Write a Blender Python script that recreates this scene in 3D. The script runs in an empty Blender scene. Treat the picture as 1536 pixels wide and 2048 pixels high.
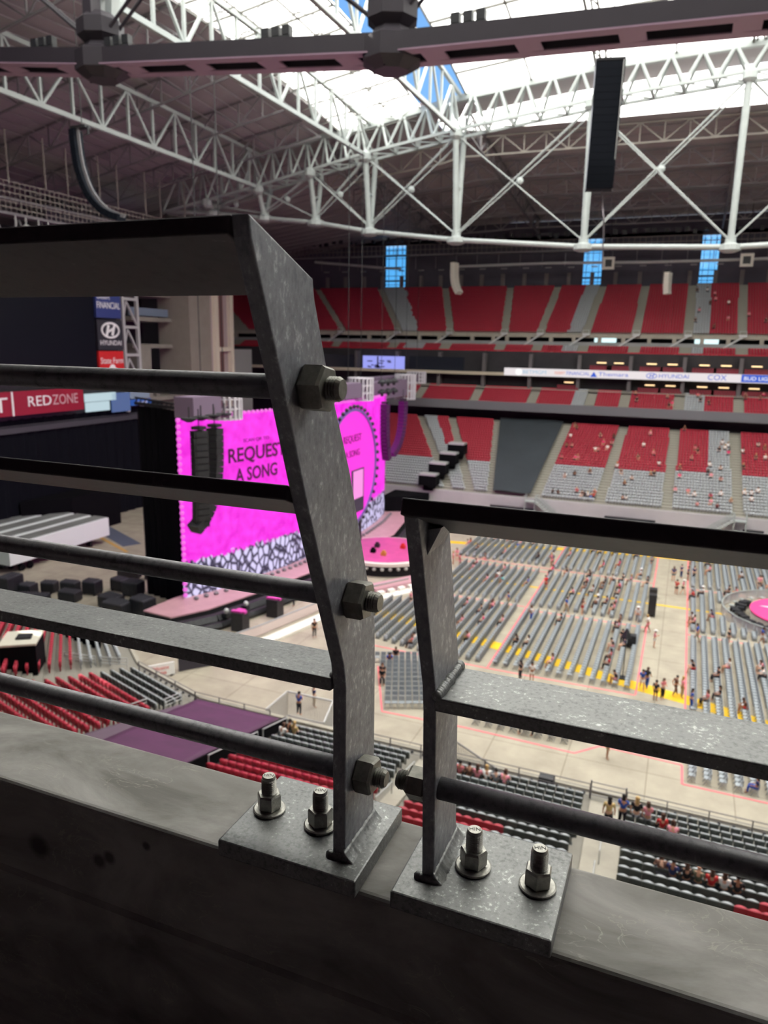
import bpy, bmesh, math, random
from mathutils import Vector, Matrix
import numpy as np
random.seed(7)
SC = bpy.context.scene
COL = SC.collection
R = math.radians

# ---------------------------------------------------------------- camera
cam_d = bpy.data.cameras.new('camera')
cam = bpy.data.objects.new('camera', cam_d)
COL.objects.link(cam)
SC.camera = cam
EYE = Vector((0, 0, 32.0))
_p, _y, _r = R(12.8), R(22.1), R(1.05)
FWD = Vector((-math.sin(_y) * math.cos(_p), math.cos(_y) * math.cos(_p), -math.sin(_p)))
_rt = Vector((math.cos(_y), math.sin(_y), 0))
_up = _rt.cross(FWD)
RGT = _rt * math.cos(_r) + _up * math.sin(_r)
UPV = _up * math.cos(_r) - _rt * math.sin(_r)
cam.matrix_world = Matrix(((RGT.x, UPV.x, -FWD.x, EYE.x), (RGT.y, UPV.y, -FWD.y, EYE.y), (RGT.z, UPV.z, -FWD.z, EYE.z), (0, 0, 0, 1)))
cam_d.sensor_fit = 'HORIZONTAL'
cam_d.sensor_width = 7.3
cam_d.lens = 1468 / 1536 * 7.3
cam_d.clip_start = 0.05
cam_d.clip_end = 2000
cam_d.dof.use_dof = True
cam_d.dof.focus_distance = 0.84
cam_d.dof.aperture_fstop = 2.6

# ---------------------------------------------------------------- sky, sun, exposure
w = bpy.data.worlds.new('sky')
SC.world = w
w.use_nodes = True
nt = w.node_tree
nt.nodes.clear()
o_ = nt.nodes.new('ShaderNodeOutputWorld')
bg = nt.nodes.new('ShaderNodeBackground')
tc = nt.nodes.new('ShaderNodeTexCoord')
sx = nt.nodes.new('ShaderNodeSeparateXYZ')
cr = nt.nodes.new('ShaderNodeValToRGB')
cr.color_ramp.elements[0].position = 0.0
cr.color_ramp.elements[0].color = (0.30, 0.62, 1.0, 1)
cr.color_ramp.elements[1].position = 0.75
cr.color_ramp.elements[1].color = (0.10, 0.28, 0.80, 1)
nt.links.new(tc.outputs['Generated'], sx.inputs[0])
nt.links.new(sx.outputs['Z'], cr.inputs[0])
nt.links.new(cr.outputs[0], bg.inputs[0])
bg.inputs[1].default_value = 0.62
nt.links.new(bg.outputs[0], o_.inputs[0])
sun_d = bpy.data.lights.new('sun', 'SUN')
sun_d.energy = 32.0
sun_d.angle = R(0.53)
sun_d.color = (1.0, 0.955, 0.89)
sun = bpy.data.objects.new('sun', sun_d)
sun.rotation_euler = Vector((1.25, -0.12, -1.0)).to_track_quat('-Z', 'Y').to_euler()
sun.location = (30, 40, 140)
COL.objects.link(sun)
SC.view_settings.view_transform = 'Standard'
SC.view_settings.look = 'None'
SC.view_settings.gamma = 1.0
SC.view_settings.use_curve_mapping = False
EXPO = 0.85
SC.view_settings.exposure = EXPO
SC.cycles.max_bounces = 7
SC.cycles.diffuse_bounces = 4
SC.cycles.glossy_bounces = 3
SC.cycles.transparent_max_bounces = 6
SC.cycles.transmission_bounces = 4
SC.cycles.caustics_reflective = False
SC.cycles.caustics_refractive = False
SC.cycles.use_denoising = True

# ---------------------------------------------------------------- materials
def lin(c):
    return tuple(((v / 255) / 12.92 if v / 255 <= 0.04045 else ((v / 255 + 0.055) / 1.055) ** 2.4) for v in c) + (1,)

MATS = {}
def mat(name, rgb, rough=0.6, metal=0.0, var=0.0, scale=5.0, rgb2=None, bump=0.0, emit=None, spec=None, sheen=None):
    """Principled material; var mixes in a second colour through a noise of the given scale."""
    if name in MATS: return MATS[name]
    m = bpy.data.materials.new(name)
    m.use_nodes = True
    n = m.node_tree
    b = n.nodes['Principled BSDF']
    c = lin(rgb)
    b.inputs['Base Color'].default_value = c
    b.inputs['Roughness'].default_value = rough
    b.inputs['Metallic'].default_value = metal
    if spec is not None: b.inputs['Specular IOR Level'].default_value = spec
    m.diffuse_color = c
    if var > 0 or bump > 0:
        t = n.nodes.new('ShaderNodeTexCoord')
        no = n.nodes.new('ShaderNodeTexNoise')
        no.inputs['Scale'].default_value = scale
        no.inputs['Detail'].default_value = 6
        no.inputs['Roughness'].default_value = 0.65
        n.links.new(t.outputs['Object'], no.inputs['Vector'])
        if var > 0:
            r_ = n.nodes.new('ShaderNodeValToRGB')
            r_.color_ramp.elements[0].position = 0.35
            r_.color_ramp.elements[1].position = 0.68
            c2 = lin(rgb2) if rgb2 else tuple(v * (1 - var) for v in c[:3]) + (1,)
            r_.color_ramp.elements[0].color = c2
            r_.color_ramp.elements[1].color = c
            n.links.new(no.outputs['Fac'], r_.inputs[0])
            n.links.new(r_.outputs[0], b.inputs['Base Color'])
        if bump > 0:
            bp = n.nodes.new('ShaderNodeBump')
            bp.inputs['Strength'].default_value = bump
            bp.inputs['Distance'].default_value = 0.01
            n.links.new(no.outputs['Fac'], bp.inputs['Height'])
            n.links.new(bp.outputs[0], b.inputs['Normal'])
    if emit:
        b.inputs['Emission Color'].default_value = c
        b.inputs['Emission Strength'].default_value = emit / 2 ** EXPO
    MATS[name] = m
    return m

class MB:
    """Collects shapes in world coordinates; build() links them as ONE mesh object."""
    def __init__(s): s.v = []; s.f = []; s.mi = []; s.cur = 0; s.cuts = []
    def add(s, vs, fs):
        o = len(s.v); s.cuts.append((o, len(s.f))); s.v.extend([tuple(p) for p in vs])
        s.f.extend([tuple(i + o for i in f) for f in fs]); s.mi.extend([s.cur] * len(fs)); return s
    def box(s, c, d, rz=0.0, ax=None):
        x, y, z = d[0] / 2, d[1] / 2, d[2] / 2
        P = [Vector((a, b, e)) for e in (-z, z) for (a, b) in ((-x, -y), (x, -y), (x, y), (-x, y))]
        M = ax if ax is not None else (Matrix.Rotation(rz, 3, 'Z') if rz else None)
        C_ = Vector(c)
        P = [(M @ p if M is not None else p) + C_ for p in P]
        return s.add(P, [(3, 2, 1, 0), (4, 5, 6, 7), (0, 1, 5, 4), (1, 2, 6, 5), (2, 3, 7, 6), (3, 0, 4, 7)])
    def bar(s, a, b, w, h=None, up=(0, 0, 1)):
        a, b = Vector(a), Vector(b); h = w if h is None else h
        d = b - a; L = d.length
        if L < 1e-6: return s
        d /= L; u = Vector(up)
        if abs(d.dot(u)) > 0.98: u = Vector((1, 0, 0))
        x = d.cross(u).normalized(); u = x.cross(d)
        M = Matrix((x, d, u)).transposed()
        return s.box((a + b) / 2, (w, L, h), ax=M)
    def cyl(s, a, b, r, n=8, r2=None, cap=True):
        a, b = Vector(a), Vector(b); d = (b - a).normalized(); r2 = r if r2 is None else r2
        u = Vector((0, 0, 1)) if abs(d.z) < 0.95 else Vector((1, 0, 0))
        x = d.cross(u).normalized(); y = d.cross(x)
        P = [a + (x * math.cos(2 * math.pi * i / n) + y * math.sin(2 * math.pi * i / n)) * r for i in range(n)]
        P += [b + (x * math.cos(2 * math.pi * i / n) + y * math.sin(2 * math.pi * i / n)) * r2 for i in range(n)]
        F = [(i, i + n, (i + 1) % n + n, (i + 1) % n) for i in range(n)]
        if cap: F += [tuple(range(n)), tuple(range(2 * n - 1, n - 1, -1))]
        return s.add(P, F)
    def tube(s, pts, r, n=8):
        for a, b in zip(pts, pts[1:]): s.cyl(a, b, r, n)
        return s
    def lathe(s, c, prof, n=16, axis=None):
        """prof: (radius, height) pairs turned about the z axis (or axis) through c"""
        c = Vector(c); M = axis if axis is not None else Matrix.Identity(3)
        P = []
        for (r, h) in prof:
            for i in range(n): P.append(c + M @ Vector((r * math.cos(2 * math.pi * i / n), r * math.sin(2 * math.pi * i / n), h)))
        F = []
        for k in range(len(prof) - 1):
            for i in range(n):
                j = (i + 1) % n; F.append((k * n + i, k * n + j, (k + 1) * n + j, (k + 1) * n + i))
        F.append(tuple(range(n - 1, -1, -1))); F.append(tuple((len(prof) - 1) * n + i for i in range(n)))
        return s.add(P, F)
    def prism(s, poly, axis, lo, hi):
        """poly: 2-D points in the plane across `axis`; extruded from lo to hi along it"""
        n = len(poly)
        def P(u, v, t): return {'x': (t, u, v), 'y': (u, t, v), 'z': (u, v, t)}[axis]
        V = [P(u, v, lo) for u, v in poly] + [P(u, v, hi) for u, v in poly]
        F = [(i, (i + 1) % n, (i + 1) % n + n, i + n) for i in range(n)] + [tuple(range(n - 1, -1, -1)), tuple(range(n, 2 * n))]
        return s.add(V, F)
    def ell(s, c, r, n=10, m=6):
        c = Vector(c); P = [c + Vector((0, 0, -r[2]))]
        for k in range(1, m):
            t = -math.pi / 2 + math.pi * k / m
            for i in range(n):
                a = 2 * math.pi * i / n
                P.append(c + Vector((r[0] * math.cos(t) * math.cos(a), r[1] * math.cos(t) * math.sin(a), r[2] * math.sin(t))))
        P.append(c + Vector((0, 0, r[2])))
        F = [(0, 1 + (i + 1) % n, 1 + i) for i in range(n)]
        for k in range(m - 2):
            for i in range(n):
                a = 1 + k * n + i; b = 1 + k * n + (i + 1) % n; F.append((a, b, b + n, a + n))
        L = len(P) - 1
        F += [(L, L - n + i, L - n + (i + 1) % n) for i in range(n)]
        return s.add(P, F)
    def build_each(s, name, m, parent, **k):
        """one part object per added shape"""
        E = s.cuts[1:] + [(len(s.v), len(s.f))]
        for (v0, f0), (v1, f1) in zip(s.cuts, E):
            q = MB(); q.v = s.v[v0:v1]; q.f = [tuple(i - v0 for i in f) for f in s.f[f0:f1]]; q.mi = [0] * (f1 - f0)
            q.build(name, m, parent, **k)
    def quad(s, a, b, c, d): return s.add([a, b, c, d], [(0, 1, 2, 3)])
    def build(s, name, m, parent=None, smooth=False, at=None, bevel=0, seg=2):
        me = bpy.data.meshes.new(name)
        org = Vector((0, 0, 0))
        if parent is not None: org = ORG[parent.name]
        elif at is not None: org = Vector(at)
        me.from_pydata([tuple(Vector(p) - org) for p in s.v], [], s.f)
        for q in (m if isinstance(m, (list, tuple)) else [m]): me.materials.append(q)
        if any(s.mi): me.polygons.foreach_set('material_index', s.mi)
        bm = bmesh.new(); bm.from_mesh(me)
        if bevel > 0:
            bmesh.ops.remove_doubles(bm, verts=bm.verts, dist=1e-5)
        bmesh.ops.recalc_face_normals(bm, faces=bm.faces)
        bm.to_mesh(me); bm.free()
        if smooth: me.polygons.foreach_set('use_smooth', [True] * len(me.polygons))
        o = bpy.data.objects.new(name, me)
        COL.objects.link(o)
        if parent is not None: o.parent = parent
        elif at is not None: o.location = org
        ORG[o.name] = org
        if bevel > 0:
            md = o.modifiers.new('bevel', 'BEVEL'); md.width = bevel; md.segments = seg; md.limit_method = 'ANGLE'; md.angle_limit = R(40)
        return o
ORG = {}

def tag(o, label, cat, group=None, kind=None):
    o['label'] = label; o['category'] = cat
    if group: o['group'] = group
    if kind: o['kind'] = kind
    return o
def thing(name, loc, label, cat, group=None):
    o = bpy.data.objects.new(name, None)
    o.empty_display_size = 0.1
    COL.objects.link(o); o.location = loc; ORG[o.name] = Vector(loc)
    return tag(o, label, cat, group)
def struct(o):
    o['kind'] = 'structure'; return o
def copy_tree(o, parent=None):
    c = o.copy(); COL.objects.link(c)
    if parent is not None: c.parent = parent; c.matrix_parent_inverse = o.matrix_parent_inverse.copy()
    for ch in o.children: copy_tree(ch, c)
    return c
def text_mesh(txt, size, depth=0.0, align='CENTER', bold=0.0):
    cu = bpy.data.curves.new('lettering', 'FONT')
    cu.body = txt; cu.size = size; cu.align_x = align; cu.align_y = 'CENTER'; cu.extrude = depth; cu.offset = bold; cu.resolution_u = 3
    o = bpy.data.objects.new('lettering', cu); COL.objects.link(o)
    dg = bpy.context.evaluated_depsgraph_get()
    me = bpy.data.meshes.new_from_object(o.evaluated_get(dg))
    COL.objects.unlink(o); bpy.data.objects.remove(o); bpy.data.curves.remove(cu)
    return me
def lettering(txt, size, c, right, up, m, parent, wid=None, name='lettering', depth=0.01, bold=0.0):
    """flat letters centred on c; right and up are the directions of the writing; wid stretches them to that width"""
    me = text_mesh(txt, size, depth, bold=bold)
    xs = [v.co.x for v in me.vertices] or [0, 1]
    k = (wid / (max(xs) - min(xs))) if wid else 1.0
    r_, u_ = Vector(right).normalized(), Vector(up).normalized(); n_ = r_.cross(u_)
    mid = (max(xs) + min(xs)) / 2
    c = Vector(c) - (ORG[parent.name] if parent is not None else Vector((0, 0, 0)))
    for v in me.vertices: v.co = c + r_ * ((v.co.x - mid) * k) + u_ * v.co.y + n_ * v.co.z
    me.materials.clear(); me.materials.append(m)
    o = bpy.data.objects.new(name, me); COL.objects.link(o)
    if parent is not None: o.parent = parent
    ORG[o.name] = ORG[parent.name] if parent is not None else Vector((0, 0, 0))
    return o
_ones = ['', 'first', 'second', 'third', 'fourth', 'fifth', 'sixth', 'seventh', 'eighth', 'ninth', 'tenth', 'eleventh', 'twelfth', 'thirteenth', 'fourteenth', 'fifteenth', 'sixteenth', 'seventeenth', 'eighteenth', 'nineteenth']
_tens = {20: ('twentieth', 'twenty'), 30: ('thirtieth', 'thirty'), 40: ('fortieth', 'forty'), 50: ('fiftieth', 'fifty')}
def ordinal(n):
    if n < 20: return _ones[n]
    t, u = n // 10 * 10, n % 10
    return _tens[t][0] if u == 0 else _tens[t][1] + '-' + _ones[u]
def screen_xy(p):
    d = Vector(p) - EYE; z = d.dot(FWD)
    return (768 + 1468 * d.dot(RGT) / z, 1024 - 1468 * d.dot(UPV) / z, z) if z > 0.01 else (-9999, -9999, z)

M_white = mat('white_painted_steel', (164, 170, 169), 0.45, var=0.12, scale=0.4)
M_truss = mat('grey_painted_steel', (132, 128, 132), 0.5, var=0.15, scale=0.3)
M_deckst = mat('pale_purlin_steel', (104, 103, 99), 0.55)
M_black = mat('black_cloth', (12, 11, 15), 0.9, spec=0.1)
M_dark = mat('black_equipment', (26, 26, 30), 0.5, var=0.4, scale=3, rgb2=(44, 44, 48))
M_conc = mat('concrete', (172, 165, 152), 0.85, var=0.18, scale=0.6)
M_concd = mat('grey_concrete', (142, 137, 128), 0.85, var=0.2, scale=0.35)
M_rail = mat('rail_steel', (196, 197, 196), 0.4, 0.3)
M_red = mat('red_seat_plastic', (182, 50, 70), 0.45, spec=0.35)
M_grey = mat('grey_seat_plastic', (176, 180, 184), 0.45, spec=0.35)
M_char = mat('charcoal_seat_plastic', (70, 75, 73), 0.42, spec=0.45)
M_pan = mat('grey_seat_pan_plastic', (168, 172, 176), 0.42, spec=0.45)
M_text = mat('white_lettering', (240, 240, 240), 0.5)
M_glassb = mat('dark_glass', (38, 40, 50), 0.12, spec=0.6)
# ---------------------------------------------------------------- parapet and concourse around the viewer
def speckle_steel(name, base, light, dark, rough=0.42, sc=90, lightfrac=0.63, smear=None):
    m = bpy.data.materials.new(name); m.use_nodes = True; n = m.node_tree; b = n.nodes['Principled BSDF']
    t = n.nodes.new('ShaderNodeTexCoord')
    mp = n.nodes.new('ShaderNodeMapping'); n.links.new(t.outputs['Object'], mp.inputs[0])
    if smear: mp.inputs['Scale'].default_value = smear
    n1 = n.nodes.new('ShaderNodeTexNoise'); n1.inputs['Scale'].default_value = sc; n1.inputs['Detail'].default_value = 8; n1.inputs['Roughness'].default_value = 0.7
    n2 = n.nodes.new('ShaderNodeTexNoise'); n2.inputs['Scale'].default_value = sc * 0.11; n2.inputs['Detail'].default_value = 5
    n.links.new(mp.outputs[0], n1.inputs['Vector']); n.links.new(t.outputs['Object'], n2.inputs['Vector'])
    r1 = n.nodes.new('ShaderNodeValToRGB')
    e = r1.color_ramp.elements; e[0].position = 0.34; e[0].color = lin(dark); e[1].position = lightfrac + 0.08; e[1].color = lin(light)
    k = e.new(0.50); k.color = lin(base); k = e.new(lightfrac - 0.04); k.color = lin(base)
    mx = n.nodes.new('ShaderNodeMath'); mx.operation = 'MULTIPLY_ADD'; mx.inputs[1].default_value = 0.34; mx.inputs[2].default_value = -0.17
    n.links.new(n2.outputs['Fac'], mx.inputs[0])
    ad = n.nodes.new('ShaderNodeMath'); ad.operation = 'ADD'
    n.links.new(n1.outputs['Fac'], ad.inputs[0]); n.links.new(mx.outputs[0], ad.inputs[1])
    n.links.new(ad.outputs[0], r1.inputs[0]); n.links.new(r1.outputs[0], b.inputs['Base Color'])
    b.inputs['Metallic'].default_value = 0.35; b.inputs['Roughness'].default_value = rough
    bp = n.nodes.new('ShaderNodeBump'); bp.inputs['Strength'].default_value = 0.25; bp.inputs['Distance'].default_value = 0.0006
    n.links.new(n1.outputs['Fac'], bp.inputs['Height']); n.links.new(bp.outputs[0], b.inputs['Normal'])
    MATS[name] = m; return m
M_galv = speckle_steel('galvanised_steel', (135, 136, 135), (214, 216, 213), (103, 104, 104), 0.42, 210, 0.64)
M_post = speckle_steel('dull_galvanised_steel', (146, 147, 152), (196, 198, 202), (122, 123, 129), 0.5, 150, 0.60, (1, 1, 0.6))
M_rod = speckle_steel('dark_rod_steel', (130, 128, 131), (170, 170, 168), (104, 102, 106), 0.4, 110, 0.66)
M_tilt = speckle_steel('dark_tilted_rail_steel', (70, 65, 68), (100, 95, 96), (58, 54, 57), 0.5, 60, 0.68)  # darker tone than the posts, for the tilted rails only
M_bolt = mat('zinc_bolt_steel', (178, 176, 168), 0.34, 0.75, var=0.3, scale=160, bump=0.2)
M_nut = mat('weathered_nut_steel', (146, 144, 134), 0.42, 0.4, var=0.35, scale=120)
M_stamp = mat('stamped_letters', (50, 50, 48), 0.6)

def parapet_material():
    m = bpy.data.materials.new('weathered_parapet_concrete'); m.use_nodes = True; n = m.node_tree; b = n.nodes['Principled BSDF']
    t = n.nodes.new('ShaderNodeTexCoord')
    n1 = n.nodes.new('ShaderNodeTexNoise'); n1.inputs['Scale'].default_value = 9; n1.inputs['Detail'].default_value = 9; n1.inputs['Roughness'].default_value = 0.62; n1.inputs['Distortion'].default_value = 0.6
    n2 = n.nodes.new('ShaderNodeTexNoise'); n2.inputs['Scale'].default_value = 26; n2.inputs['Detail'].default_value = 7; n2.inputs['Distortion'].default_value = 2.2
    mp = n.nodes.new('ShaderNodeMapping'); mp.inputs['Scale'].default_value = (0.5, 1.0, 1.0); n.links.new(t.outputs['Object'], mp.inputs[0])
    for q in (n1, n2): n.links.new(mp.outputs[0], q.inputs['Vector'])
    r1 = n.nodes.new('ShaderNodeValToRGB'); e = r1.color_ramp.elements
    e[0].position = 0.36; e[0].color = lin((118, 115, 110)); e[1].position = 0.66; e[1].color = lin((174, 171, 167))
    n.links.new(n1.outputs['Fac'], r1.inputs[0])
    r2 = n.nodes.new('ShaderNodeValToRGB'); e = r2.color_ramp.elements     # thin pale laitance veins and pits
    e[0].position = 0.485; e[0].color = (0, 0, 0, 1); e[1].position = 0.50; e[1].color = (1, 1, 1, 1)
    k = e.new(0.515); k.color = (0, 0, 0, 1)
    n.links.new(n2.outputs['Fac'], r2.inputs[0])
    n3 = n.nodes.new('ShaderNodeTexNoise'); n3.inputs['Scale'].default_value = 11; n3.inputs['Detail'].default_value = 2
    n.links.new(t.outputs['Object'], n3.inputs['Vector'])
    r3 = n.nodes.new('ShaderNodeValToRGB'); r3.color_ramp.elements[0].position = 0.52; r3.color_ramp.elements[1].position = 0.6
    n.links.new(n3.outputs['Fac'], r3.inputs[0])
    ml = n.nodes.new('ShaderNodeMath'); ml.operation = 'MULTIPLY'; n.links.new(r2.outputs[0], ml.inputs[0]); n.links.new(r3.outputs[0], ml.inputs[1])
    m2 = n.nodes.new('ShaderNodeMath'); m2.operation = 'MULTIPLY'; m2.inputs[1].default_value = 0.6; n.links.new(ml.outputs[0], m2.inputs[0])
    mx = n.nodes.new('ShaderNodeMixRGB'); mx.inputs[2].default_value = lin((186, 182, 170))
    n.links.new(m2.outputs[0], mx.inputs[0]); n.links.new(r1.outputs[0], mx.inputs[1])
    last = mx.outputs[0]
    for (sx_, sz_, rr) in ((-0.735, -0.655, 0.017), (-0.632, -0.645, 0.010), (-0.615, -0.635, 0.009), (-0.555, -0.60, 0.006)):   # old grout patches on the inner face
        d = n.nodes.new('ShaderNodeVectorMath'); d.operation = 'DISTANCE'; d.inputs[1].default_value = (sx_, 0.617, 32 + sz_)
        n.links.new(t.outputs['Object'], d.inputs[0])
        mr = n.nodes.new('ShaderNodeMapRange'); mr.inputs[1].default_value = rr * 0.6; mr.inputs[2].default_value = rr * 1.3; mr.inputs[3].default_value = 0.75; mr.inputs[4].default_value = 0
        n.links.new(d.outputs['Value'], mr.inputs[0])
        q = n.nodes.new('ShaderNodeMixRGB'); q.inputs[2].default_value = lin((62, 56, 54)); n.links.new(mr.outputs[0], q.inputs[0]); n.links.new(last, q.inputs[1]); last = q.outputs[0]
    n.links.new(last, b.inputs['Base Color']); b.inputs['Roughness'].default_value = 0.8
    bp = n.nodes.new('ShaderNodeBump'); bp.inputs['Strength'].default_value = 0.3; bp.inputs['Distance'].default_value = 0.001
    n.links.new(n2.outputs['Fac'], bp.inputs['Height']); n.links.new(bp.outputs[0], b.inputs['Normal'])
    return m
b = MB()
b.prism([(0.617, 31.43), (0.617, 31.296), (0.612, 31.29), (0.612, 30.9), (0.752, 30.9), (0.752, 31.43)], 'x', -7.0, 5.0)
struct(b.build('wall_front', parapet_material(), bevel=0.006, seg=3))
M_dim = mat('dim_concourse_concrete', (124, 116, 116), 0.9, var=0.15, scale=1.0)
b = MB(); b.box((0, -3.2, 30.85), (40, 8.0, 0.1)); struct(b.build('floor_concourse', M_dim))
b = MB(); b.box((0, -5.2, 32.6), (40, 0.3, 3.4)); struct(b.build('wall_concourse', mat('dark_concourse_wall', (104, 96, 98), 0.9)))
b = MB(); b.box((0, -2.4, 34.2), (40, 5.8, 0.3)); struct(b.build('ceiling_concourse', mat('dark_concourse_ceiling', (102, 94, 97), 0.9)))

# ---------------------------------------------------------------- the two guard rails
def hexnut(b, c, axis, af, h, rot=0.0):
    r = af / math.sqrt(3)
    prof = [(r * 0.90, 0), (r, h * 0.12), (r, h * 0.88), (r * 0.90, h)]
    M = axis @ Matrix.Rotation(rot, 3, 'Z')
    b.lathe(c, prof, 6, M)
def threaded(b, c, axis, r, h0, h1, pitch=0.0026):
    prof = [(r * 0.86, h0)]; z = h0; k = 0
    while z < h1 - 0.003:
        prof.append((r if k % 2 == 0 else r * 0.86, z)); z += pitch / 2; k += 1
    prof += [(r * 0.9, h1 - 0.002), (r * 0.78, h1)]
    b.lathe(c, prof, 20, axis)
AX_Z = Matrix.Identity(3)
AX_X = Matrix(((0, 0, 1), (0, 1, 0), (-1, 0, 0)))       # local z -> world +x
AX_NX = Matrix(((0, 0, -1), (0, 1, 0), (1, 0, 0)))
Z0 = 32.0
def anchor_bolt(rail, x, y, label=None, rot=0.0, letters='HIN'):
    z = Z0 - 0.55
    b = MB(); threaded(b, (x, y, z), AX_Z, 0.0092, 0.0, 0.047)
    bolt = b.build('anchor_bolt', M_bolt, rail, smooth=False)
    if label: bolt['label'] = label
    b = MB(); b.lathe((x, y, z), [(0.0185, 0.0), (0.0195, 0.0015), (0.0195, 0.0035), (0.018, 0.0045)], 28); b.build('washer', M_bolt, bolt)
    b = MB(); hexnut(b, (x, y, z + 0.0045), AX_Z, 0.0255, 0.0195, rot); b.build('nut', M_bolt, bolt)
    lettering(letters, 0.0072, (x, y, z + 0.0472), (0.95, 0.3, 0), (-0.3, 0.95, 0), M_stamp, bolt, name='stamp', depth=0.0001)
def weld(rail, pts, r, step=0.3, var=0.12):
    b = MB(); n = 0
    for a, c in zip(pts, pts[1:]):
        a, c = Vector(a), Vector(c); L = (c - a).length; k = max(1, int(L / (r * step)))
        for i in range(k + 1):
            rr = r * (1 - var / 2 + var * random.random())
            b.ell(a.lerp(c, i / k), (rr, rr, rr), 8, 5)
    return b.build('weld_bead', M_galv, rail, smooth=True)
def flat_bar(rail, name, x0, x1, y0, z0, y1, z1, th, m, bev=0.0015):
    """flat bar along x; (y0,z0)-(y1,z1) is its upper face across, th its thickness"""
    d = Vector((y1 - y0, z1 - z0)).normalized(); n_ = Vector((d.y, -d.x)) * th
    b = MB(); b.prism([(y0, Z0 + z0), (y1, Z0 + z1), (y1 + n_.x, Z0 + z1 + n_.y), (y0 + n_.x, Z0 + z0 + n_.y)], 'x', x0, x1)
    return b.build(name, m, rail, bevel=bev)
def rod_nut(rod, xface, y, z, axis, sgn, af=0.036):
    b = MB(); hexnut(b, (xface, y, Z0 + z), axis, af, 0.021, 0.35); nut = b.build('nut', M_nut, rod)
    b = MB(); threaded(b, (xface + sgn * 0.020, y, Z0 + z), axis, 0.0105, 0.0, 0.014); b.build('threaded_end', M_nut, nut)

# taller section, to the left
gl = thing('guard_railing', (-0.30, 0.67, Z0 - 0.57), 'taller grey steel guard railing on the left, its bent post leaning inwards', 'railing', 'steel guard rails on the parapet')
b = MB()
b.prism([(0.634, Z0 - .552), (0.633, Z0 - .345), (0.628, Z0 - .318), (0.550, Z0 - .132), (0.512, Z0 - .030), (0.488, Z0 + .029), (0.470, Z0 + .073), (0.468, Z0 + .0885),
         (0.564, Z0 + .0525), (0.567, Z0 + .036), (0.590, Z0 - .022), (0.639, Z0 - .119), (0.690, Z0 - .252), (0.7085, Z0 - .300), (0.711, Z0 - .35), (0.714, Z0 - .552)], 'x', -0.311, -0.296)
b.build('post', M_post, gl, bevel=0.0014)
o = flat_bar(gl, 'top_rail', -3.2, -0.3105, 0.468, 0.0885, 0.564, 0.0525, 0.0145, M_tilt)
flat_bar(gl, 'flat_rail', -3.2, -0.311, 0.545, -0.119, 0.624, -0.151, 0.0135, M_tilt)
flat_bar(gl, 'flat_rail', -3.2, -0.311, 0.629, -0.3355, 0.711, -0.3450, 0.0145, M_galv)
for (y, z, r) in ((0.551, -0.036, 0.0108), (0.640, -0.250, 0.0108), (0.667, -0.462, 0.0122)):
    b = MB(); b.cyl((-3.2, y, Z0 + z), (-0.305, y, Z0 + z), r, 24); rod = b.build('round_rail', M_rod, gl, smooth=True)
    rod_nut(rod, -0.296, y, z, AX_X, 1)
b = MB(); b.box((-0.357, 0.6765, Z0 - 0.560), (0.171, 0.141, 0.0205)); b.build('base_plate', M_galv, gl, bevel=0.0022)
weld(gl, [(-0.314, 0.634, Z0 - .5485), (-0.295, 0.634, Z0 - .5485)], 0.0055)
weld(gl, [(-0.312, 0.635, Z0 - .335), (-0.312, 0.708, Z0 - .343)], 0.0038)
def fillet(rail, x0, x1, y0, y1, z):
    """weld run in the corner between post and base plate: a ribbed quarter-round strip"""
    b = MB(); n = 44; rr = random.Random(int(abs(x0) * 1e4)); k = 1.0
    for i in range(n + 1):
        y = y0 + (y1 - y0) * i / n; k = .6 * k + .4 * (1 + rr.uniform(-.16, .16)) + (.03 if i % 2 else -.03); d = (x1 - x0) * k; h = .014 * k
        b.v += [(x0, y, Z0 + z - .001), (x0, y, Z0 + z + h), (x0 + d * .22, y, Z0 + z + h * .62), (x0 + d * .52, y, Z0 + z + h * .30), (x0 + d, y, Z0 + z - .001)]
    for i in range(n):
        for j in range(4): a = i * 5 + j; b.f.append((a, a + 1, a + 6, a + 5))
    b.f += [(0, 1, 2, 3, 4), tuple(n * 5 + j for j in (4, 3, 2, 1, 0))]; b.mi = [0] * len(b.f)
    return b.build('weld_bead', M_galv, rail, smooth=True)
fillet(gl, -0.297, -0.284, 0.630, 0.717, -0.55)
anchor_bolt(gl, -0.417, 0.677, rot=0.2, letters='HIN')
anchor_bolt(gl, -0.347, 0.675, rot=0.5, letters='HIN')
# lower section, to the right
gr = thing('guard_railing', (-0.20, 0.67, Z0 - 0.57), 'lower grey steel guard railing on the right, open at its left post', 'railing', 'steel guard rails on the parapet')
b = MB()
b.prism([(0.641, Z0 - .552), (0.627, Z0 - .35), (0.622, Z0 - .320), (0.588, Z0 - .222), (0.567, Z0 - .161), (0.5525, Z0 - .1215),
         (0.646, Z0 - .157), (0.655, Z0 - .185), (0.679, Z0 - .260), (0.699, Z0 - .317), (0.706, Z0 - .39), (0.722, Z0 - .552)], 'x', -0.2095, -0.196)
b.build('post', M_post, gr, bevel=0.0014)
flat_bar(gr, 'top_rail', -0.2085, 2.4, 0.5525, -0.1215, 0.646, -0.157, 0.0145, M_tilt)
flat_bar(gr, 'flat_rail', -0.1965, 2.4, 0.6225, -0.3305, 0.701, -0.3310, 0.0145, M_galv)
b = MB(); b.cyl((-0.203, 0.650, Z0 - .4445), (2.4, 0.650, Z0 - .4445), 0.0115, 24); rod = b.build('round_rail', M_rod, gr, smooth=True)
rod_nut(rod, -0.2095, 0.652, -0.447, AX_NX, -1, 0.030)
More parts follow.
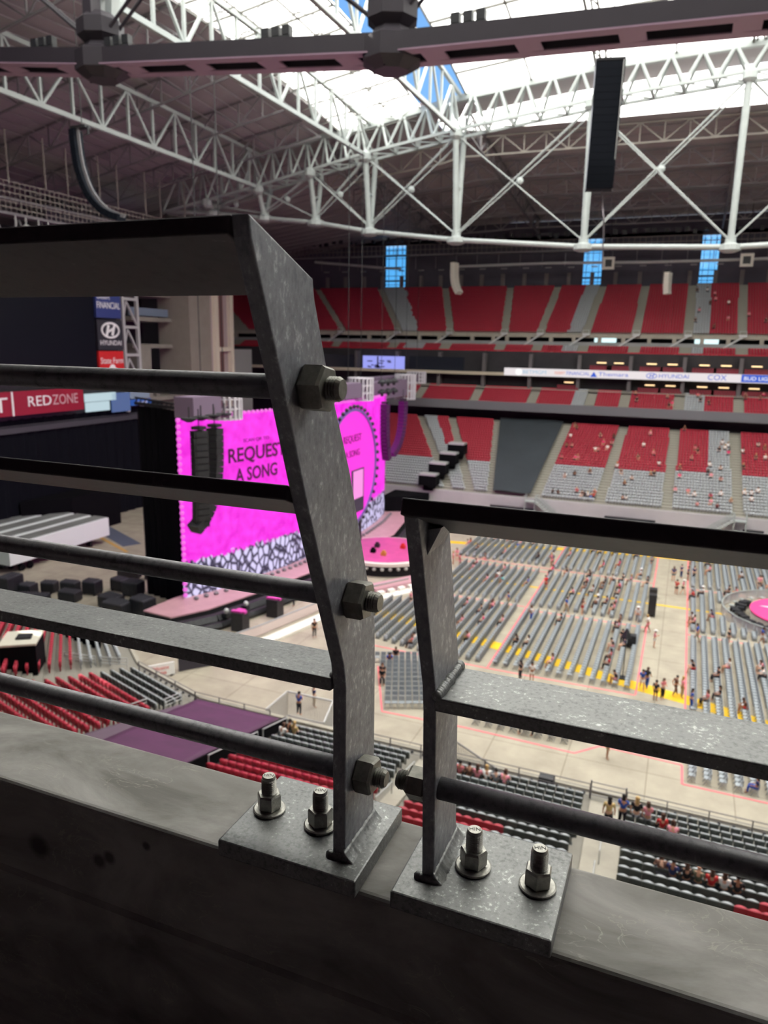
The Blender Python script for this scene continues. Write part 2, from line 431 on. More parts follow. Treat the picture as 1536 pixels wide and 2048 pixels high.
b = MB(); b.box((-0.1505, 0.678, Z0 - 0.560), (0.166, 0.137, 0.0205)); b.build('base_plate', M_galv, gr, bevel=0.0022)
weld(gr, [(-0.213, 0.641, Z0 - .5485), (-0.195, 0.641, Z0 - .5485)], 0.0055)
weld(gr, [(-0.1945, 0.624, Z0 - .3285), (-0.1945, 0.700, Z0 - .329)], 0.0062, 0.6, 0.3)
b = MB(); b.prism([(-0.197, Z0 - .180), (-0.197, Z0 - .155), (-0.184, Z0 - .152)], 'y', 0.585, 0.634); b.build('gusset', M_post, gr)
fillet(gr, -0.197, -0.184, 0.638, 0.725, -0.55)
anchor_bolt(gr, -0.164, 0.679, rot=0.1, letters='HIN')
anchor_bolt(gr, -0.094, 0.677, rot=0.6, letters='HIN')
# ---------------------------------------------------------------- event floor
def floor_material():
    m = bpy.data.materials.new('event_floor_concrete'); m.use_nodes = True; n = m.node_tree; b = n.nodes['Principled BSDF']
    t = n.nodes.new('ShaderNodeTexCoord')
    n1 = n.nodes.new('ShaderNodeTexNoise'); n1.inputs['Scale'].default_value = 0.35; n1.inputs['Detail'].default_value = 8; n1.inputs['Roughness'].default_value = 0.6
    n.links.new(t.outputs['Object'], n1.inputs['Vector'])
    r = n.nodes.new('ShaderNodeValToRGB'); e = r.color_ramp.elements
    e[0].position = 0.3; e[0].color = lin((150, 141, 126)); e[1].position = 0.7; e[1].color = lin((174, 165, 148))
    n.links.new(n1.outputs['Fac'], r.inputs[0])
    br = n.nodes.new('ShaderNodeTexBrick'); br.inputs['Scale'].default_value = 1.0   # cast slabs with dark joints
    br.offset = 0.0; br.inputs['Brick Width'].default_value = 6.1; br.inputs['Row Height'].default_value = 4.6; br.inputs['Mortar Size'].default_value = 0.035
    br.inputs['Color1'].default_value = (1, 1, 1, 1); br.inputs['Color2'].default_value = (0.95, 0.95, 0.95, 1); br.inputs['Mortar'].default_value = (0.55, 0.53, 0.5, 1)
    n.links.new(t.outputs['Object'], br.inputs['Vector'])
    x = n.nodes.new('ShaderNodeMixRGB'); x.blend_type = 'MULTIPLY'; x.inputs[0].default_value = 1
    n.links.new(r.outputs[0], x.inputs[1]); n.links.new(br.outputs[0], x.inputs[2])
    n.links.new(x.outputs[0], b.inputs['Base Color']); b.inputs['Roughness'].default_value = 0.7
    return m
b = MB(); b.box((-40, 86, -0.25), (220, 300, 0.5)); struct(b.build('floor', floor_material()))
M_pinktape = mat('pink_floor_tape', (238, 112, 124), 0.7)
M_yellow = mat('yellow_floor_cover', (236, 190, 30), 0.7, var=0.15, scale=0.8)
def strip(b, pts, wd, z=0.012):
    for a, c in zip(pts, pts[1:]): b.bar((a[0], a[1], z), (c[0], c[1], z), wd, 0.02)
TAPE = [[(-16.2, 68.8), (-16.2, 121)], [(-1.75, 68.8), (-1.75, 121)], [(2.65, 66.5), (2.65, 121)],
        [(-33, 69.3), (-16, 68.6), (-1.75, 68.6)], [(-16.2, 87.4), (-1.75, 87.4)], [(-31, 88.9), (-16.4, 88.4)], [(-30, 106.9), (-1.75, 105.6)], [(-30.5, 104.9), (-16.2, 104.4)],
        [(-26.5, 64.4), (-22.5, 55.8), (-14.9, 56.1), (-5.6, 55.8), (-3.8, 57.8), (2.5, 57.5), (2.55, 54.7), (12, 54.6)], [(2.65, 87.2), (9, 87.0)], [(2.65, 105.2), (16, 105.0)]]
for i, l in enumerate(TAPE):
    b = MB(); strip(b, l, 0.16); struct(b.build('trim_%d' % (i + 1), M_pinktape))
YEL = [([(-40, 80.2), (-32.8, 78.6), (-25.9, 77.0), (-20.5, 75.6), (-7.9, 72.6), (-2.9, 71.0), (3.9, 69.3), (9.4, 67.4), (16, 64.5)], 1.9),
       ([(-31, 97.0), (8, 96.4)], 0.5), ([(-36, 114.2), (-26, 116.0), (-16, 118.6), (-3, 120.5), (12, 121.6)], 1.5)]
for i, (l, wd) in enumerate(YEL):
    b = MB(); strip(b, l, wd, 0.006); struct(b.build('trim_%d' % (20 + i), M_yellow))

# ---------------------------------------------------------------- seats
def seat_lo(kind):
    """one stadium seat at the origin facing +y: folded pan, curved back, foot; (verts, faces)"""
    b = MB()
    if kind == 'seat':
        b.box((0, -0.10, 0.64), (0.47, 0.05, 0.44)); b.box((0, 0.0, 0.63), (0.45, 0.11, 0.42)); b.box((0, -0.05, 0.21), (0.06, 0.10, 0.42))
    else:
        b.box((0, -0.25, 0.82), (0.50, 0.04, 0.44)); b.box((0, 0.0, 0.55), (0.50, 0.50, 0.04)); b.box((-0.25, 0.0, 0.27), (0.03, 0.48, 0.54)); b.box((0.25, 0.0, 0.27), (0.03, 0.48, 0.54))
    return np.array(b.v), b.f
def mass(name, items, kind, mats, label, cat):
    """items: (x, y, z, angle, material index) -> one mesh holding every far seat"""
    V0, F0 = seat_lo(kind); n = len(V0); it = np.array(items)
    ca, sa = np.cos(it[:, 3]), np.sin(it[:, 3])
    X = ca[:, None] * V0[None, :, 0] - sa[:, None] * V0[None, :, 1] + it[:, 0:1]
    Y = sa[:, None] * V0[None, :, 0] + ca[:, None] * V0[None, :, 1] + it[:, 1:2]
    Z = V0[None, :, 2] + it[:, 2:3]
    V = np.stack([X, Y, Z], -1).reshape(-1, 3)
    Fb = np.array(F0); F = (Fb[None] + (np.arange(len(it)) * n)[:, None, None]).reshape(-1, 4)
    me = bpy.data.meshes.new(name)
    me.vertices.add(len(V)); me.vertices.foreach_set('co', V.ravel())
    me.loops.add(F.size); me.loops.foreach_set('vertex_index', F.ravel())
    me.polygons.add(len(F)); me.polygons.foreach_set('loop_start', np.arange(len(F)) * 4)
    me.polygons.foreach_set('material_index', (np.where((it[:, 4:5] == 2) & (np.arange(len(Fb))[None] // 6 == 1) & (kind == 'seat'), 3, it[:, 4:5])).astype(int).ravel())
    for q in mats: me.materials.append(q)
    me.update(calc_edges=True); me.validate()
    o = bpy.data.objects.new(name, me); COL.objects.link(o)
    return tag(o, label, cat, kind='stuff')
def curved_shell(b, y0, bow, z0, z1, wd, th, tilt=0.0, n=6):
    """seat shell: curved in plan, rounded at the top"""
    P = []
    for zz in (z0, (z0 + z1) / 2, z1):
        for side in (0, 1):
            for i in range(n + 1):
                u = -1 + 2 * i / n; zt = zz - (0.035 * u * u * (zz == z1))
                P.append((u * wd / 2, y0 + bow * u * u + (th if side else 0) + tilt * (zz - z0), zt))
    m_ = n + 1; F = []
    for k in range(2):
        for i in range(n):
            a = k * 2 * m_ + i; F.append((a, a + 1, a + 1 + 2 * m_, a + 2 * m_))
            a += m_; F.append((a + 1, a, a + 2 * m_, a + 1 + 2 * m_))
        for i in (0, n):
            a = k * 2 * m_ + i; F.append((a, a + m_, a + 3 * m_, a + 2 * m_))
    for k in (0, 2):
        for i in range(n):
            a = k * 2 * m_ + i; F.append((a, a + 1, a + 1 + m_, a + m_))
    return b.add(P, F)
SEATS = []      # x, y, z, angle, colour (0 red, 1 grey, 2 charcoal), block, row, index in row, seats in row
def block(nm, F0, F1, B0, B1, n, z0, rise, face, colour, pitch=0.515, skip=None):
    for k in range(n):
        t = k / max(1, n - 1)
        a = Vector((F0[0] + (B0[0] - F0[0]) * t, F0[1] + (B0[1] - F0[1]) * t)); c = Vector((F1[0] + (B1[0] - F1[0]) * t, F1[1] + (B1[1] - F1[1]) * t))
        d = c - a; L = d.length; m_ = int((L - 0.3) / pitch)
        if m_ < 1: continue
        ang = math.atan2(d.y, d.x)
        if face < 0: ang += math.pi
        for i in range(m_):
            s = (0.15 + pitch * (i + 0.5) + (L - 0.3 - m_ * pitch) / 2) / L
            if skip and skip(k, s): continue
            p = a + d * s
            SEATS.append((p.x, p.y, z0 + rise * k, ang, colour(k, s), nm, k, i, m_))
def steps(name, rows, front_drop, m):
    """terraces: rows is a list of (polyline, z); a tread behind each riser"""
    b = MB(); prev = None
    for (pl, z) in rows:
        q = [(x, y, z) for x, y in pl]
        if prev is None:
            for i in range(len(q) - 1): b.quad((q[i][0], q[i][1], front_drop), (q[i + 1][0], q[i + 1][1], front_drop), q[i + 1], q[i])
        else:
            for i in range(len(q) - 1):
                pz = prev[0][2]
                u, v = (q[i][0], q[i][1], pz), (q[i + 1][0], q[i + 1][1], pz)
                b.quad(prev[i], prev[i + 1], v, u); b.quad(u, v, q[i + 1], q[i])
        prev = q
    return struct(b.build(name, m))

# near lower bowl: rows step back towards the viewer, straight in the middle, bent round the corner on the left
NT, NR, NZ, NF = 0.86, 0.20, 7.0, 38.15
def near_y(k): return NF - NT * k
def near_poly(k, off=0.0):
    e = off
    return [(-48 - 0.3 * k, 49.2 - 0.42 * k - e), (-38.1 - 0.2 * k, 41.1 - 0.82 * k - e), (-30.1, near_y(k) + 0.15 - e), (-22.3, near_y(k) - e), (22, near_y(k) - e)]
rows = [(near_poly(k, -0.35 if k else -1.5), NZ + NR * k) for k in range(26)]
steps('floor_near_stand', rows, 0.0, M_concd)
b = MB()
for i in range(4):
    a, c = near_poly(0, -1.7)[i], near_poly(0, -1.7)[i + 1]
    b.bar((a[0], a[1], 3.55), (c[0], c[1], 3.55), 0.3, 7.2)
struct(b.build('wall_near_stand', M_conc))
red = lambda k, s: 0
block('R', (-1.1, near_y(0)), (20, near_y(0)), (-0.9, near_y(13)), (20, near_y(13)), 14, NZ, NR, 1, lambda k, s: 0 if (k >= 10 and s > 0.235 + 0.0 * k) or (k == 9 and 0.28 < s) else 2)
block('M', (-12.1, near_y(0)), (-2.9, near_y(0)), (-11.4, near_y(13)), (-2.5, near_y(13)), 14, NZ, NR, 1, lambda k, s: 0 if (k >= 8 and s < 0.62 - 0.06 * (k - 8) + 0.3 * (k > 9)) else 2)
block('L', (-22.0, near_y(0)), (-13.2, near_y(0)), (-22.3, near_y(13)), (-12.4, near_y(13)), 14, NZ, NR, 1, lambda k, s: 0 if k >= 7 else 2)
def lerp2(a, c, t): return (a[0] + (c[0] - a[0]) * t, a[1] + (c[1] - a[1]) * t)
n0, n16 = near_poly(0), near_poly(17)
block('C', lerp2(n0[1], n0[2], 0.10), lerp2(n0[1], n0[2], 0.97), lerp2(n16[1], n16[2], 0.08), lerp2(n16[1], n16[2], 0.97), 18, NZ, NR, 1, lambda k, s: 0 if k >= 4 else 2)
block('E', lerp2(n0[0], n0[1], 0.05), lerp2(n0[0], n0[1], 0.90), lerp2(n16[0], n16[1], 0.03), lerp2(n16[0], n16[1], 0.93), 18, NZ, NR, 1, lambda k, s: 0 if (k >= 6 or (k == 5 and s > .5)) else 1)

# far lower bowl
M_tier = mat('far_terrace_concrete', (150, 146, 136), 0.9)
FX = [20.5, 9.6, -1.4, -12.5, -23.7, -31.9, -36.2, -40.5, -54, -68]
BX = [20.5, 9.1, -1.7, -11.4, -22.6, -37.4, -47.7, -55.0, -72, -90]
FY, FZ, FTR, FRI, FN = 131.6, 5.5, 0.86, 0.365, 30
steps('floor_far_stand', [([(-75, FY + FTR * k - 0.35), (24, FY + FTR * k - 0.35)], FZ + FRI * k) for k in range(FN + 1)], 0.0, M_tier)
def far_col(i):
    def f(k, s):
        if k < 12 + (i < 2) - (i > 4): return 1
        if i == 1 and s > 0.58: return 1
        if i == 6 and s < 0.62 - 0.004 * k: return 1
        return 0
    return f
yb = FY + FTR * (FN - 1)
for i in range(len(FX) - 1):
    if i == 4: continue                      # this section lies under a dark cover
    wa = 0.62
    block('far%d' % i, (FX[i + 1] + wa, FY), (FX[i] - wa, FY), (BX[i + 1] + wa, yb), (BX[i] - wa, yb), FN, FZ, FRI, -1, far_col(i), 0.52)
# club deck above it
M_fascia = mat('dark_grey_fascia', (104, 103, 108), 0.6)
CX = [20.5, 9.4, -1.5, -11.8, -18.6, -30.5, -43, -56, -68]
CN, CY, CZ = 8, 156.2, 20.0
b = MB(); b.box((-24, 155.0, 19.85), (100, 0.5, 1.8)); struct(b.build('trim_31', M_fascia))
steps('floor_club_deck', [([(-75, CY + 0.84 * k - 0.5), (24, CY + 0.84 * k - 0.5)], CZ + 0.40 * k) for k in range(CN + 2)], 19.0, M_tier)
def club_col(i):
    return lambda k, s: 1 if (i == 1 and s > 0.0 and s < 0.40) or (i == 4 and s > 0.70) else 0
for i in range(len(CX) - 1):
    block('club%d' % i, (CX[i + 1] + 0.7, CY), (CX[i] - 0.7, CY), (CX[i + 1] + 0.7, CY + 0.84 * 7), (CX[i] - 0.7, CY + 0.84 * 7), CN, CZ, 0.40, -1, club_col(i), 0.52)
# slim tier above the ring, then the upper deck
steps('floor_loge_tier', [([(-112, 166.6 + 0.9 * k - 0.4), (24, 166.6 + 0.9 * k - 0.4)], 31.0 + 0.42 * k) for k in range(5)], 30.3, M_tier)
UF = [20.3, 9.1, -1.3, -11.6, -22.1, -32.1, -40.3, -53.4, -66.5, -81.6, -96, -110]
UB = [20.6, 9.2, -1.5, -11.9, -21.7, -32.5, -44.5, -61.9, -80.4, -99.6, -118, -135]
for i in range(len(UF) - 1):
    block('loge%d' % i, (UF[i + 1] + 0.9, 166.6), (UF[i] - 0.9, 166.6), (UF[i + 1] + 0.9, 168.4), (UF[i] - 0.9, 168.4), 3, 31.0, 0.42, -1,
          (lambda k, s, i=i: 1 if (i == 4 and s > .6) or (i == 1 and s < .3) or (i == 7 and s < .6 and s > .2) else 0), 0.55)
UN, UY, UZ, UTR, URI = 26, 171.0, 35.2, 0.86, 0.45
steps('floor_upper_deck', [([(-138, UY + UTR * k - 0.5), (24, UY + UTR * k - 0.5)], UZ + URI * k) for k in range(UN + 1)], 34.4, M_tier)
def up_col(i):
    return lambda k, s: 1 if (i == 1 and s < .38) or (i == 4 and s > .62 + 0.004 * (k % 3)) or (i == 7 and s < .36 + .03 * ((k // 4) % 2)) else 0
for i in range(len(UF) - 1):
    block('up%d' % i, (UF[i + 1] + 0.65, UY), (UF[i] - 0.65, UY), (UB[i + 1] + 0.65, UY + UTR * 25), (UB[i] - 0.65, UY + UTR * 25), UN, UZ, URI, -1, up_col(i), 0.53)

# nearest visible seats as single things, the rest as one mass
def in_view(p, m_=10):
    x, y, z = screen_xy(p)
    return z > 0 and -m_ < x < 1536 + m_ and -m_ < y < 2048 + m_ and (32 - p[2]) < 0.815 * p[1] - 0.2
cand = []
for q in SEATS:
    if q[5] in 'RMLCE' and in_view((q[0], q[1], q[2] + 0.75)):
        cand.append(((Vector(q[:3]) - EYE).length, q))
cand.sort(key=lambda e: e[0])
near_set = [q for _, q in cand[:300]]
near_ids = set((q[5], q[6], q[7]) for q in near_set)
SM = [M_red, M_grey, M_char]; SN = ['red', 'pale grey', 'charcoal']
def seat_proto(ci):
    b = MB(); curved_shell(b, -0.14, 0.05, 0.44, 0.86, 0.512, 0.035, -0.06); b.box((0, -0.06, 0.2), (0.05, 0.10, 0.46)); b.box((0, -0.02, 0.01), (0.14, 0.2, 0.02))
    s = b.build('stadium_seat', SM[ci], smooth=False)
    b = MB(); lens = [(-.245 + .049 * i, -.075) for i in range(11)] + [(.245 - .049 * i, -.07 + .115 * math.sin(math.pi * i / 10)) for i in range(11)]
    b.prism(lens, 'z', .42, .842); p = b.build('seat_pan', M_pan if ci == 2 else SM[ci], s)
    return s
protos = {}
where = {'R': 'in the block right of the nearest aisle', 'M': 'in the block between both aisles', 'L': 'in the block right of the tarp', 'C': 'in the corner block beyond the tarp', 'E': 'in the far left corner block'}
for q in near_set:
    ci = q[4]
    if ci not in protos: o = protos[ci] = seat_proto(ci)
    else: o = copy_tree(protos[ci])
    o.location = q[:3]; o.rotation_euler.z = q[3]
    i = q[7] + 1
    tag(o, '%s stadium seat, %s from left, row %d, %s' % (SN[ci], ordinal(i), q[6] + 1, where[q[5]]), 'seat', 'stadium seats in the near stand')
mass('stadium_seats', [(q[0], q[1], q[2], q[3], q[4]) for q in SEATS if (q[5], q[6], q[7]) not in near_ids], 'seat', SM + [M_pan], 'rows of red and grey stadium seats filling the stands around the floor', 'seats')

# ---------------------------------------------------------------- folding chairs on the floor
CH = []
def chair_rows(nm, x0, x1, y0, y1, pitch=1.08, skip=None, yfun=None):
    n = int((x1 - x0) / pitch + 0.001) + 1
    for r_ in range(n):
        x = x0 + r_ * pitch; ya, yc = yfun(x) if yfun else (y0, y1)
        m_ = int((yc - ya) / 0.645)
        for i in range(m_):
            y = ya + 0.645 * (i + 0.5)
            if skip and skip(x, y): continue
            CH.append((x, y, 0.0, math.pi / 2, 0, nm, r_, i, m_))
chair_rows('near middle', -15.6, -2.3, 69.2, 86.8)
chair_rows('centre middle', -15.6, -2.3, 88.9, 104.2)
chair_rows('far middle', -15.6, -2.3, 106.6, 121)
lf = lambda x: max(0.0, (-24.0 - x)) * 0.25
chair_rows('near left', -32.6, -17.0, 70, 87, yfun=lambda x: (69.6 if x > -24 else 69.6 + lf(x), 87.8 - lf(x) * 2.0))
chair_rows('centre left', -28.5, -17.0, 89.4, 104.2)
chair_rows('far left', -30.5, -17.0, 107.2, 119)
bst = lambda x, y: (x - 15.6) ** 2 / 9.6 ** 2 + (y - 97.3) ** 2 / 9.3 ** 2 < 1
chair_rows('near right', 3.3, 18, 66.6, 86.6, yfun=lambda x: (66.8 - 0.45 * (x - 3), 86.6))
chair_rows('centre right', 3.3, 18, 88.2, 104.6, skip=bst)
chair_rows('far right', 3.3, 22, 106.0, 121)
chair_rows('front right', 3.2, 12, 55.1, 61)
chair_rows('front middle', -14.2, -6.3, 56.8, 60.5, skip=lambda x, y: y > 58.6 and False)
# the angled block behind the posts
d0 = Vector((math.cos(R(24)), math.sin(R(24))))
for k in range(11):
    for i in range(18):
        p = Vector((-30.5, 63.8)) + d0 * (0.64 * i) + Vector((0.35, -0.92)) * k * 1.0
        # clip to the taped polygon
        if p.x < -29 or p.y < 56.6 + max(0, (-22.4 - p.x)) * 1.9 * (p.x < -22.4) or p.x > -15.2: continue
        CH.append((p.x, p.y, 0.0, R(24) + R(90) + R(90), 0, 'angled', k, i, 18))
cand = [((Vector(q[:3]) - EYE).length, q) for q in CH if in_view((q[0], q[1], 0.6))]
cand.sort(key=lambda e: e[0])
near_ch = [q for _, q in cand[:300]]
ids = set((q[5], q[6], q[7]) for q in near_ch)
M_chair = mat('grey_chair_plastic', (150, 156, 162), 0.5)
M_chairleg = mat('chair_leg_metal', (110, 114, 118), 0.4, 0.4)
b = MB(); b.box((0, -0.25, 0.83), (0.52, 0.04, 0.42)); b.box((0, 0.0, 0.56), (0.52, 0.50, 0.04))
b.bar((-0.25, -0.26, 1.05), (-0.25, 0.28, 0.0), 0.03); b.bar((0.25, -0.26, 1.05), (0.25, 0.28, 0.0), 0.03); b.bar((-0.22, 0.22, 0.56), (-0.22, -0.3, 0.0), 0.03); b.bar((0.22, 0.22, 0.56), (0.22, -0.3, 0.0), 0.03)
fc = b.build('folding_chair', M_chair)
cw = {'near middle': 'of the nearest block left of the aisle', 'near right': 'of the nearest block right of the aisle', 'near left': 'of the block by the stage', 'front right': 'of the block under the right rail', 'front middle': 'of the short foremost block', 'angled': 'of the slanted block', 'centre middle': 'of the middle left block', 'centre right': 'of the middle right block'}
for j, q in enumerate(near_ch):
    o = fc if j == 0 else fc.copy()
    if j: COL.objects.link(o)
    o.location = q[:3]; o.rotation_euler.z = q[3]
    tag(o, 'grey chair %d from near end, row %d %s' % (q[7] + 1, q[6] + 1, cw.get(q[5], 'of the ' + q[5] + ' block')), 'chair', 'folding chairs on the event floor')
mass('folding_chairs', [q[:5] for q in CH if (q[5], q[6], q[7]) not in ids], 'chair', [M_chair], 'long rows of grey folding chairs across the event floor facing the stage', 'chairs')
# ---------------------------------------------------------------- far side: walls, suites, boards
b = MB(); b.box((-26, 130.6, 2.75), (104, 0.5, 5.5)); struct(b.build('wall_far', mat('far_field_wall', (176, 170, 174), 0.8, var=0.1, scale=0.3)))
M_fence = mat('dark_mesh_fence', (66, 68, 74), 0.7)
for i, (x0, x1) in enumerate(((-31.5, -23.5), (-11.2, -3.0), (10.5, 13.5))):
    f = thing('fence', ((x0 + x1) / 2, 129.4, 0), ('dark mesh fence under the black covered seats along the far wall', 'dark mesh fence in the middle of the far field wall', 'dark mesh fence right of the right hand stairs at the far wall')[i], 'fence', 'mesh fences along the far wall')
    b = MB(); b.box(((x0 + x1) / 2, 129.4, 2.5), (x1 - x0, 0.08, 2.6)); b.build('mesh_panel', M_fence, f)
    b = MB(); k = int((x1 - x0) / 2)
    for j in range(k + 1): b.cyl((x0 + (x1 - x0) * j / k, 129.3, 0), (x0 + (x1 - x0) * j / k, 129.3, 3.9), 0.06, 6)
    b.bar((x0, 129.3, 3.85), (x1, 129.3, 3.85), 0.1); b.build('frame', M_dark, f)
for i, (xa, xb, lab) in enumerate(((-23.2, -17.0, 'white portable stairs down from the far stand beside the black covered seats'), (8.9, 2.2, 'white portable stairs down from the far stand on the right'))):
    s = thing('stair_unit', ((xa + xb) / 2, 129.3, 0), lab, 'stairs', 'portable stairs on the far side')
    b = MB()
    for j in range(14): b.box((xa + (xb - xa) * (j + .5) / 14, 129.3, 5.4 - 5.0 * (j + 1) / 14), (abs(xb - xa) / 14 + .05, 1.5, 0.12))
    b.build('treads', M_rail, s)
    for dy in (-0.75, 0.75):
        b = MB(); b.bar((xa, 129.3 + dy, 6.4), (xb, 129.3 + dy, 1.1), 0.12); b.bar((xa, 129.3 + dy, 5.7), (xb, 129.3 + dy, 0.5), 0.12); b.bar((xa, 129.3 + dy, 5.2), (xb, 129.3 + dy, 0.1), 0.2)
        b.build('handrail', M_white, s)
    b = MB()
    sg = 1 if xa > xb else -1
    for u in (0, 1.8):
        for dy in (-0.7, 0.7): b.bar((xa + sg * (u + 0.1), 129.3 + dy, 0), (xa + sg * (u + 0.1), 129.3 + dy, 6.4), 0.14)
    for z in (1.6, 3.4, 5.2): b.box((xa + sg * 1.0, 129.3, z), (2.0, 1.5, 0.14))
    b.build('landing_frame', M_white, s)
# dark cover on one block of seats
M_cover = mat('dark_seat_cover', (54, 60, 66), 0.7, var=0.25, scale=0.12)
b = MB(); n = 10
P = []; F = []
for k in range(n + 1):
    t = k / n
    for u in range(n + 1):
        s_ = u / n; x = (FX[5] + (BX[5] - FX[5]) * t + 0.4) * (1 - s_) + (FX[4] + (BX[4] - FX[4]) * t - 0.9) * s_
        P.append((x, FY - 0.7 + 26.2 * t, FZ + 0.75 + 10.9 * t + 0.08 * math.sin(7 * s_ + 3 * t)))
for k in range(n):
    for u in range(n): a = k * (n + 1) + u; F.append((a, a + 1, a + n + 2, a + n + 1))
b.add(P, F); o = b.build('seat_cover', M_cover)
md = o.modifiers.new('thickness', 'SOLIDIFY'); md.thickness = 0.06
tag(o, 'dark charcoal sheet covering one whole block of far lower seats', 'seat cover')

# concourse behind the lower bowl, suites, ribbon board, ring
M_suite = mat('suite_interior', (48, 44, 48), 0.8, var=0.3, scale=0.5)
M_warm = mat('suite_lamp', (255, 214, 160), 0.5, emit=1.6)
M_suitec = mat('red_suite_seat', (120, 28, 44), 0.6)
b = MB(); b.box((-26, 160.5, 17.2), (104, 0.4, 4.0)); struct(b.build('wall_lower_concourse', M_suite))
b = MB(); b.box((-26, 160.0, 19.0), (104, 9.5, 0.25)); struct(b.build('ceiling_lower_concourse', M_concd))
b = MB(); b.box((-26, 157.7, 16.25), (104, 0.15, 0.6)); struct(b.build('trim_32', M_concd))
b = MB(); b.box((-40, 164.6, 27.2), (160, 0.3, 8.0)); struct(b.build('wall_suites', M_suite))
b = MB(); b.box((-40, 163.2, 23.3), (160, 3.2, 0.3)); struct(b.build('floor_suite_level', M_concd))
b = MB(); b.box((-40, 163.0, 26.25), (160, 3.4, 0.5)); struct(b.build('floor_upper_suite_level', M_concd))
b = MB(); b.box((-75, 161.2, 26.35), (75, 0.5, 0.65)); struct(b.build('trim_33', mat('tan_fascia', (188, 176, 156), 0.8)))
b = MB()
for i in range(10): b.box((19.5 - i * 10.35, 162.6, 25.0), (0.7, 1.6, 3.3)); b.box((19.5 - i * 10.35, 162.9, 28.6), (0.7, 1.6, 4.2))
struct(b.build('wall_suite_divider', mat('suite_divider', (96, 90, 92), 0.8)))
sl = 0
for lv, (z, xs) in enumerate(((29.2, [16.5, 12, 6.5, 2.5, -3.5, -7.5, -14, -17.5]), (24.9, [16.5, 12, 6.5, 2.5, -3.5, -7.5, -24]))):
    for j, x in enumerate(xs):
        b = MB(); b.box((x, 163.6, z), (1.9, 0.5, 0.22)); o = b.build('suite_light', M_warm)
        tag(o, 'warm strip light in the %s suite row, %s from the right' % (('upper', 'lower')[lv], ordinal(j + 1)), 'light', 'lights in the far suites')
        b = MB()
        for i in range(9): b.box((x - 2.0 + i * 0.5, 161.9, z - 1.25), (0.42, 0.35, 0.55)); b.box((x - 2.0 + i * 0.5, 162.3, z - 0.9), (0.42, 0.12, 0.75))
        o = b.build('suite_seats', M_suitec); tag(o, 'row of dark red seats in the %s suite row, %s from the right' % (('upper', 'lower')[lv], ordinal(j + 1)), 'seats', 'seats in the far suites', 'stuff')
# ribbon board with sponsors
def emis(name, rgb, s):
    m = bpy.data.materials.new(name); m.use_nodes = True; n = m.node_tree; b_ = n.nodes['Principled BSDF']
    b_.inputs['Base Color'].default_value = (0.02, 0.02, 0.02, 1); b_.inputs['Emission Color'].default_value = lin(rgb); b_.inputs['Emission Strength'].default_value = s / 2 ** EXPO
    return m
M_ledw = emis('ribbon_white', (248, 240, 242), 0.85)
M_blue = emis('ribbon_blue', (40, 92, 214), 0.9); M_orange = emis('ribbon_orange', (236, 110, 40), 0.9); M_lblue = emis('ribbon_pale_blue', (150, 196, 228), 0.9); M_pwhite = emis('ribbon_letter_white', (255, 255, 255), 1.0)
rb = thing('ribbon_board', (-8, 160.9, 26.05), 'long white advertising ribbon board across the far suites', 'display')
b = MB(); b.box((-7.4, 161.0, 26.9), (60.4, 0.4, 1.6)); b.build('screen', M_ledw, rb)
LX, LUP = (1, 0, 0), (0, 0, 1)
def ledt(t, x, wdt, m, sz=1.15, z=26.9, dy=160.77): return lettering(t, sz, (x, dy, z), LX, LUP, m, rb, wdt)
ledt('BETMGM', -31.0, 5.0, M_lblue); ledt('DESERT', -25.6, 2.2, M_orange, 0.8); ledt('FINANCIAL', -21.8, 4.8, M_blue, 1.1)
ledt('Themara', -14.7, 6.0, M_blue); ledt('HYUNDAI', -3.0, 5.6, M_blue); ledt('COX', 5.0, 3.4, M_blue, 1.5)
b = MB(); b.box((12.6, 160.77, 26.95), (6.6, 0.04, 1.45)); b.build('blue_panel', M_blue, rb)
ledt('BUD LIGHT', 12.6, 5.6, M_pwhite, 1.0, dy=160.72)
b = MB(); b.lathe((-34.4, 160.76, 26.9), [(0.75, -0.03), (0.75, 0.03)], 16, Matrix.Rotation(R(90), 3, 'X')); b.build('emblem', M_pwhite, rb)
b = MB()
for i in range(16):
    a0, a1 = 2 * math.pi * i / 16, 2 * math.pi * (i + 1) / 16
    b.bar((-7.2 + 1.0 * math.cos(a0), 160.76, 26.9 + 0.5 * math.sin(a0)), (-7.2 + 1.0 * math.cos(a1), 160.76, 26.9 + 0.5 * math.sin(a1)), 0.06, 0.14)
b.bar((-7.6, 160.76, 26.55), (-7.35, 160.76, 27.2), 0.06, 0.16); b.bar((-7.0, 160.76, 26.55), (-6.75, 160.76, 27.25), 0.06, 0.16); b.bar((-7.5, 160.76, 26.85), (-6.9, 160.76, 26.95), 0.06, 0.14)
b.build('emblem', M_blue, rb)
b = MB(); b.add([(-19.3, 160.76, 26.3), (-17.9, 160.76, 26.3), (-18.6, 160.76, 27.4)], [(0, 1, 2)]); b.add([(-19.3, 160.74, 26.3), (-17.9, 160.74, 26.3), (-18.6, 160.74, 27.4)], [(0, 1, 2)]); b.build('emblem', M_blue, rb)
